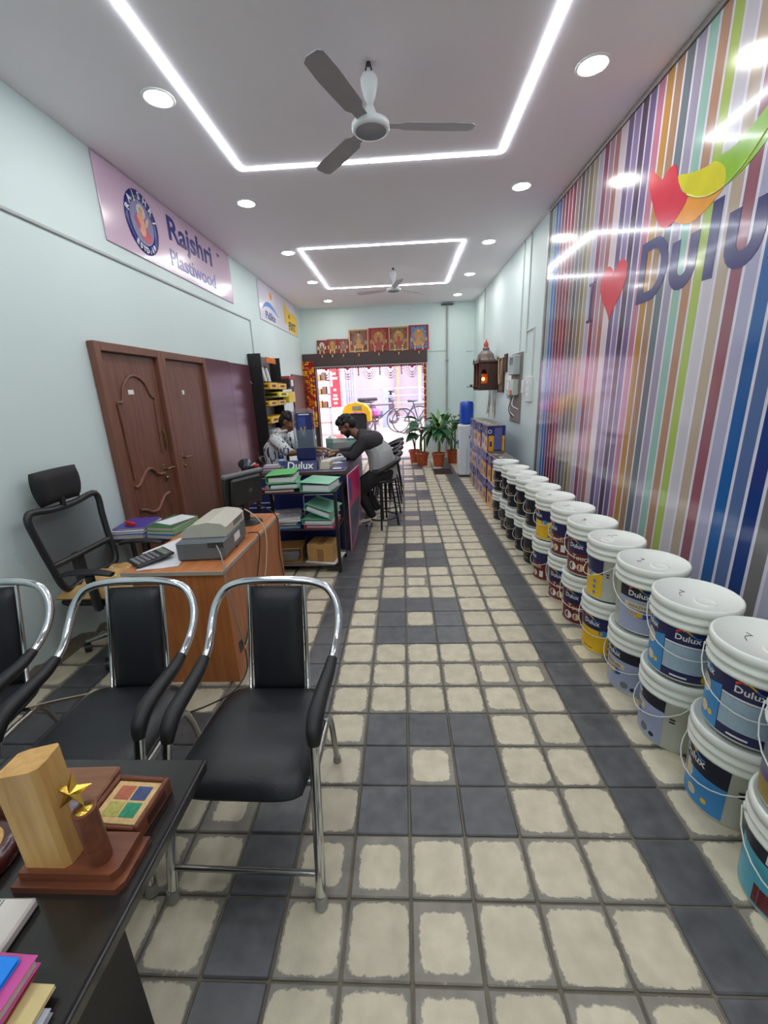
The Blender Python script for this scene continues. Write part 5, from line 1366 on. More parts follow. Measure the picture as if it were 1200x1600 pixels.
# small things on the counter
t = thing('glue_bottle', 'white bottle with navy cap standing on the counter', 'bottle', (-1.235, 4.14, CT))
b = MB(); b.lathe([(0, 0), (.027, 0), (.029, .01), (.029, .09), (.026, .1), (.02, .105)], 18); b.build('body', M('bottle_pale', (196, 206, 220), .35), t)
b = MB(); b.lathe([(.0295, .03), (.0295, .08)], 18); b.build('label', M('bottle_label', (80, 96, 150), .4), t)
b = MB(); b.lathe([(.026, .1), (.026, .14), (.022, .145), (0, .145)], 18); b.build('cap', MATS['sign_navy'], t)
t = thing('desk_tray', 'black desk tray with small items at the left of the counter', 'tray', (-1.53, 4.12, CT))
b = MB()
for lo, hi in (((-.1, -.06, 0), (.1, .06, .006)), ((-.1, -.06, 0), (-.095, .06, .04)), ((.095, -.06, 0), (.1, .06, .04)), ((-.1, -.06, 0), (.1, -.055, .04)), ((-.1, .055, 0), (.1, .06, .04))): b.box(lo, hi)
b.build('tray', blackp, t)
b = MB(); b.box((.0, -.03, .006), (.06, .03, .055), 0, .01); b.build('red_stamp_pad', M('stamp_red', (180, 44, 50), .5), t)
b = MB(); b.cyl((-.05, 0, .02), (.02, .03, .06), .01, n=8); b.build('marker_pen', lamp_white, t)
t = thing('table_mirror', 'small oval dark mirror propped on the black tray', 'mirror', (-1.575, 4.03, CT))
b = MB(); X = Matrix.Translation((0, 0, .075)) @ Matrix.Rotation(R(70), 4, 'X')
b.lathe([(0, .004), (.055, .004), (.06, 0), (.055, -.004), (0, -.004)], 24, X=X @ Matrix.Diagonal((1.15, .9, 1, 1))); b.build('glass', M('dark_mirror', (90, 94, 98), .12, .8), t)
b = MB(); b.tube([(0, .0, .03), (0, .03, 0)], .006, 6); b.tube([(-.03, 0, .003), (.03, 0, .003)], .004, 6); b.build('stand', blackp, t)
t = thing('visiting_cards', 'stack of white and pink cards beside the counter bottle', 'cards', (-1.32, 4.10, CT), R(4))
for k, (c, w_) in enumerate((((206, 206, 212), .085), ((150, 60, 80), .08), ((222, 222, 226), .085), ((190, 180, 186), .075))):
    q = MB(); q.box((-w_, -.05, .012 * k), (w_, .05, .011 + .012 * k), 0, .001); q.build('card_block', M('card_%d' % k, c, .5), t)
t = thing('colour_card_box', 'cream tapered card box beside the counter sign', 'box', (-.775, 4.10, CT), R(-6))
b = MB(); b.add([(-.05, -.06, 0), (.045, -.06, 0), (.05, .06, 0), (-.05, .06, 0), (-.04, -.05, .07), (.05, -.05, .07), (.055, .06, .075), (-.045, .06, .075)], [(0, 3, 2, 1), (4, 5, 6, 7), (0, 1, 5, 4), (1, 2, 6, 5), (2, 3, 7, 6), (3, 0, 4, 7)]); b.build('box', M('cream_card', (214, 206, 180), .5), t)
b = MB(); b.tube([(-.06, .08, 0), (-.075, .075, .1)], .006, 6); b.tube([(-.045, .08, 0), (-.055, .09, .11)], .006, 6); b.build('pen', lamp_white, t)
t = thing('paper_bundle', 'loose white paper bundle lying on the counter', 'paper', (-.74, 4.36, CT), R(25))
b = MB(); b.tube([(-.11, 0, .03), (0, .01, .045), (.11, -.01, .06)], [.03, .032, .02], 8, sy=.6, sub=3); b.build('roll', whitep, t)
b = MB(); b.box((-.1, -.06, 0), (.08, .05, .012), 0, .003); b.build('sheets', whitep, t)
t = thing('tape_dispenser', 'small clear tape dispenser on the counter', 'tape dispenser', (-.69, 4.52, CT), R(20))
b = MB(); b.box((-.05, -.02, 0), (.06, .02, .03), 0, .006); b.build('base', M('pale_plastic', (206, 210, 214), .4), t)
b = MB(); b.lathe([(.02, -.012), (.035, -.012), (.035, .012), (.02, .012), (.02, -.012)], 20, X=Matrix.Translation((-.01, 0, .045)) @ Matrix.Rotation(R(90), 4, 'X')); b.build('tape_roll', M('tape_pale', (214, 214, 200), .3), t)
t = thing('shade_card', 'flat navy shade card on the counter corner', 'brochure', (-.645, 4.08, CT), R(3))
b = MB(); b.box((-.06, -.09, 0), (.06, .10, .006), 0, .001); sc_ = b.build('card', M('card_navy', (56, 58, 120), .3, var=.1), t)
b = MB(); b.box((-.055, -.085, .006), (.03, -.02, .0066)); b.build('printed_corner', lamp_white, sc_)
t = thing('yellow_notepad', 'bright yellow-green notepad on the counter between the two men', 'notepad', (-.83, 4.98, CT), R(10))
b = MB(); b.box((-.07, -.1, 0), (.07, .1, .03), 0, .004); b.build('pad', M('lime_pad', (214, 232, 60), .5), t)
b = MB(); b.box((-.07, -.1, .03), (.07, -.08, .034), 0, .001); b.build('binding', lab_yellow, t)
t = thing('glass_case', 'pale green clear glass case on the far part of counter', 'glass case', (-.8, 5.75, CT))
gl = CLEAR('green_glass', (150, 206, 190), .32)
b = MB()
for lo, hi in (((-.22, -.25, 0), (.2, -.244, .13)), ((.194, -.244, 0), (.2, .3, .13)), ((-.22, .294, 0), (.194, .3, .13)), ((-.22, -.244, 0), (-.214, .294, .13))): b.box(lo, hi)
b.build('glass_side', gl, t)
b = MB(); b.box((-.225, -.255, .13), (.205, .305, .138), 0, .002); b.build('glass_top', CLEAR('green_glass_top', (170, 220, 206), .45), t)

# pink standee against the aisle side of the counter
t = thing('standee_board', 'pink bordered poster board leaning on the aisle side of counter', 'poster board', (-.53, 4.3, 0))
pk = M('magenta_border', (196, 42, 104), .35, var=.05)
out = [(-.36, .005), (-.30, .02), (-.12, .09), (.05, .19), (.14, .33), (.19, .47), (.2, .62), (.2, .79), (-.36, .79)]
Xs = frame((.013, 0, 0), (.10, .995, 0), (0, 0, 1))
b = MB(); b.prism(out, 0, .008, X=Xs); bd = b.build('board', pk, t)
b = MB(); b.prism([(-.335, .06), (-.1, .14), (.04, .24), (.1, .36), (.13, .47), (-.33, .45)], .008, .0086, X=Xs); b.build('printed_photo', M('poster_photo', (70, 84, 110), .35, var=.5, vs=9), bd)
b = MB(); b.prism([(-.335, .52), (-.22, .52), (-.22, .74), (-.335, .74)], .008, .0086, X=Xs); b.build('printed_photo', M('poster_blue', (60, 74, 140), .35, var=.4, vs=12), bd)
b = MB(); b.tube([tuple(Xs @ Vector((p[0], p[1], .004))) for p in out], .006, 6, closed=True); b.build('edge_trim', M('pale_pink_edge', (228, 170, 190), .4), bd)

# ---------------------------------------------------------------- black file rack
t = thing('file_rack', 'black steel three-shelf rack in front of the counter', 'rack', (-.93, 3.6, 0))
rx0, rx1, ry0, ry1 = -1.27, -.595, 3.44, 3.80
for x in (rx0, rx1):
    for y in (ry0, ry1):
        b = MB(); b.box((x - .014, y - .014, 0), (x + .014, y + .014, .755), 0, .003); b.wb('post', blackp, t)
for z in (.08, .415, .75):
    b = MB(); b.box((rx0 - .01, ry0 - .01, z - .012), (rx1 + .01, ry1 + .01, z), 0, .002); b.wb('shelf', blackp if z > .1 else M('rack_shelf_grey', (110, 104, 92), .6), t)
b = MB(); b.prism([(rx1 - .13, .02), (rx1, .02), (rx1, .10)], 0, .006, X=frame((0, ry0 - .004, 0), (1, 0, 0), (0, 0, 1))); b.wb('gusset', blackp, t)
def binder(x, y, z, w_, d, h, rz, cover, label, tilt=0, open_=0.0, roll_=0):
    t = thing('lever_binder', label, 'binder', (x, y, z), group='binders on the black rack', rot=(R(tilt), R(roll_), R(rz)))
    Xo = Matrix.Translation((-w_ / 2, 0, h)) @ Matrix.Rotation(-open_, 4, 'Y')
    q = MB(); q.box((0, -d / 2, -.0035), (w_, d / 2, 0), 0, .001, Xo); q.build('top_cover', cover, t)
    q = MB(); q.box((-w_ / 2, -d / 2, 0), (w_ / 2, d / 2, .0035), 0, .001); q.build('bottom_cover', cover, t)
    q = MB(); q.box((-w_ / 2, -d / 2, .0035), (-w_ / 2 + .004, d / 2, h)); q.build('spine', cover, t)
    q = MB(); q.box((-w_ / 2 + .02, -d / 2 + .012, .004), (w_ / 2 - .012, d / 2 - .012, h * .62), 0, .003); q.build('pages', whitep, t)
    return t
gr1 = M('bright_green_binder', (96, 190, 104), .4, var=.08); gr2 = M('mint_binder', (126, 194, 162), .4, var=.08); mar = M('maroon_binder', (130, 44, 56), .4)
binder(-1.10, 3.60, .751, .28, .32, .03, 6, mar, 'maroon binder flat under the green binders')
binder(-1.06, 3.60, .783, .26, .30, .05, 8, gr2, 'mint binder under the bright green one')
binder(-1.07, 3.60, .835, .25, .30, .065, 4, gr1, 'bright green binder topmost on the black rack', open_=.06)
binder(-.74, 3.59, .751, .27, .31, .085, -10, gr2, 'mint lever binder on the right of the rack top', open_=-.05)
# middle shelf
binder(-.75, 3.61, .416, .27, .31, .03, -4, M('pink_binder', (206, 56, 106), .4), 'pink flat file on the middle rack shelf')
binder(-.76, 3.61, .448, .27, .31, .05, -6, gr2, 'lower mint binder on the middle rack shelf')
binder(-.745, 3.60, .548, .25, .31, .055, -10, gr2, 'mint binder lying tilted on the middle rack shelf', roll_=19, open_=.04)
binder(-1.08, 3.61, .416, .27, .31, .03, 6, M('blue_flat_file', (70, 130, 206), .4), 'blue flat file under papers on the middle shelf')
binder(-1.08, 3.61, .448, .27, .31, .03, -3, M('sage_file', (136, 160, 130), .4), 'sage green file under papers on the middle shelf')
t = thing('paper_pile', 'pile of printed white papers on the middle rack shelf', 'papers', (-1.07, 3.60, .479), R(14))
for k in range(5):
    q = MB(); q.box((-.12 + .006 * (k % 2), -.15, .009 * k), (.12 - .01 * (k % 3), .14, .008 + .009 * k), 0, .001, Matrix.Rotation(R(3 * (k % 3) - 3), 4, 'Z')); q.build('sheaf', whitep if k < 4 else M('news_print', (176, 176, 182), .6, var=.3, vs=30), t)
# bottom shelf cartons
card = M('cardboard', (186, 144, 84), .75, var=.08, vs=12); card_d = M('cardboard_dark', (150, 108, 62), .75)
t = thing('cardboard_box', 'closed cardboard box on the bottom rack shelf', 'box', (-.76, 3.58, .088), R(-8))
b = MB(); b.box((-.125, -.10, 0), (.125, .11, .165), 0, .004); cb2 = b.build('box', card, t)
b = MB(); b.box((-.03, -.1012, .0), (.03, -.1, .12)); b.box((-.03, -.1, .165), (.03, .11, .1658)); b.build('tape', card_d, cb2)
t = thing('white_board', 'white sheet under the closed cardboard box', 'board', (-.74, 3.6, .0805), R(-12)); b = MB(); b.box((-.15, -.15, 0), (.14, .14, .006), 0, .001); b.build('sheet', whitep, t)
t = thing('cardboard_box', 'open torn cardboard box with papers on the bottom shelf', 'box', (-1.09, 3.60, .081), R(6))
b = MB()
for lo, hi in (((-.13, -.12, 0), (.13, .12, .004)), ((-.13, -.12, 0), (-.126, .12, .13)), ((.126, -.12, 0), (.13, .12, .13)), ((-.13, .116, 0), (.13, .12, .13))): b.box(lo, hi)
b.build('box', card, t)
b = MB(); b.box((-.13, -.10, -.002), (.13, .0, .002), 0, 0, Matrix.Translation((0, -.12, .13)) @ Matrix.Rotation(R(-25), 4, 'X')); b.build('flap', card, t)
b = MB(); b.box((0, -.1, -.002), (.06, .1, .002), 0, 0, Matrix.Translation((.13, 0, .13)) @ Matrix.Rotation(R(-60), 4, 'Y')); b.build('flap', card_d, t)
for k in range(4):
    q = MB(); q.box((-.1, -.1 + .0, .01 + .014 * k), (.09, .08, .022 + .014 * k), 0, .002, Matrix.Rotation(R(6 * k - 8), 4, 'Z')); q.build('paper_sheaf', M('dull_paper', (160, 158, 156), .7), t)

# ---------------------------------------------------------------- bar stools
stool_blk = M('stool_black', (24, 24, 26), .4, var=.05)
def make_stool():
    t = thing('bar_stool', '', 'stool')
    b = MB(); b.lathe([(0, .545), (.15, .545), (.165, .555), (.168, .572), (.155, .588), (.1, .594), (0, .595)], 28); b.build('seat', M('stool_vinyl', (28, 28, 31), .4), t)
    for k in range(4):
        a = R(90 * k)
        b = MB(); b.cyl((.12 * math.cos(a), .12 * math.sin(a), .545), (.195 * math.cos(a), .195 * math.sin(a), 0), .0125, n=10); b.build('leg', stool_blk, t)
    b = MB(); b.tube([(.178 * math.cos(2 * PI * i / 28), .178 * math.sin(2 * PI * i / 28), .12) for i in range(28)], .0085, 6, closed=True); b.build('foot_ring', stool_blk, t)
    b = MB(); b.tube([(.215 * math.cos(R(a)), .215 * math.sin(R(a)), .70 + .10 * math.cos(R(a))) for a in range(-100, 101, 10)], .027, 8); b.build('back_rail', stool_blk, t)
    for a in (-62, 0, 62):
        b = MB(); b.cyl((.15 * math.cos(R(a)), .15 * math.sin(R(a)), .56), (.212 * math.cos(R(a)), .212 * math.sin(R(a)), .70 + .10 * math.cos(R(a))), .010, n=8); b.build('rail_post', stool_blk, t)
    return t
st = make_stool()
st.location = (-.27, 4.76, 0); tag(st, 'black bar stool the customer sits on', 'stool', 'black bar stools along the counter')
for k, (x, y, rz) in enumerate(((-.245, 5.26, 4), (-.235, 5.78, -5), (-.225, 6.28, 6), (-.225, 6.78, -3))):
    c = copy_tree(st); c.location = (x, y, 0); c.rotation_euler = (0, 0, R(rz)); tag(c, 'empty black bar stool, %s behind the customer' % ['first', 'second', 'third', 'farthest'][k], 'stool', 'black bar stools along the counter')
c = copy_tree(st); c.location = (-1.60, 5.15, 0); c.rotation_euler = (0, 0, R(180)); tag(c, 'black stool under the man behind the counter', 'stool', 'black bar stools along the counter')
# ================================================================ people
skin_m = M('brown_skin', (128, 84, 62), .5, var=.05, vs=20)
hair_m = M('black_hair', (18, 16, 16), .6, var=.2, vs=60, bump=.5, bs=120)
def hand(b, wrist, d, palm_n, side, curl=.5):
    """palm with four fingers and a thumb; d = pointing direction, palm_n = back-of-hand normal"""
    w = Vector(wrist); d = Vector(d).normalized(); n = Vector(palm_n); n = (n - d * n.dot(d)).normalized(); s = d.cross(n) * side
    for k in range(4):
        o = (k - 1.5) * .018
        b.caps(w + s * (o * .7) + d * .01, w + s * o + d * .075, .015, .012, 8)
        L = (.062, .075, .07, .055)[k]
        k0 = w + s * o + d * .078; k1 = k0 + (d * math.cos(curl * .6) - n * math.sin(curl * .6)) * L * .5
        k2 = k1 + (d * math.cos(curl * 1.6) - n * math.sin(curl * 1.6)) * L * .5
        b.caps(k0, k1, .0095, .009, 8); b.caps(k1, k2, .009, .0075, 8)
    t0 = w + s * -.022 + d * .025; t1 = t0 - s * .028 + d * .03 - n * .01; t2 = t1 - s * .008 + d * .028 - n * .008
    b.caps(t0, t1, .013, .011, 8); b.caps(t1, t2, .011, .009, 8)
def head(b, Hm):
    def P(x, y, z): return Hm @ Vector((x, y, z))
    def E(c, r):
        q = MB(); q.ball((0, 0, 0), r, 14, 10)
        b.add([Hm @ (Vector(v) + Vector(c)) for v in q.v], q.f, 0, True)
    E((-.012, 0, .035), (.098, .078, .088)); E((.022, 0, -.03), (.068, .06, .072)); E((.05, 0, -.078), (.034, .034, .028)); E((.04, 0, -.02), (.06, .055, .06))
    b.caps(P(.083, 0, .018), P(.103, 0, -.018), .009, .013, 8); E((.1, 0, -.02), (.014, .019, .01))          # nose
    E((.088, .0, .03), (.014, .05, .012))                                                    # brow
    E((.088, 0, -.05), (.013, .026, .008)); E((.086, 0, -.062), (.013, .022, .008))          # lips
    for s in (-1, 1):
        E((.062, s * .05, -.015), (.03, .024, .028)); E((-.012, s * .079, -.005), (.02, .010, .032))
def face_parts(Hm, root, beard):
    for s in (-1, 1):
        q = MB(); q.ball((0, 0, 0), (.009, .012, .008), 10, 6); q.v = [tuple(Hm @ (Vector(v) + Vector((.083, s * .031, .008)))) for v in q.v]; e = q.wb('eye', M('eye_white', (222, 216, 206), .25), root)
        q = MB(); q.ball((0, 0, 0), (.004, .006, .006), 8, 6); q.v = [tuple(Hm @ (Vector(v) + Vector((.0905, s * .031, .006)))) for v in q.v]; q.wb('iris', M('dark_iris', (24, 16, 12), .2), e)
        q = MB(); q.caps(Hm @ Vector((.096, s * .014, .034)), Hm @ Vector((.082, s * .05, .034)), .006, .004, 8); q.wb('eyebrow', hair_m, root)
    q = MB(); rnd = random.Random(4)
    def E(c, r):
        p = MB(); p.ball((0, 0, 0), r, 12, 8); q.add([Hm @ (Vector(v) + Vector(c)) for v in p.v], p.f, 0, True)
    E((-.022, 0, .05), (.098, .086, .085)); E((-.055, 0, .0), (.065, .08, .075)); E((.02, 0, .095), (.066, .07, .038)); E((.05, .02, .088), (.035, .04, .026)); E((.045, -.03, .09), (.035, .035, .026))
    for k in range(34):
        a = rnd.uniform(0, 2 * PI); z = rnd.uniform(.04, .13); r = .085 * math.sqrt(max(0, 1 - ((z - .03) / .115) ** 2))
        E((-.015 + r * 1.08 * math.cos(a) * (1 if math.cos(a) < 0 else .85), r * math.sin(a), z + .004), (.016, .016, .012))
    me = remesh(q, 'hair', .007, 2); me.materials.append(hair_m); o = Vector((0, 0, 0)); p = root
    while p: o += p.location; p = p.parent
    me.transform(Matrix.Translation(-o)); obj('hair', me, root)
    if beard:
        q = MB()
        def E2(c, r):
            p = MB(); p.ball((0, 0, 0), r, 12, 8); q.add([Hm @ (Vector(v) + Vector(c)) for v in p.v], p.f, 0, True)
        for i in range(11):
            a = R(-85 + 17 * i); E2((.018 + .062 * math.cos(a), .064 * math.sin(a), -.055 - .03 * math.cos(a)), (.016, .016, .024))
        E2((.092, 0, -.036), (.008, .026, .006))
        me = remesh(q, 'beard', .006, 3); me.materials.append(hair_m); me.transform(Matrix.Translation(-o)); obj('beard', me, root)
def finish(b, nm, mat, root, voxel=.009, smooth=4):
    me = remesh(b, nm, voxel, smooth); me.materials.append(mat)
    o = Vector((0, 0, 0)); p = root
    while p: o += p.location; p = p.parent
    me.transform(Matrix.Translation(-o)); return obj(nm, me, root)
def headmat(c, fwd, side=(0, 1, 0)):
    f = Vector(fwd).normalized(); s = Vector(side); s = (s - f * s.dot(f)).normalized(); u = f.cross(s)
    if u.z < 0: s = -s; u = f.cross(s)
    return Matrix(((f.x, s.x, u.x, c[0]), (f.y, s.y, u.y, c[1]), (f.z, s.z, u.z, c[2]), (0, 0, 0, 1)))

# ---- customer: leans over the counter, facing left
t = thing('person', 'man in grey shirt with black sleeves and jeans leaning on the counter', 'person', (-.27, 4.76, .595))
Y = 4.76
hips = [(-.25, Y - .085, .665), (-.25, Y + .085, .665)]
knee = [(-.525, Y - .10, .47), (-.50, Y + .10, .50)]
ank = [(-.385, Y - .095, .165), (-.34, Y + .10, .20)]
sh = [(-.415, Y - .165, 1.035), (-.425, Y + .165, 1.035)]
elb = [(-.555, Y - .215, .885), (-.60, Y + .20, .885)]
wri = [(-.765, Y - .09, .885), (-.755, Y + .10, .90)]
Hm = headmat((-.63, Y - .005, 1.195), (-.74, -.08, -.67))
b = MB()
head(b, Hm)
b.caps((-.50, Y, 1.085), (-.60, Y, 1.15), .056, .05)
b.caps((-.25, Y, .69), (-.27, Y, .92), .10, .105); b.caps((-.27, Y, .92), (-.43, Y, 1.05), .11, .085)
for i in (0, 1):
    b.caps(hips[i], knee[i], .07, .05); b.caps(knee[i], ank[i], .048, .034); b.caps(ank[i], Vector(ank[i]) + Vector((-.06, 0, -.045)), .034, .03)
    b.caps(sh[i], elb[i], .045, .036); b.caps(elb[i], wri[i], .036, .025)
hand(b, wri[0], (-.9, .25, .05), (0, 0, 1), 1, .5)
hand(b, wri[1], (-.85, -.35, .0), (0, 0, 1), -1, .9)
body = finish(b, 'body', skin_m, t, .0075, 3)
face_parts(Hm, t, True)
b = MB()      # light grey torso of the shirt
b.caps((-.255, Y - .045, .71), (-.265, Y - .05, .87), .142, .145); b.caps((-.255, Y + .045, .71), (-.265, Y + .05, .87), .142, .145)
b.caps((-.265, Y - .05, .87), (-.36, Y - .07, 1.0), .143, .108); b.caps((-.265, Y + .05, .87), (-.36, Y + .07, 1.0), .143, .108)
b.caps((-.205, Y, .665), (-.225, Y, .78), .135, .14)
finish(b, 'shirt', M('light_grey_jersey', (176, 178, 180), .8, var=.06, vs=40, bump=.3, bs=90), t, .01, 4)
b = MB()      # dark raglan sleeves and shoulders
for i in (0, 1):
    s = -1 if i == 0 else 1
    b.caps((-.44, Y + s * .05, 1.075), sh[i], .075, .075); b.caps(sh[i], elb[i], .072, .056); b.caps(elb[i], Vector(elb[i]).lerp(Vector(wri[i]), .9), .05, .036)
    b.caps((-.335, Y + s * .08, 1.01), sh[i], .115, .08)
b.caps((-.45, Y - .03, 1.07), (-.45, Y + .03, 1.07), .075, .075); b.caps((-.36, Y, 1.02), (-.47, Y, 1.085), .125, .075)
finish(b, 'raglan_sleeves', M('charcoal_jersey', (50, 47, 52), .85, var=.08, vs=40, bump=.3, bs=90), t, .009, 4)
b = MB()
b.caps((-.235, Y - .05, .665), (-.235, Y + .05, .665), .13, .13)
for i in (0, 1):
    b.caps(hips[i], knee[i], .10, .08); b.caps(knee[i], ank[i], .07, .05)
finish(b, 'jeans', M('black_denim', (28, 28, 31), .8, var=.1, vs=60), t, .01, 4)
b = MB(); b.tube([(-.245 + .145 * math.cos(2 * PI * i / 20), Y + .19 * math.sin(2 * PI * i / 20), .715 + .02 * math.cos(2 * PI * i / 20)) for i in range(20)], .012, 6, closed=True); b.wb('belt', blackp, t)
for i in (0, 1):
    a = Vector(ank[i]); b = MB()
    b.caps(a + Vector((.02, 0, -.045)), a + Vector((-.06, 0, -.07)), .042, .042); b.caps(a + Vector((-.06, 0, -.07)), a + Vector((-.165, 0, -.105)), .041, .034)
    sh_ = finish(b, 'shoe', M('white_sneaker', (214, 208, 196), .5, var=.08, vs=30), t, .008, 3)
    q = MB(); q.tube([tuple(a + Vector((-.02, -.045, -.06))), tuple(a + Vector((-.06, -.046, -.075))), tuple(a + Vector((-.12, -.04, -.09)))], .006, 6, sub=3); q.wb('shoe_stripe', blackp, sh_)

# ---- shopkeeper behind the counter, facing right
t = thing('person', 'man in white shirt with blue dashes sitting behind the counter', 'person', (-1.60, 5.15, .595))
Y = 5.15
hips = [(-1.60, Y - .085, .665), (-1.60, Y + .085, .665)]
knee = [(-1.27, Y - .10, .58), (-1.27, Y + .10, .58)]
ank = [(-1.33, Y - .10, .15), (-1.33, Y + .10, .15)]
sh = [(-1.53, Y - .18, 1.04), (-1.53, Y + .18, 1.04)]
elb = [(-1.36, Y - .25, .885), (-1.34, Y + .22, .885)]
wri = [(-1.06, Y - .12, .885), (-1.05, Y + .08, .885)]
Hm = headmat((-1.405, Y, 1.235), (.86, -.08, -.5))
b = MB(); head(b, Hm)
b.caps((-1.50, Y, 1.09), (-1.43, Y, 1.17), .056, .05)
b.caps((-1.6, Y, .69), (-1.61, Y, .9), .10, .11); b.caps((-1.61, Y, .9), (-1.53, Y, 1.05), .11, .085)
for i in (0, 1):
    b.caps(hips[i], knee[i], .07, .05); b.caps(knee[i], ank[i], .048, .034); b.caps(ank[i], Vector(ank[i]) + Vector((.06, 0, -.06)), .034, .03)
    b.caps(sh[i], elb[i], .045, .038); b.caps(elb[i], wri[i], .038, .027)
hand(b, wri[0], (.9, .1, .02), (0, 0, 1), -1, .8)
hand(b, wri[1], (.9, -.2, .02), (0, 0, 1), 1, .5)
finish(b, 'body', skin_m, t, .0075, 3)
face_parts(Hm, t, False)
m = M('dashed_shirt', (214, 220, 222), .75, var=.04)
nt = m.node_tree; N = nt.nodes; K = nt.links; bs = N['Principled BSDF']
tc = N.new('ShaderNodeTexCoord'); mp = N.new('ShaderNodeMapping'); mp.inputs['Scale'].default_value = (46, 46, 11); mp.inputs['Rotation'].default_value = (.3, .35, 0)
nz = N.new('ShaderNodeTexNoise'); nz.inputs['Scale'].default_value = 1.0; nz.inputs['Detail'].default_value = .5
mr = N.new('ShaderNodeMapRange'); mr.inputs['From Min'].default_value = .58; mr.inputs['From Max'].default_value = .62
mx = N.new('ShaderNodeMixRGB'); mx.inputs[1].default_value = L3((220, 224, 224)); mx.inputs[2].default_value = L3((44, 56, 96))
K.new(tc.outputs['Object'], mp.inputs[0]); K.new(mp.outputs[0], nz.inputs['Vector']); K.new(nz.outputs['Fac'], mr.inputs['Value']); K.new(mr.outputs[0], mx.inputs['Fac']); K.new(mx.outputs[0], bs.inputs['Base Color'])
b = MB()
for s in (-1, 1):
    b.caps((-1.60, Y + s * .05, .70), (-1.61, Y + s * .06, .9), .12, .122); b.caps((-1.61, Y + s * .06, .9), (-1.54, Y + s * .09, 1.03), .12, .085)
    i = 0 if s < 0 else 1
    b.caps((-1.54, Y + s * .09, 1.03), sh[i], .08, .078); b.caps(sh[i], Vector(sh[i]).lerp(Vector(elb[i]), .8), .074, .066)
b.caps((-1.53, Y, 1.04), (-1.49, Y, 1.10), .085, .068)
finish(b, 'shirt', m, t, .009, 4)
b = MB(); b.tube([(-1.475 + .062 * math.cos(2 * PI * i / 16), Y + .066 * math.sin(2 * PI * i / 16), 1.125 + .012 * math.cos(2 * PI * i / 16)) for i in range(16)], .014, 6, closed=True, sy=1.5); b.wb('collar', M('white_collar', (222, 224, 220), .75), t)
b = MB(); b.caps((-1.6, Y - .04, .67), (-1.6, Y + .04, .67), .115, .115)
for i in (0, 1):
    b.caps(hips[i], knee[i], .09, .07); b.caps(knee[i], ank[i], .07, .05)
finish(b, 'trousers', M('grey_trousers', (70, 70, 78), .8), t, .011, 3)
for i in (0, 1):
    a = Vector(ank[i]); b = MB(); b.caps(a + Vector((-.02, 0, -.09)), a + Vector((.15, 0, -.105)), .042, .035); finish(b, 'shoe', M('dark_shoe', (40, 34, 32), .5), t, .009, 2)
q = MB(); q.caps((-.975, Y - .1, .93), (-.86, Y - .06, .875), .005, .004, 8); q.build('pen', M('pen_white', (226, 226, 226), .4), label='white pen held by the man behind the counter', cat='pen')
# ================================================================ end wall: pictures, garlands, plants, cooler
ZB = DZ + .28
red_cloth = M('red_frame', (168, 34, 44), .5, var=.08); gold_fr = M('gilt_frame', (190, 150, 96), .4, .3)
def picture_mat(nm, c1, c2, c3):
    m = bpy.data.materials.new(nm); m.use_nodes = True; nt = m.node_tree; N = nt.nodes; K = nt.links; b = N['Principled BSDF']; b.inputs['Roughness'].default_value = .4
    tc = N.new('ShaderNodeTexCoord'); v = N.new('ShaderNodeTexNoise'); v.inputs['Scale'].default_value = 16; v.inputs['Detail'].default_value = 3
    K.new(tc.outputs['Object'], v.inputs['Vector'])
    cr = N.new('ShaderNodeValToRGB'); cr.color_ramp.elements[0].color = L3(c1); cr.color_ramp.elements[0].position = .38; cr.color_ramp.elements[1].color = L3(c3); cr.color_ramp.elements[1].position = .62
    e = cr.color_ramp.elements.new(.5); e.color = L3(c2)
    K.new(v.outputs['Fac'], cr.inputs['Fac']); K.new(cr.outputs[0], b.inputs['Base Color']); return m
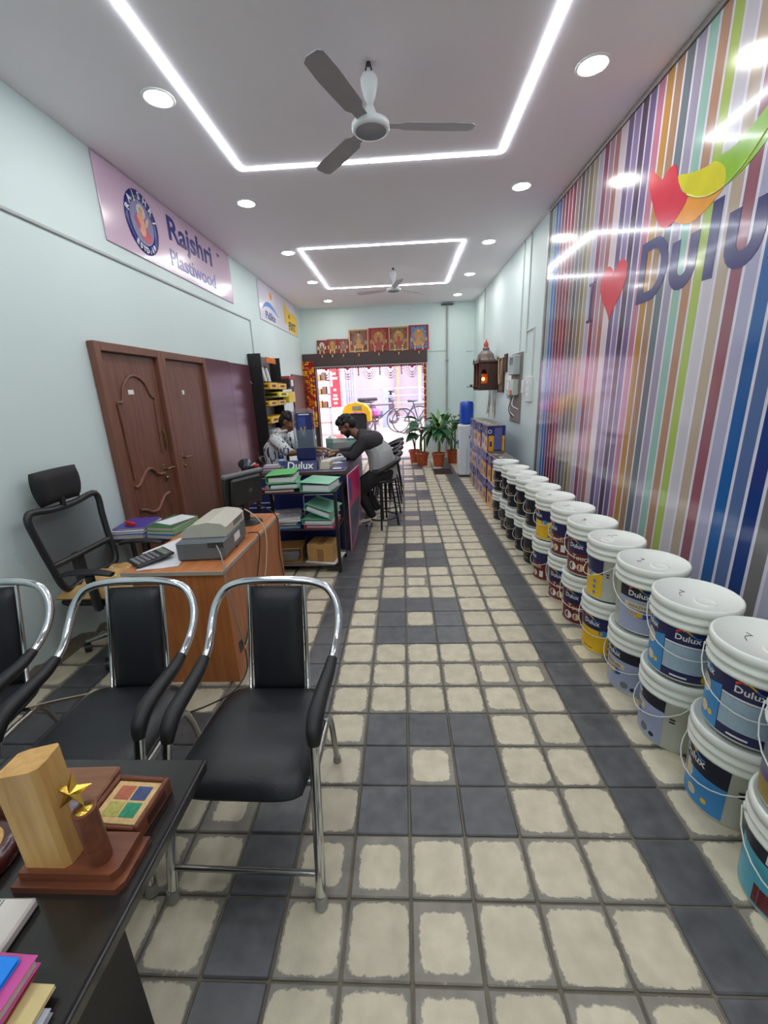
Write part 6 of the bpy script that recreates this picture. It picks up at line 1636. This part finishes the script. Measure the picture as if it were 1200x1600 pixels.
def holy(x0, x1, z1, border, pm, label, halo, robe, tilt=9):
    w_, h = x1 - x0, z1 - ZB
    t = thing('framed_print', label, 'picture', ((x0 + x1) / 2, YF - .075, ZB), group='framed prints on the beam over the doorway', rot=(R(-tilt), 0, 0))
    f = .028 if h > .35 else .018
    q = MB()
    for lo, hi in (((-w_ / 2, -.01, 0), (-w_ / 2 + f, .01, h)), ((w_ / 2 - f, -.01, 0), (w_ / 2, .01, h)), ((-w_ / 2 + f, -.01, 0), (w_ / 2 - f, .01, f)), ((-w_ / 2 + f, -.01, h - f), (w_ / 2 - f, .01, h))): q.box(lo, hi, 0, .002)
    q.build('picture_frame', border, t)
    q = MB(); q.box((-w_ / 2 + f, -.003, f), (w_ / 2 - f, .006, h - f)); pr = q.build('print', pm, t)
    X = frame((0, -.0032, 0), (1, 0, 0), (0, 0, 1))
    def oval(cx, cz, rx, rz_, m, d):
        q = MB(); q.prism([(cx + rx * math.cos(2 * PI * i / 16), cz + rz_ * math.sin(2 * PI * i / 16)) for i in range(16)], d, d + .0006, X=X); q.build('painted_figure', m, pr)
    oval(0, h * .60, w_ * .24, h * .24, halo, 0); oval(0, h * .26, w_ * .26, h * .10, robe, .0008); oval(0, h * .42, w_ * .10, h * .2, robe, .0012); oval(-w_ * .1, h * .46, w_ * .04, h * .1, print_skin, .0016); oval(w_ * .1, h * .46, w_ * .04, h * .1, print_skin, .0016); oval(0, h * .66, w_ * .055, h * .06, print_skin, .0016); oval(0, h * .76, w_ * .05, h * .05, gold_ink, .002)
    for sx in (-1, 1): oval(sx * w_ * .27, h * .36, w_ * .05, h * .12, halo, .0008); oval(sx * w_ * .2, h * .2, w_ * .05, h * .05, gold_ink, .0014)
    q = MB(); pts = [(-w_ * .42, -.016, h * .95), (-w_ * .38, -.02, h * .4), (-w_ * .2, -.025, .02), (0, -.03, -.06), (w_ * .2, -.025, .02), (w_ * .38, -.02, h * .4), (w_ * .42, -.016, h * .95)]
    q.tube(pts, .007, 6, sub=4); gg = q.build('garland', M('red_garland', (170, 30, 40), .7), t)
    for k in (1, 2, 4, 5):
        q = MB(); q.caps(Vector(pts[k]) + Vector((0, -.004, .03)), Vector(pts[k]) + Vector((0, -.004, -.03)), .011, .011, 8); q.build('bead', M('cream_bead', (226, 210, 170), .5), gg)
    q = MB(); q.caps(Vector(pts[3]) + Vector((0, -.004, .01)), Vector(pts[3]) + Vector((0, -.004, -.03)), .012, .009, 8); q.build('pendant', MATS['cream_bead'], gg)
print_skin = M('print_tan', (176, 122, 92), .4, var=.15, vs=60); halo1 = M('halo_amber', (190, 130, 60), .4); robe1 = M('robe_red', (160, 60, 56), .4, var=.2, vs=40); robe2 = M('robe_brown', (140, 104, 84), .4, var=.2, vs=40); robe3 = M('robe_gold', (190, 140, 70), .4, var=.2, vs=40)
pmA = picture_mat('print_umber', (60, 40, 36), (120, 90, 76), (150, 60, 50)); pmB = picture_mat('print_red', (130, 36, 40), (170, 90, 60), (110, 40, 40)); pmC = picture_mat('print_blue', (60, 100, 170), (120, 150, 190), (70, 90, 90)); pmD = picture_mat('print_olive', (96, 76, 60), (140, 110, 80), (110, 50, 44))
holy(-1.83, -1.612, 2.66, red_cloth, pmA, 'small red framed print leftmost on the beam', halo_ink, robe2)
holy(-1.605, -1.375, 2.67, red_cloth, pmD, 'small red framed print second from the left', halo1, robe3)
holy(-1.37, -1.135, 2.665, red_cloth, pmA, 'small red framed print next to the large ones', robe2, robe2)
holy(-1.125, -.70, 2.85, gold_fr, pmA, 'large brown print with gilt frame, first of the large ones', robe2, robe3)
holy(-.69, -.262, 2.865, red_cloth, pmB, 'large red print with amber halo above the doorway', halo1, robe1)
holy(-.255, .168, 2.87, gold_fr, pmD, 'large olive print with gilt frame above the doorway', robe3, robe1)
holy(.178, .605, 2.885, red_cloth, pmC, 'large print with blue sky, rightmost on the beam', halo1, robe3)

# marigold garlands and bead toran
fl_y = M('marigold_yellow', (240, 180, 30), .7, var=.15, vs=80); fl_r = M('marigold_crimson', (176, 28, 44), .7, var=.15, vs=80); fl_o = M('marigold_orange', (236, 110, 34), .7, var=.15, vs=80)
def string(q, x, y, z0, z1, r, rnd, lean=0, pat=None):
    z = z1; k = 0
    while z > z0:
        m = pat[k % len(pat)] if pat else rnd.choice((0, 0, 1, 1, 2))
        q.ball((x + lean * (z1 - z) + rnd.uniform(-.006, .006), y + rnd.uniform(-.006, .006), z), (r, r, r * .62), 8, 5, m); z -= r * 1.12; k += 1
rnd = random.Random(5)
t = thing('marigold_garland', 'thick yellow and red marigold garland left of the doorway', 'garland', (-2.06, YF - .12, .68))
for k in range(5):
    q = MB(); string(q, -2.15 + .05 * k, YF - .13 - .02 * (k % 2), .70 + .05 * abs(k - 1.5), DZ + .1, .034, rnd, -.012)
    q.wb('flower_string', [fl_y, fl_r, fl_o], t, kind='stuff')
t = thing('marigold_garland', 'thin red and yellow garland on the right door jamb', 'garland', (.52, YF - .06, .86))
q = MB(); string(q, .52, YF - .055, .88, DZ + .0, .032, rnd, 0, (1, 1, 1, 0)); q.wb('flower_string', [fl_y, fl_r, fl_o], t, kind='stuff')
t = thing('bead_toran', 'white and red bead swags hanging across the doorway top', 'door hanging', (-.73, YF - .12, DZ))
q = MB(); q.tube([(-1.9, YF - .06, DZ - .03), (.48, YF - .06, DZ - .03)], .018, 6); q.wb('header_band', M('toran_maroon', (120, 34, 40), .7), t)
bead_w = M('white_bead', (236, 226, 222), .4); bead_r = M('red_bead', (196, 34, 44), .45)
for k in range(5):
    cx = -1.66 + k * .475
    for j, (dp, hw_) in enumerate(((.24, .2), (.19, .15), (.14, .1))):
        q = MB()
        for i in range(17):
            u = i / 8 - 1; q.ball((cx + hw_ * u, YF - .075 - .006 * j, DZ - .04 - dp * (1 - u * u)), .0125, 6, 4, 1 if abs(u) < .2 else 0)
        q.wb('bead_swag', [bead_w, bead_r], t, kind='stuff')
    q = MB(); q.ball((cx, YF - .09, DZ - .05), .035, 8, 6); q.wb('red_pompom', bead_r, t)
    q = MB(); string(q, cx + .2375, YF - .075, DZ - .22, DZ - .05, .02, rnd, 0, (1, 0)); q.wb('bead_drop', [bead_w, bead_r], t, kind='stuff')

# iron pipe, sensor, conduit on the end wall
pipe = M('painted_pipe', (166, 168, 164), .5, var=.1)
t = thing('wall_pipe', 'grey vertical pipe with ceiling bracket on the end wall', 'pipe', (1.005, YF, .2))
q = MB(); q.cyl((1.005, YF - .03, .15), (1.005, YF - .03, H - .06), .02, n=12); q.wb('pipe', pipe, t)
q = MB(); q.box((.88, YF - .055, H - .06), (1.13, YF - .002, H - .03), 0, .005); q.wb('bracket', M('dark_bracket', (84, 80, 78), .5), t)
q = MB(); q.lathe([(.02, 0), (.03, .01), (.03, .05), (.02, .06)], 12, (1.005, YF - .03, 2.12)); q.wb('coupling', pipe, t)
q = MB(); q.box((.56, YF - .012, 2.33), (.985, YF, 2.35), 0, .003); q.box((1.42, YF - .012, 2.3), (1.58, YF, 2.32), 0, .003); q.build('trim_11', MATS['white_conduit'], kind='structure')
t = thing('motion_sensor', 'small white sensor box high on the end wall', 'sensor', (.25, YF, 3.16))
q = MB(); q.box((.21, YF - .04, 3.15), (.285, YF - .001, 3.22), 0, .008); q.wb('case', lamp_white, t)
q = MB(); q.ball((.247, YF - .04, 3.185), (.02, .012, .02), 10, 6); q.wb('lens', M('sensor_lens', (200, 204, 204), .3), t)

# ---------------------------------------------------------------- water cooler
cw_ = M('cooler_white', (222, 228, 232), .35, var=.02)
t = thing('water_cooler', 'white water dispenser with blue jug beside the paint tins', 'water dispenser', (1.13, 7.58, 0))
q = MB(); q.box((-.14, -.15, .035), (.14, .15, .93), 0, .02); bd = q.build('cabinet', cw_, t)
q = MB(); q.box((-.125, -.135, 0), (.125, .135, .035)); q.build('plinth', dark_grey, t)
q = MB(); q.box((-.0055, -.152, .06), (.0, -.149, .52)); q.build('door_seam', M('seam_grey', (130, 134, 140), .5), bd)
q = MB(); q.box((.03, -.153, .70), (.10, -.149, .74), 0, .002); q.build('badge', M('badge_blue', (36, 70, 140), .4), bd)
q = MB(); q.box((-.143, -.09, .5), (-.139, .06, .66), 0, .002); q.build('tap_recess', M('recess_blue', (70, 90, 116), .4), bd)
for y in (-.04, .03):
    q = MB(); q.cyl((-.14, y, .63), (-.165, y, .62), .012, n=10); q.cyl((-.162, y, .622), (-.162, y, .595), .008, n=8); q.build('tap', M('tap_blue', (40, 90, 190), .4), bd)
jug = M('blue_jug', (24, 78, 190), .35, var=.08, vs=8, coat=.2)
q = MB(); q.lathe([(.03, .90), (.06, .935), (.118, .955), (.125, .975), (.122, 1.03), (.126, 1.05), (.122, 1.12), (.126, 1.14), (.124, 1.27), (.11, 1.315), (.05, 1.325), (0, 1.325)], 28); q.build('jug', jug, t)

# ---------------------------------------------------------------- doormat
t = thing('doormat', 'dark brown doormat before the potted plants', 'mat', (.755, 8.02, 0), R(-1))
q = MB(); q.box((-.18, -.26, 0), (.18, .26, .012), 0, .004); q.build('mat', M('coir_brown', (66, 46, 42), .9, var=.25, vs=60, bump=.5, bs=200), t)
q = MB()
for k in range(10): q.box((-.16, -.23 + k * .05, .012), (.16, -.21 + k * .05, .016))
q.build('ribbing', M('coir_dark', (52, 36, 33), .9), t, kind='stuff')

# ---------------------------------------------------------------- potted plants
terra = M('terracotta', (186, 88, 50), .65, var=.08, vs=12); soil = M('soil', (58, 42, 32), .95, var=.3, vs=50)
stemg = M('stem_green', (110, 120, 60), .6, var=.15, vs=20); leafA = M('leaf_deep_green', (44, 92, 56), .4, var=.2, vs=9); leafB = M('leaf_mid_green', (64, 118, 66), .4, var=.2, vs=9); leafC = M('leaf_light_green', (120, 170, 92), .45, var=.2, vs=9)
def leaf_me(L, W, droop, mat, nm='leaf', pt=1.6):
    q = MB(); n = 7; vs = []
    for i in range(n + 1):
        u = i / n; w_ = W * math.sin(PI * min(1, u * .96 + .03)) ** .8 * (1 - .25 * u ** pt)
        x = L * math.sin(u * droop) / droop if droop else L * u; z = L * (math.cos(u * droop) - 1) / droop if droop else 0
        for s in (-1, -.5, 0, .5, 1): vs.append((x, s * w_ / 2, z + .18 * abs(s) * w_))
    q.add(vs, [(5 * i + k, 5 * i + 5 + k, 5 * i + 6 + k, 5 * i + 1 + k) for i in range(n) for k in range(4)], 0, True)
    return q.mesh(nm, [mat])
broad = [leaf_me(.36, .27, .9, leafA), leaf_me(.34, .25, 1.4, leafA), leaf_me(.32, .23, .6, leafB)]
lance = [leaf_me(.52, .15, 1.0, leafA, pt=1.2), leaf_me(.48, .14, 1.5, leafB, pt=1.2), leaf_me(.42, .09, .4, leafC, pt=1.2), leaf_me(.42, .17, 1.3, leafA)]
def plant(x, y, label, kind, seed, h, s=1.0):
    rnd = random.Random(seed)
    t = thing('potted_plant', label, 'plant', (x, y, 0), group='potted plants beside the doorway')
    q = MB(); q.lathe([(0, .0), (.095, 0), (.10, .008), (.125, .22), (.128, .225), (.142, .228), (.145, .265), (.14, .275), (.128, .275), (.126, .25)], 24); pot = q.build('pot', terra, t)
    q = MB(); q.lathe([(0, .252), (.126, .25)], 20); q.build('soil', soil, pot)
    tips = []
    if kind == 'lance':
        q = MB(); q.tube([(0, 0, .24), (.01, 0, .42), (0, .01, h * .62)], [.028, .03, .024], 10, sub=3); q.build('trunk', stemg, t)
        for k in range(24):
            a = k * 2.4 + rnd.uniform(-.3, .3); el = rnd.uniform(-.35, 1.2); zz = h * .52 + .16 * rnd.random()
            m = lance[2] if el > .95 else rnd.choice((lance[0], lance[1], lance[3]))
            o = obj('leaf', m, t); o.location = (.02 * math.cos(a), .02 * math.sin(a), zz + .1); o.rotation_euler = (rnd.uniform(-.3, .3), -el, a); sc = s * rnd.uniform(.85, 1.1); o.scale = (sc, sc, sc)
        for k in range(5):
            a = k * 1.25 + .3; q = MB(); q.tube([(0, 0, h * .55), (.05 * math.cos(a), .05 * math.sin(a), h * .75), (.10 * math.cos(a), .1 * math.sin(a), h * .92)], [.01, .008, .005], 6, sub=3); st_ = q.build('stem', stemg, t)
            o = obj('leaf', lance[2], t); o.location = (.10 * math.cos(a), .10 * math.sin(a), h * .9); o.rotation_euler = (0, -1.25 + .1 * k, a); o.scale = (.7, .8, .7)
    else:
        q = MB()
        q.tube([(-.02, 0, .24), (-.03, .01, .45), (-.01, 0, h * .75)], [.03, .028, .018], 10, sub=3); q.build('trunk', stemg, t)
        q = MB(); q.tube([(.03, .01, .24), (.05, 0, .4), (.04, 0, h * .66)], [.022, .02, .014], 8, sub=3); q.build('trunk', stemg, t)
        for k in range(18):
            a = k * 2.4 + rnd.uniform(-.4, .4); el = rnd.uniform(-.45, .6); zz = h * (.58 + .32 * rnd.random()); r = .03
            q = MB(); e = Vector((.1 * math.cos(a), .1 * math.sin(a), zz + .05)); q.tube([(0, 0, zz - .06), (.05 * math.cos(a), .05 * math.sin(a), zz + .02), e], [.007, .006, .005], 6); q.build('stem', stemg, t)
            o = obj('leaf', rnd.choice(broad), t); o.location = e; o.rotation_euler = (rnd.uniform(-.4, .4), -el, a); sc = s * rnd.uniform(.75, 1.05); o.scale = (sc, sc, sc)
    return t
plant(.40, 8.78, 'broad leaved plant in terracotta pot nearest the doorway', 'broad', 3, 1.0)
plant(.735, 8.66, 'tall palm-like plant in terracotta pot behind the doormat', 'lance', 8, 1.02, 1.05)
plant(1.06, 8.98, 'broad leaved plant in terracotta pot beside the water dispenser', 'broad', 12, 1.06, .9)
t = thing('potted_plant', 'bare stemmed plant in a terracotta pot half behind the first', 'plant', (.26, 9.2, 0), group='potted plants beside the doorway')
q = MB(); q.lathe([(0, .0), (.095, 0), (.10, .008), (.125, .22), (.128, .225), (.142, .228), (.145, .265), (.14, .275), (.128, .275), (.126, .25)], 24); pot = q.build('pot', terra, t)
q = MB(); q.lathe([(0, .252), (.126, .25)], 20); q.build('soil', soil, pot)
for k, (dx, dz) in enumerate(((-.1, .85), (.02, .9), (-.16, .7))):
    q = MB(); q.tube([(0, 0, .24), (dx * .3, .01, .5), (dx, 0, dz)], [.014, .01, .004], 6, sub=3); q.build('stem', M('bare_stem', (96, 70, 60), .7), t)
for a, z in ((2.6, .72), (3.4, .8), (.4, .86), (4.2, .62)):
    o = obj('leaf', lance[3], t); o.location = (-.03, 0, z); o.rotation_euler = (0, .2, a); o.scale = (.45, .5, .5)
# ================================================================ the street outside
pave = M('street_concrete', (214, 196, 196), .8, var=.06, vs=3); road_m = M('pale_road', (206, 190, 190), .85, var=.08, vs=2)
q = MB(); q.add([(-6, YF + .2, -.02), (7, YF + .2, -.02), (7, 10.75, .36), (-6, 10.75, .36), (7, 11.2, .42), (-6, 11.2, .42), (7, 40, .75), (-6, 40, .75), (-6, YF + .2, -.3), (7, YF + .2, -.3), (7, 40, -.3), (-6, 40, -.3)],
      [(0, 1, 2, 3), (3, 2, 4, 5), (5, 4, 6, 7), (8, 9, 1, 0), (8, 11, 10, 9), (9, 10, 6, 4, 2, 1), (11, 8, 0, 3, 5, 7), (10, 11, 7, 6)])
q.build('ground', road_m, kind='structure', label='pale street and ramp outside the doorway')
def gz(y): return .42 + (y - 11.2) * .0115 if y > 11.2 else (.36 + (y - 10.75) * .133 if y > 10.75 else max(0, -.02 + (y - YF - .2) * .4634))
bw = M('lilac_wall', (196, 190, 204), .8, var=.04, vs=2); bw2 = M('pale_wall', (222, 214, 224), .8, var=.04, vs=2)
t = thing('street_building', 'pale lilac building across the street with slatted balcony', 'building', (0, 17.5, gz(17)))
q = MB(); q.box((-2.6, 17.2, gz(17) - .1), (1.1, 18.2, 8.0)); wl_ = q.wb('wall', bw, t)
q = MB(); q.box((1.1, 16.4, gz(17) - .1), (5.0, 18.2, 8.0)); q.wb('wing_wall', M('mauve_wall', (176, 172, 200), .8), t)
for k in range(6):
    q = MB(); q.box((.55, 16.2, 2.4 + k * .26), (5.0, 16.28, 2.47 + k * .26), 0, .01); q.wb('balcony_rail', bw2, t)
for x in (.6, 1.6, 2.6):
    q = MB(); q.box((x, 16.15, gz(16)), (x + .12, 16.27, 4.6), 0, .01); q.wb('scaffold_pole', M('peach_pole', (226, 178, 140), .7), t)
q = MB(); q.box((-.2, 16.9, gz(17)), (-.08, 17.02, 6), 0, .01); q.wb('scaffold_pole', MATS['peach_pole'], t)
q = MB(); q.box((-.2, 16.85, 2.55), (2.6, 16.92, 2.62), 0, .01); q.wb('scaffold_bar', MATS['peach_pole'], t)
for x in (1.5, 2.3, 3.2):
    q = MB(); q.box((x, 16.38, 3.0), (x + .55, 16.42, 4.2), 0, .01); f = q.wb('window', M('dark_window', (70, 66, 84), .3), t)
q = MB(); q.box((1.3, 16.37, 1.15), (4.0, 16.4, 1.55), 0, .01); q.wb('low_opening', MATS['dark_window'], t)
# left neighbour: side wall with grille and door strips
t = thing('street_building', 'white neighbouring house side with barred windows left of the street', 'building', (-2.4, 14.5, gz(14)))
q = MB(); q.box((-4.2, 12.9, gz(13) - .1), (-1.75, 16.6, 6)); q.wb('wall', bw2, t)
for k in range(4):
    q = MB(); q.box((-1.752, 13.5 + k * .7, 1.2), (-1.735, 13.85 + k * .7, 2.5), 0, .004); w_ = q.wb('window', M('violet_window', (130, 122, 160), .3), t)
    for j in range(3):
        q = MB(); q.box((-1.735, 13.55 + k * .7 + j * .11, 1.2), (-1.72, 13.57 + k * .7 + j * .11, 2.5)); q.wb('window_bar', bw2, w_)
# red banner
t = thing('red_banner', 'red shop banner with white lettering hung outside the doorway', 'banner', (-2.02, 12.85, 1.1))
q = MB(); q.box((-2.16, 12.83, 1.13), (-1.83, 12.85, 2.35), 0, .003); bb = q.wb('cloth', M('banner_red', (226, 60, 70), .5), t)
for z, w_ in ((2.08, .05), (1.95, .09), (1.62, .04), (1.46, .06), (1.36, .08), (1.24, .05)):
    q = MB(); q.box((-1.99 - w_, 12.826, z - .03), (-1.99 + w_, 12.829, z + .03), 0, .0); q.wb('printed_block', lamp_white, bb)
q = MB(); q.box((-2.11, 12.825, 1.72), (-2.05, 12.828, 2.15)); q.wb('printed_block', lamp_white, bb)
# goods shelf left, just outside
t = thing('goods_shelf', 'tall shelf of brown goods outside the doorway on the left', 'shelf', (-2.15, 11.6, gz(11.6)))
for z in (.75, 1.15, 1.5, 1.85, 2.2):
    q = MB(); q.box((-2.45, 11.4, z), (-1.95, 11.75, z + .02)); q.wb('shelf_board', M('shelf_tan', (176, 146, 120), .7), t)
for x in (-2.45, -1.97):
    q = MB(); q.box((x, 11.4, gz(11.4)), (x + .02, 11.75, 2.5)); q.wb('upright', M('shelf_grey', (190, 184, 190), .6), t)
rr = random.Random(9)
for z in (1.17, 1.52, 1.87, 2.22):
    for k in range(3):
        hh = rr.uniform(.14, .24); q = MB(); q.box((-2.42 + k * .15, 11.43, z), (-2.30 + k * .15, 11.7, z + hh), 0, .01)
        q.build('goods_carton', M('goods_%d' % (k % 3), ((150, 104, 70), (186, 140, 84), (120, 84, 66))[k % 3], .7), label='brown goods carton outside, %s on the %s shelf' % (('leftmost', 'middle', 'rightmost')[k], {1.17: 'second', 1.52: 'third', 1.87: 'fourth', 2.22: 'top'}[z]), cat='carton', group='cartons on the outside shelf')
# street gate: rails and post
steel = M('pale_blue_steel', (170, 182, 206), .5, var=.04)
t = thing('street_gate', 'pale blue steel gate with horizontal rails across the street', 'gate', (-.2, 13.2, gz(13.2)))
for k in range(5):
    q = MB(); q.box((-1.7, 13.2, .72 + k * .215), (3.0, 13.235, .76 + k * .215), 0, .004); q.wb('rail', steel, t)
q = MB(); q.box((-.60, 13.16, gz(13.2) - .02), (-.42, 13.30, 1.62), 0, .01); q.wb('post', steel, t)
for x in (-1.7, .5, 1.5, 2.6):
    q = MB(); q.box((x, 13.17, gz(13.2) - .02), (x + .05, 13.26, 1.62), 0, .006); q.wb('post', steel, t)
# bicycles
tyre = M('tyre_grey', (92, 84, 88), .7); spoke_m = M('spoke_steel', (190, 184, 188), .3, .8); bk_ = M('bicycle_maroon', (120, 60, 64), .4); bk2 = M('bicycle_dark', (70, 72, 84), .4); seat_b = M('saddle_dark', (60, 50, 52), .6)
def bicycle(x, y, rz, label, col):
    t = thing('bicycle', label, 'bicycle', (x, y, gz(y)), rz, group='bicycles parked outside')
    r = .33
    for cx in (-.52, .52):
        q = MB(); q.tube([(cx + (r - .015) * math.cos(2 * PI * i / 28), 0, r + (r - .015) * math.sin(2 * PI * i / 28)) for i in range(28)], .015, 6, closed=True); wh = q.build('wheel', tyre, t)
        q = MB()
        for i in range(12): q.cyl((cx, 0, r), (cx + (r - .03) * math.cos(PI * i / 6), 0, r + (r - .03) * math.sin(PI * i / 6)), .0025, n=4, cap=False)
        q.cyl((cx, -.03, r), (cx, .03, r), .02, n=8); q.build('spokes', spoke_m, wh)
    for a, c in (((-.52, 0, r), (-.12, 0, .30)), ((-.12, 0, .30), (-.26, 0, .80)), ((-.24, 0, .74), (.38, 0, .76)), ((-.12, 0, .30), (.40, 0, .70)), ((-.52, 0, r), (-.24, 0, .74)), ((.36, 0, .86), (.52, 0, r))):
        q = MB(); q.cyl(a, c, .015, n=8); q.build('frame_tube', col, t)
    q = MB(); q.tube([(.25, -.24, .93), (.36, -.2, .95), (.36, 0, .88), (.36, .2, .95), (.25, .24, .93)], .011, 6, sub=3); q.build('handlebar', spoke_m, t)
    q = MB(); q.tube([(-.40, 0, .84), (-.27, 0, .83), (-.14, 0, .84)], [.075, .06, .02], 8, sy=.4, up=(0, 0, 1)); q.build('saddle', seat_b, t)
    q = MB(); q.box((-.78, -.07, .66), (-.38, .07, .68), 0, .004); q.build('carrier', spoke_m, t)
    q = MB(); q.lathe([(.0, -.004), (.085, -.004), (.085, .004), (0, .004)], 16, X=Matrix.Translation((-.12, .03, .3)) @ Matrix.Rotation(R(90), 4, 'X')); q.cyl((-.12, .04, .3), (-.02, .05, .16), .01, n=6); q.build('crank', spoke_m, t)
    q = MB(); q.cyl((-.3, .03, .3), (-.36, .2, .0), .01, n=6); q.build('kickstand', spoke_m, t)
bicycle(-.62, 11.75, R(-16), 'maroon bicycle parked outside on the left', bk_)
bicycle(.55, 11.45, R(12), 'dark bicycle parked outside on the right', bk2)
bicycle(1.0, 12.3, R(-8), 'dark bicycle behind the others beside the door jamb', bk2)
# cart with pink cloth
t = thing('hand_cart', 'low cart with pink printed cloth outside the doorway', 'cart', (-1.15, 12.3, gz(12.3)))
q = MB(); q.box((-.55, -.3, .42), (.5, .3, .62), 0, .05); q.build('pink_cloth', M('pink_cloth_print', (224, 120, 196), .7, var=.25, vs=30), t)
q = MB(); q.box((-.52, -.28, .36), (.48, .28, .42)); q.build('tray', bk2, t)
for x in (-.4, .35):
    for y in (-.22, .22):
        q = MB(); q.cyl((x, y, 0), (x, y, .36), .015, n=8); q.build('leg', bk2, t)
# scooter
t = thing('scooter', 'dark scooter with red lamp parked beyond the gate', 'scooter', (-.75, 14.2, gz(14.2)), R(28))
for cx in (-.5, .5):
    q = MB(); q.tube([(cx + .2 * math.cos(2 * PI * i / 20), 0, .25 + .2 * math.sin(2 * PI * i / 20)) for i in range(20)], .05, 8, closed=True); q.build('wheel', tyre, t)
q = MB(); q.tube([(-.75, 0, .7), (-.4, 0, .62), (-.1, 0, .35), (.2, 0, .33), (.42, 0, .5), (.42, 0, .95)], [.1, .17, .12, .11, .12, .09], 10, sub=3); q.build('body', M('scooter_grey', (90, 92, 110), .35), t)
q = MB(); q.box((-.75, -.13, .78), (-.1, .13, .88), 0, .04); q.build('seat', seat_b, t)
q = MB(); q.tube([(.36, -.32, 1.03), (.42, -.12, 1.06), (.43, 0, 1.06), (.42, .12, 1.06), (.36, .32, 1.03)], .018, 8, sub=3); q.cyl((.43, 0, .9), (.43, 0, 1.06), .04, n=10); hb_ = q.build('handlebar', blackp, t)
for y in (-.28, .28):
    q = MB(); q.cyl((.4, y, 1.04), (.39, y * 1.1, 1.13), .008, n=6); q.ball((.39, y * 1.12, 1.15), (.015, .045, .03), 8, 6); q.build('mirror', blackp, hb_)
q = MB(); q.ball((-.85, 0, .72), (.05, .09, .06), 10, 6); q.build('tail_lamp', M('tail_red', (210, 30, 40), .3), t)
q = MB(); q.ball((.5, 0, .92), (.06, .08, .08), 10, 6); q.build('head_lamp', lamp_white, t)
# yellow hooded machine
t = thing('yellow_machine', 'yellow and black hooded machine outside behind the customer', 'machine', (-1.15, 10.95, gz(10.95)))
t.scale = (.86, .86, .86)
yel_p = M('yellow_paint', (244, 186, 24), .4, var=.05)
q = MB(); prof = [(-.42, .62), (-.42, .78), (-.36, .93), (-.22, 1.02), (.0, 1.05), (.2, 1.0), (.33, .9), (.4, .75), (.4, .5), (.3, .5), (.28, .7), (.2, .76), (-.1, .78), (-.3, .7)]
q.prism(prof, -.28, .28, X=frame((0, 0, 0), (1, 0, 0), (0, 0, 1))); q.build('hood', yel_p, t)
q = MB(); q.box((-.34, -.25, .12), (.3, .25, .72), 0, .03); q.build('engine_block', blackp, t)
for x in (-.28, .25):
    q = MB(); q.cyl((x, -.3, .14), (x, .3, .14), .14, n=18); q.build('wheel', tyre, t)
q = MB(); q.box((-.12, -.285, .82), (.15, -.279, .95), 0, .004); q.build('name_plate', M('plate_grey', (140, 130, 110), .5), t)
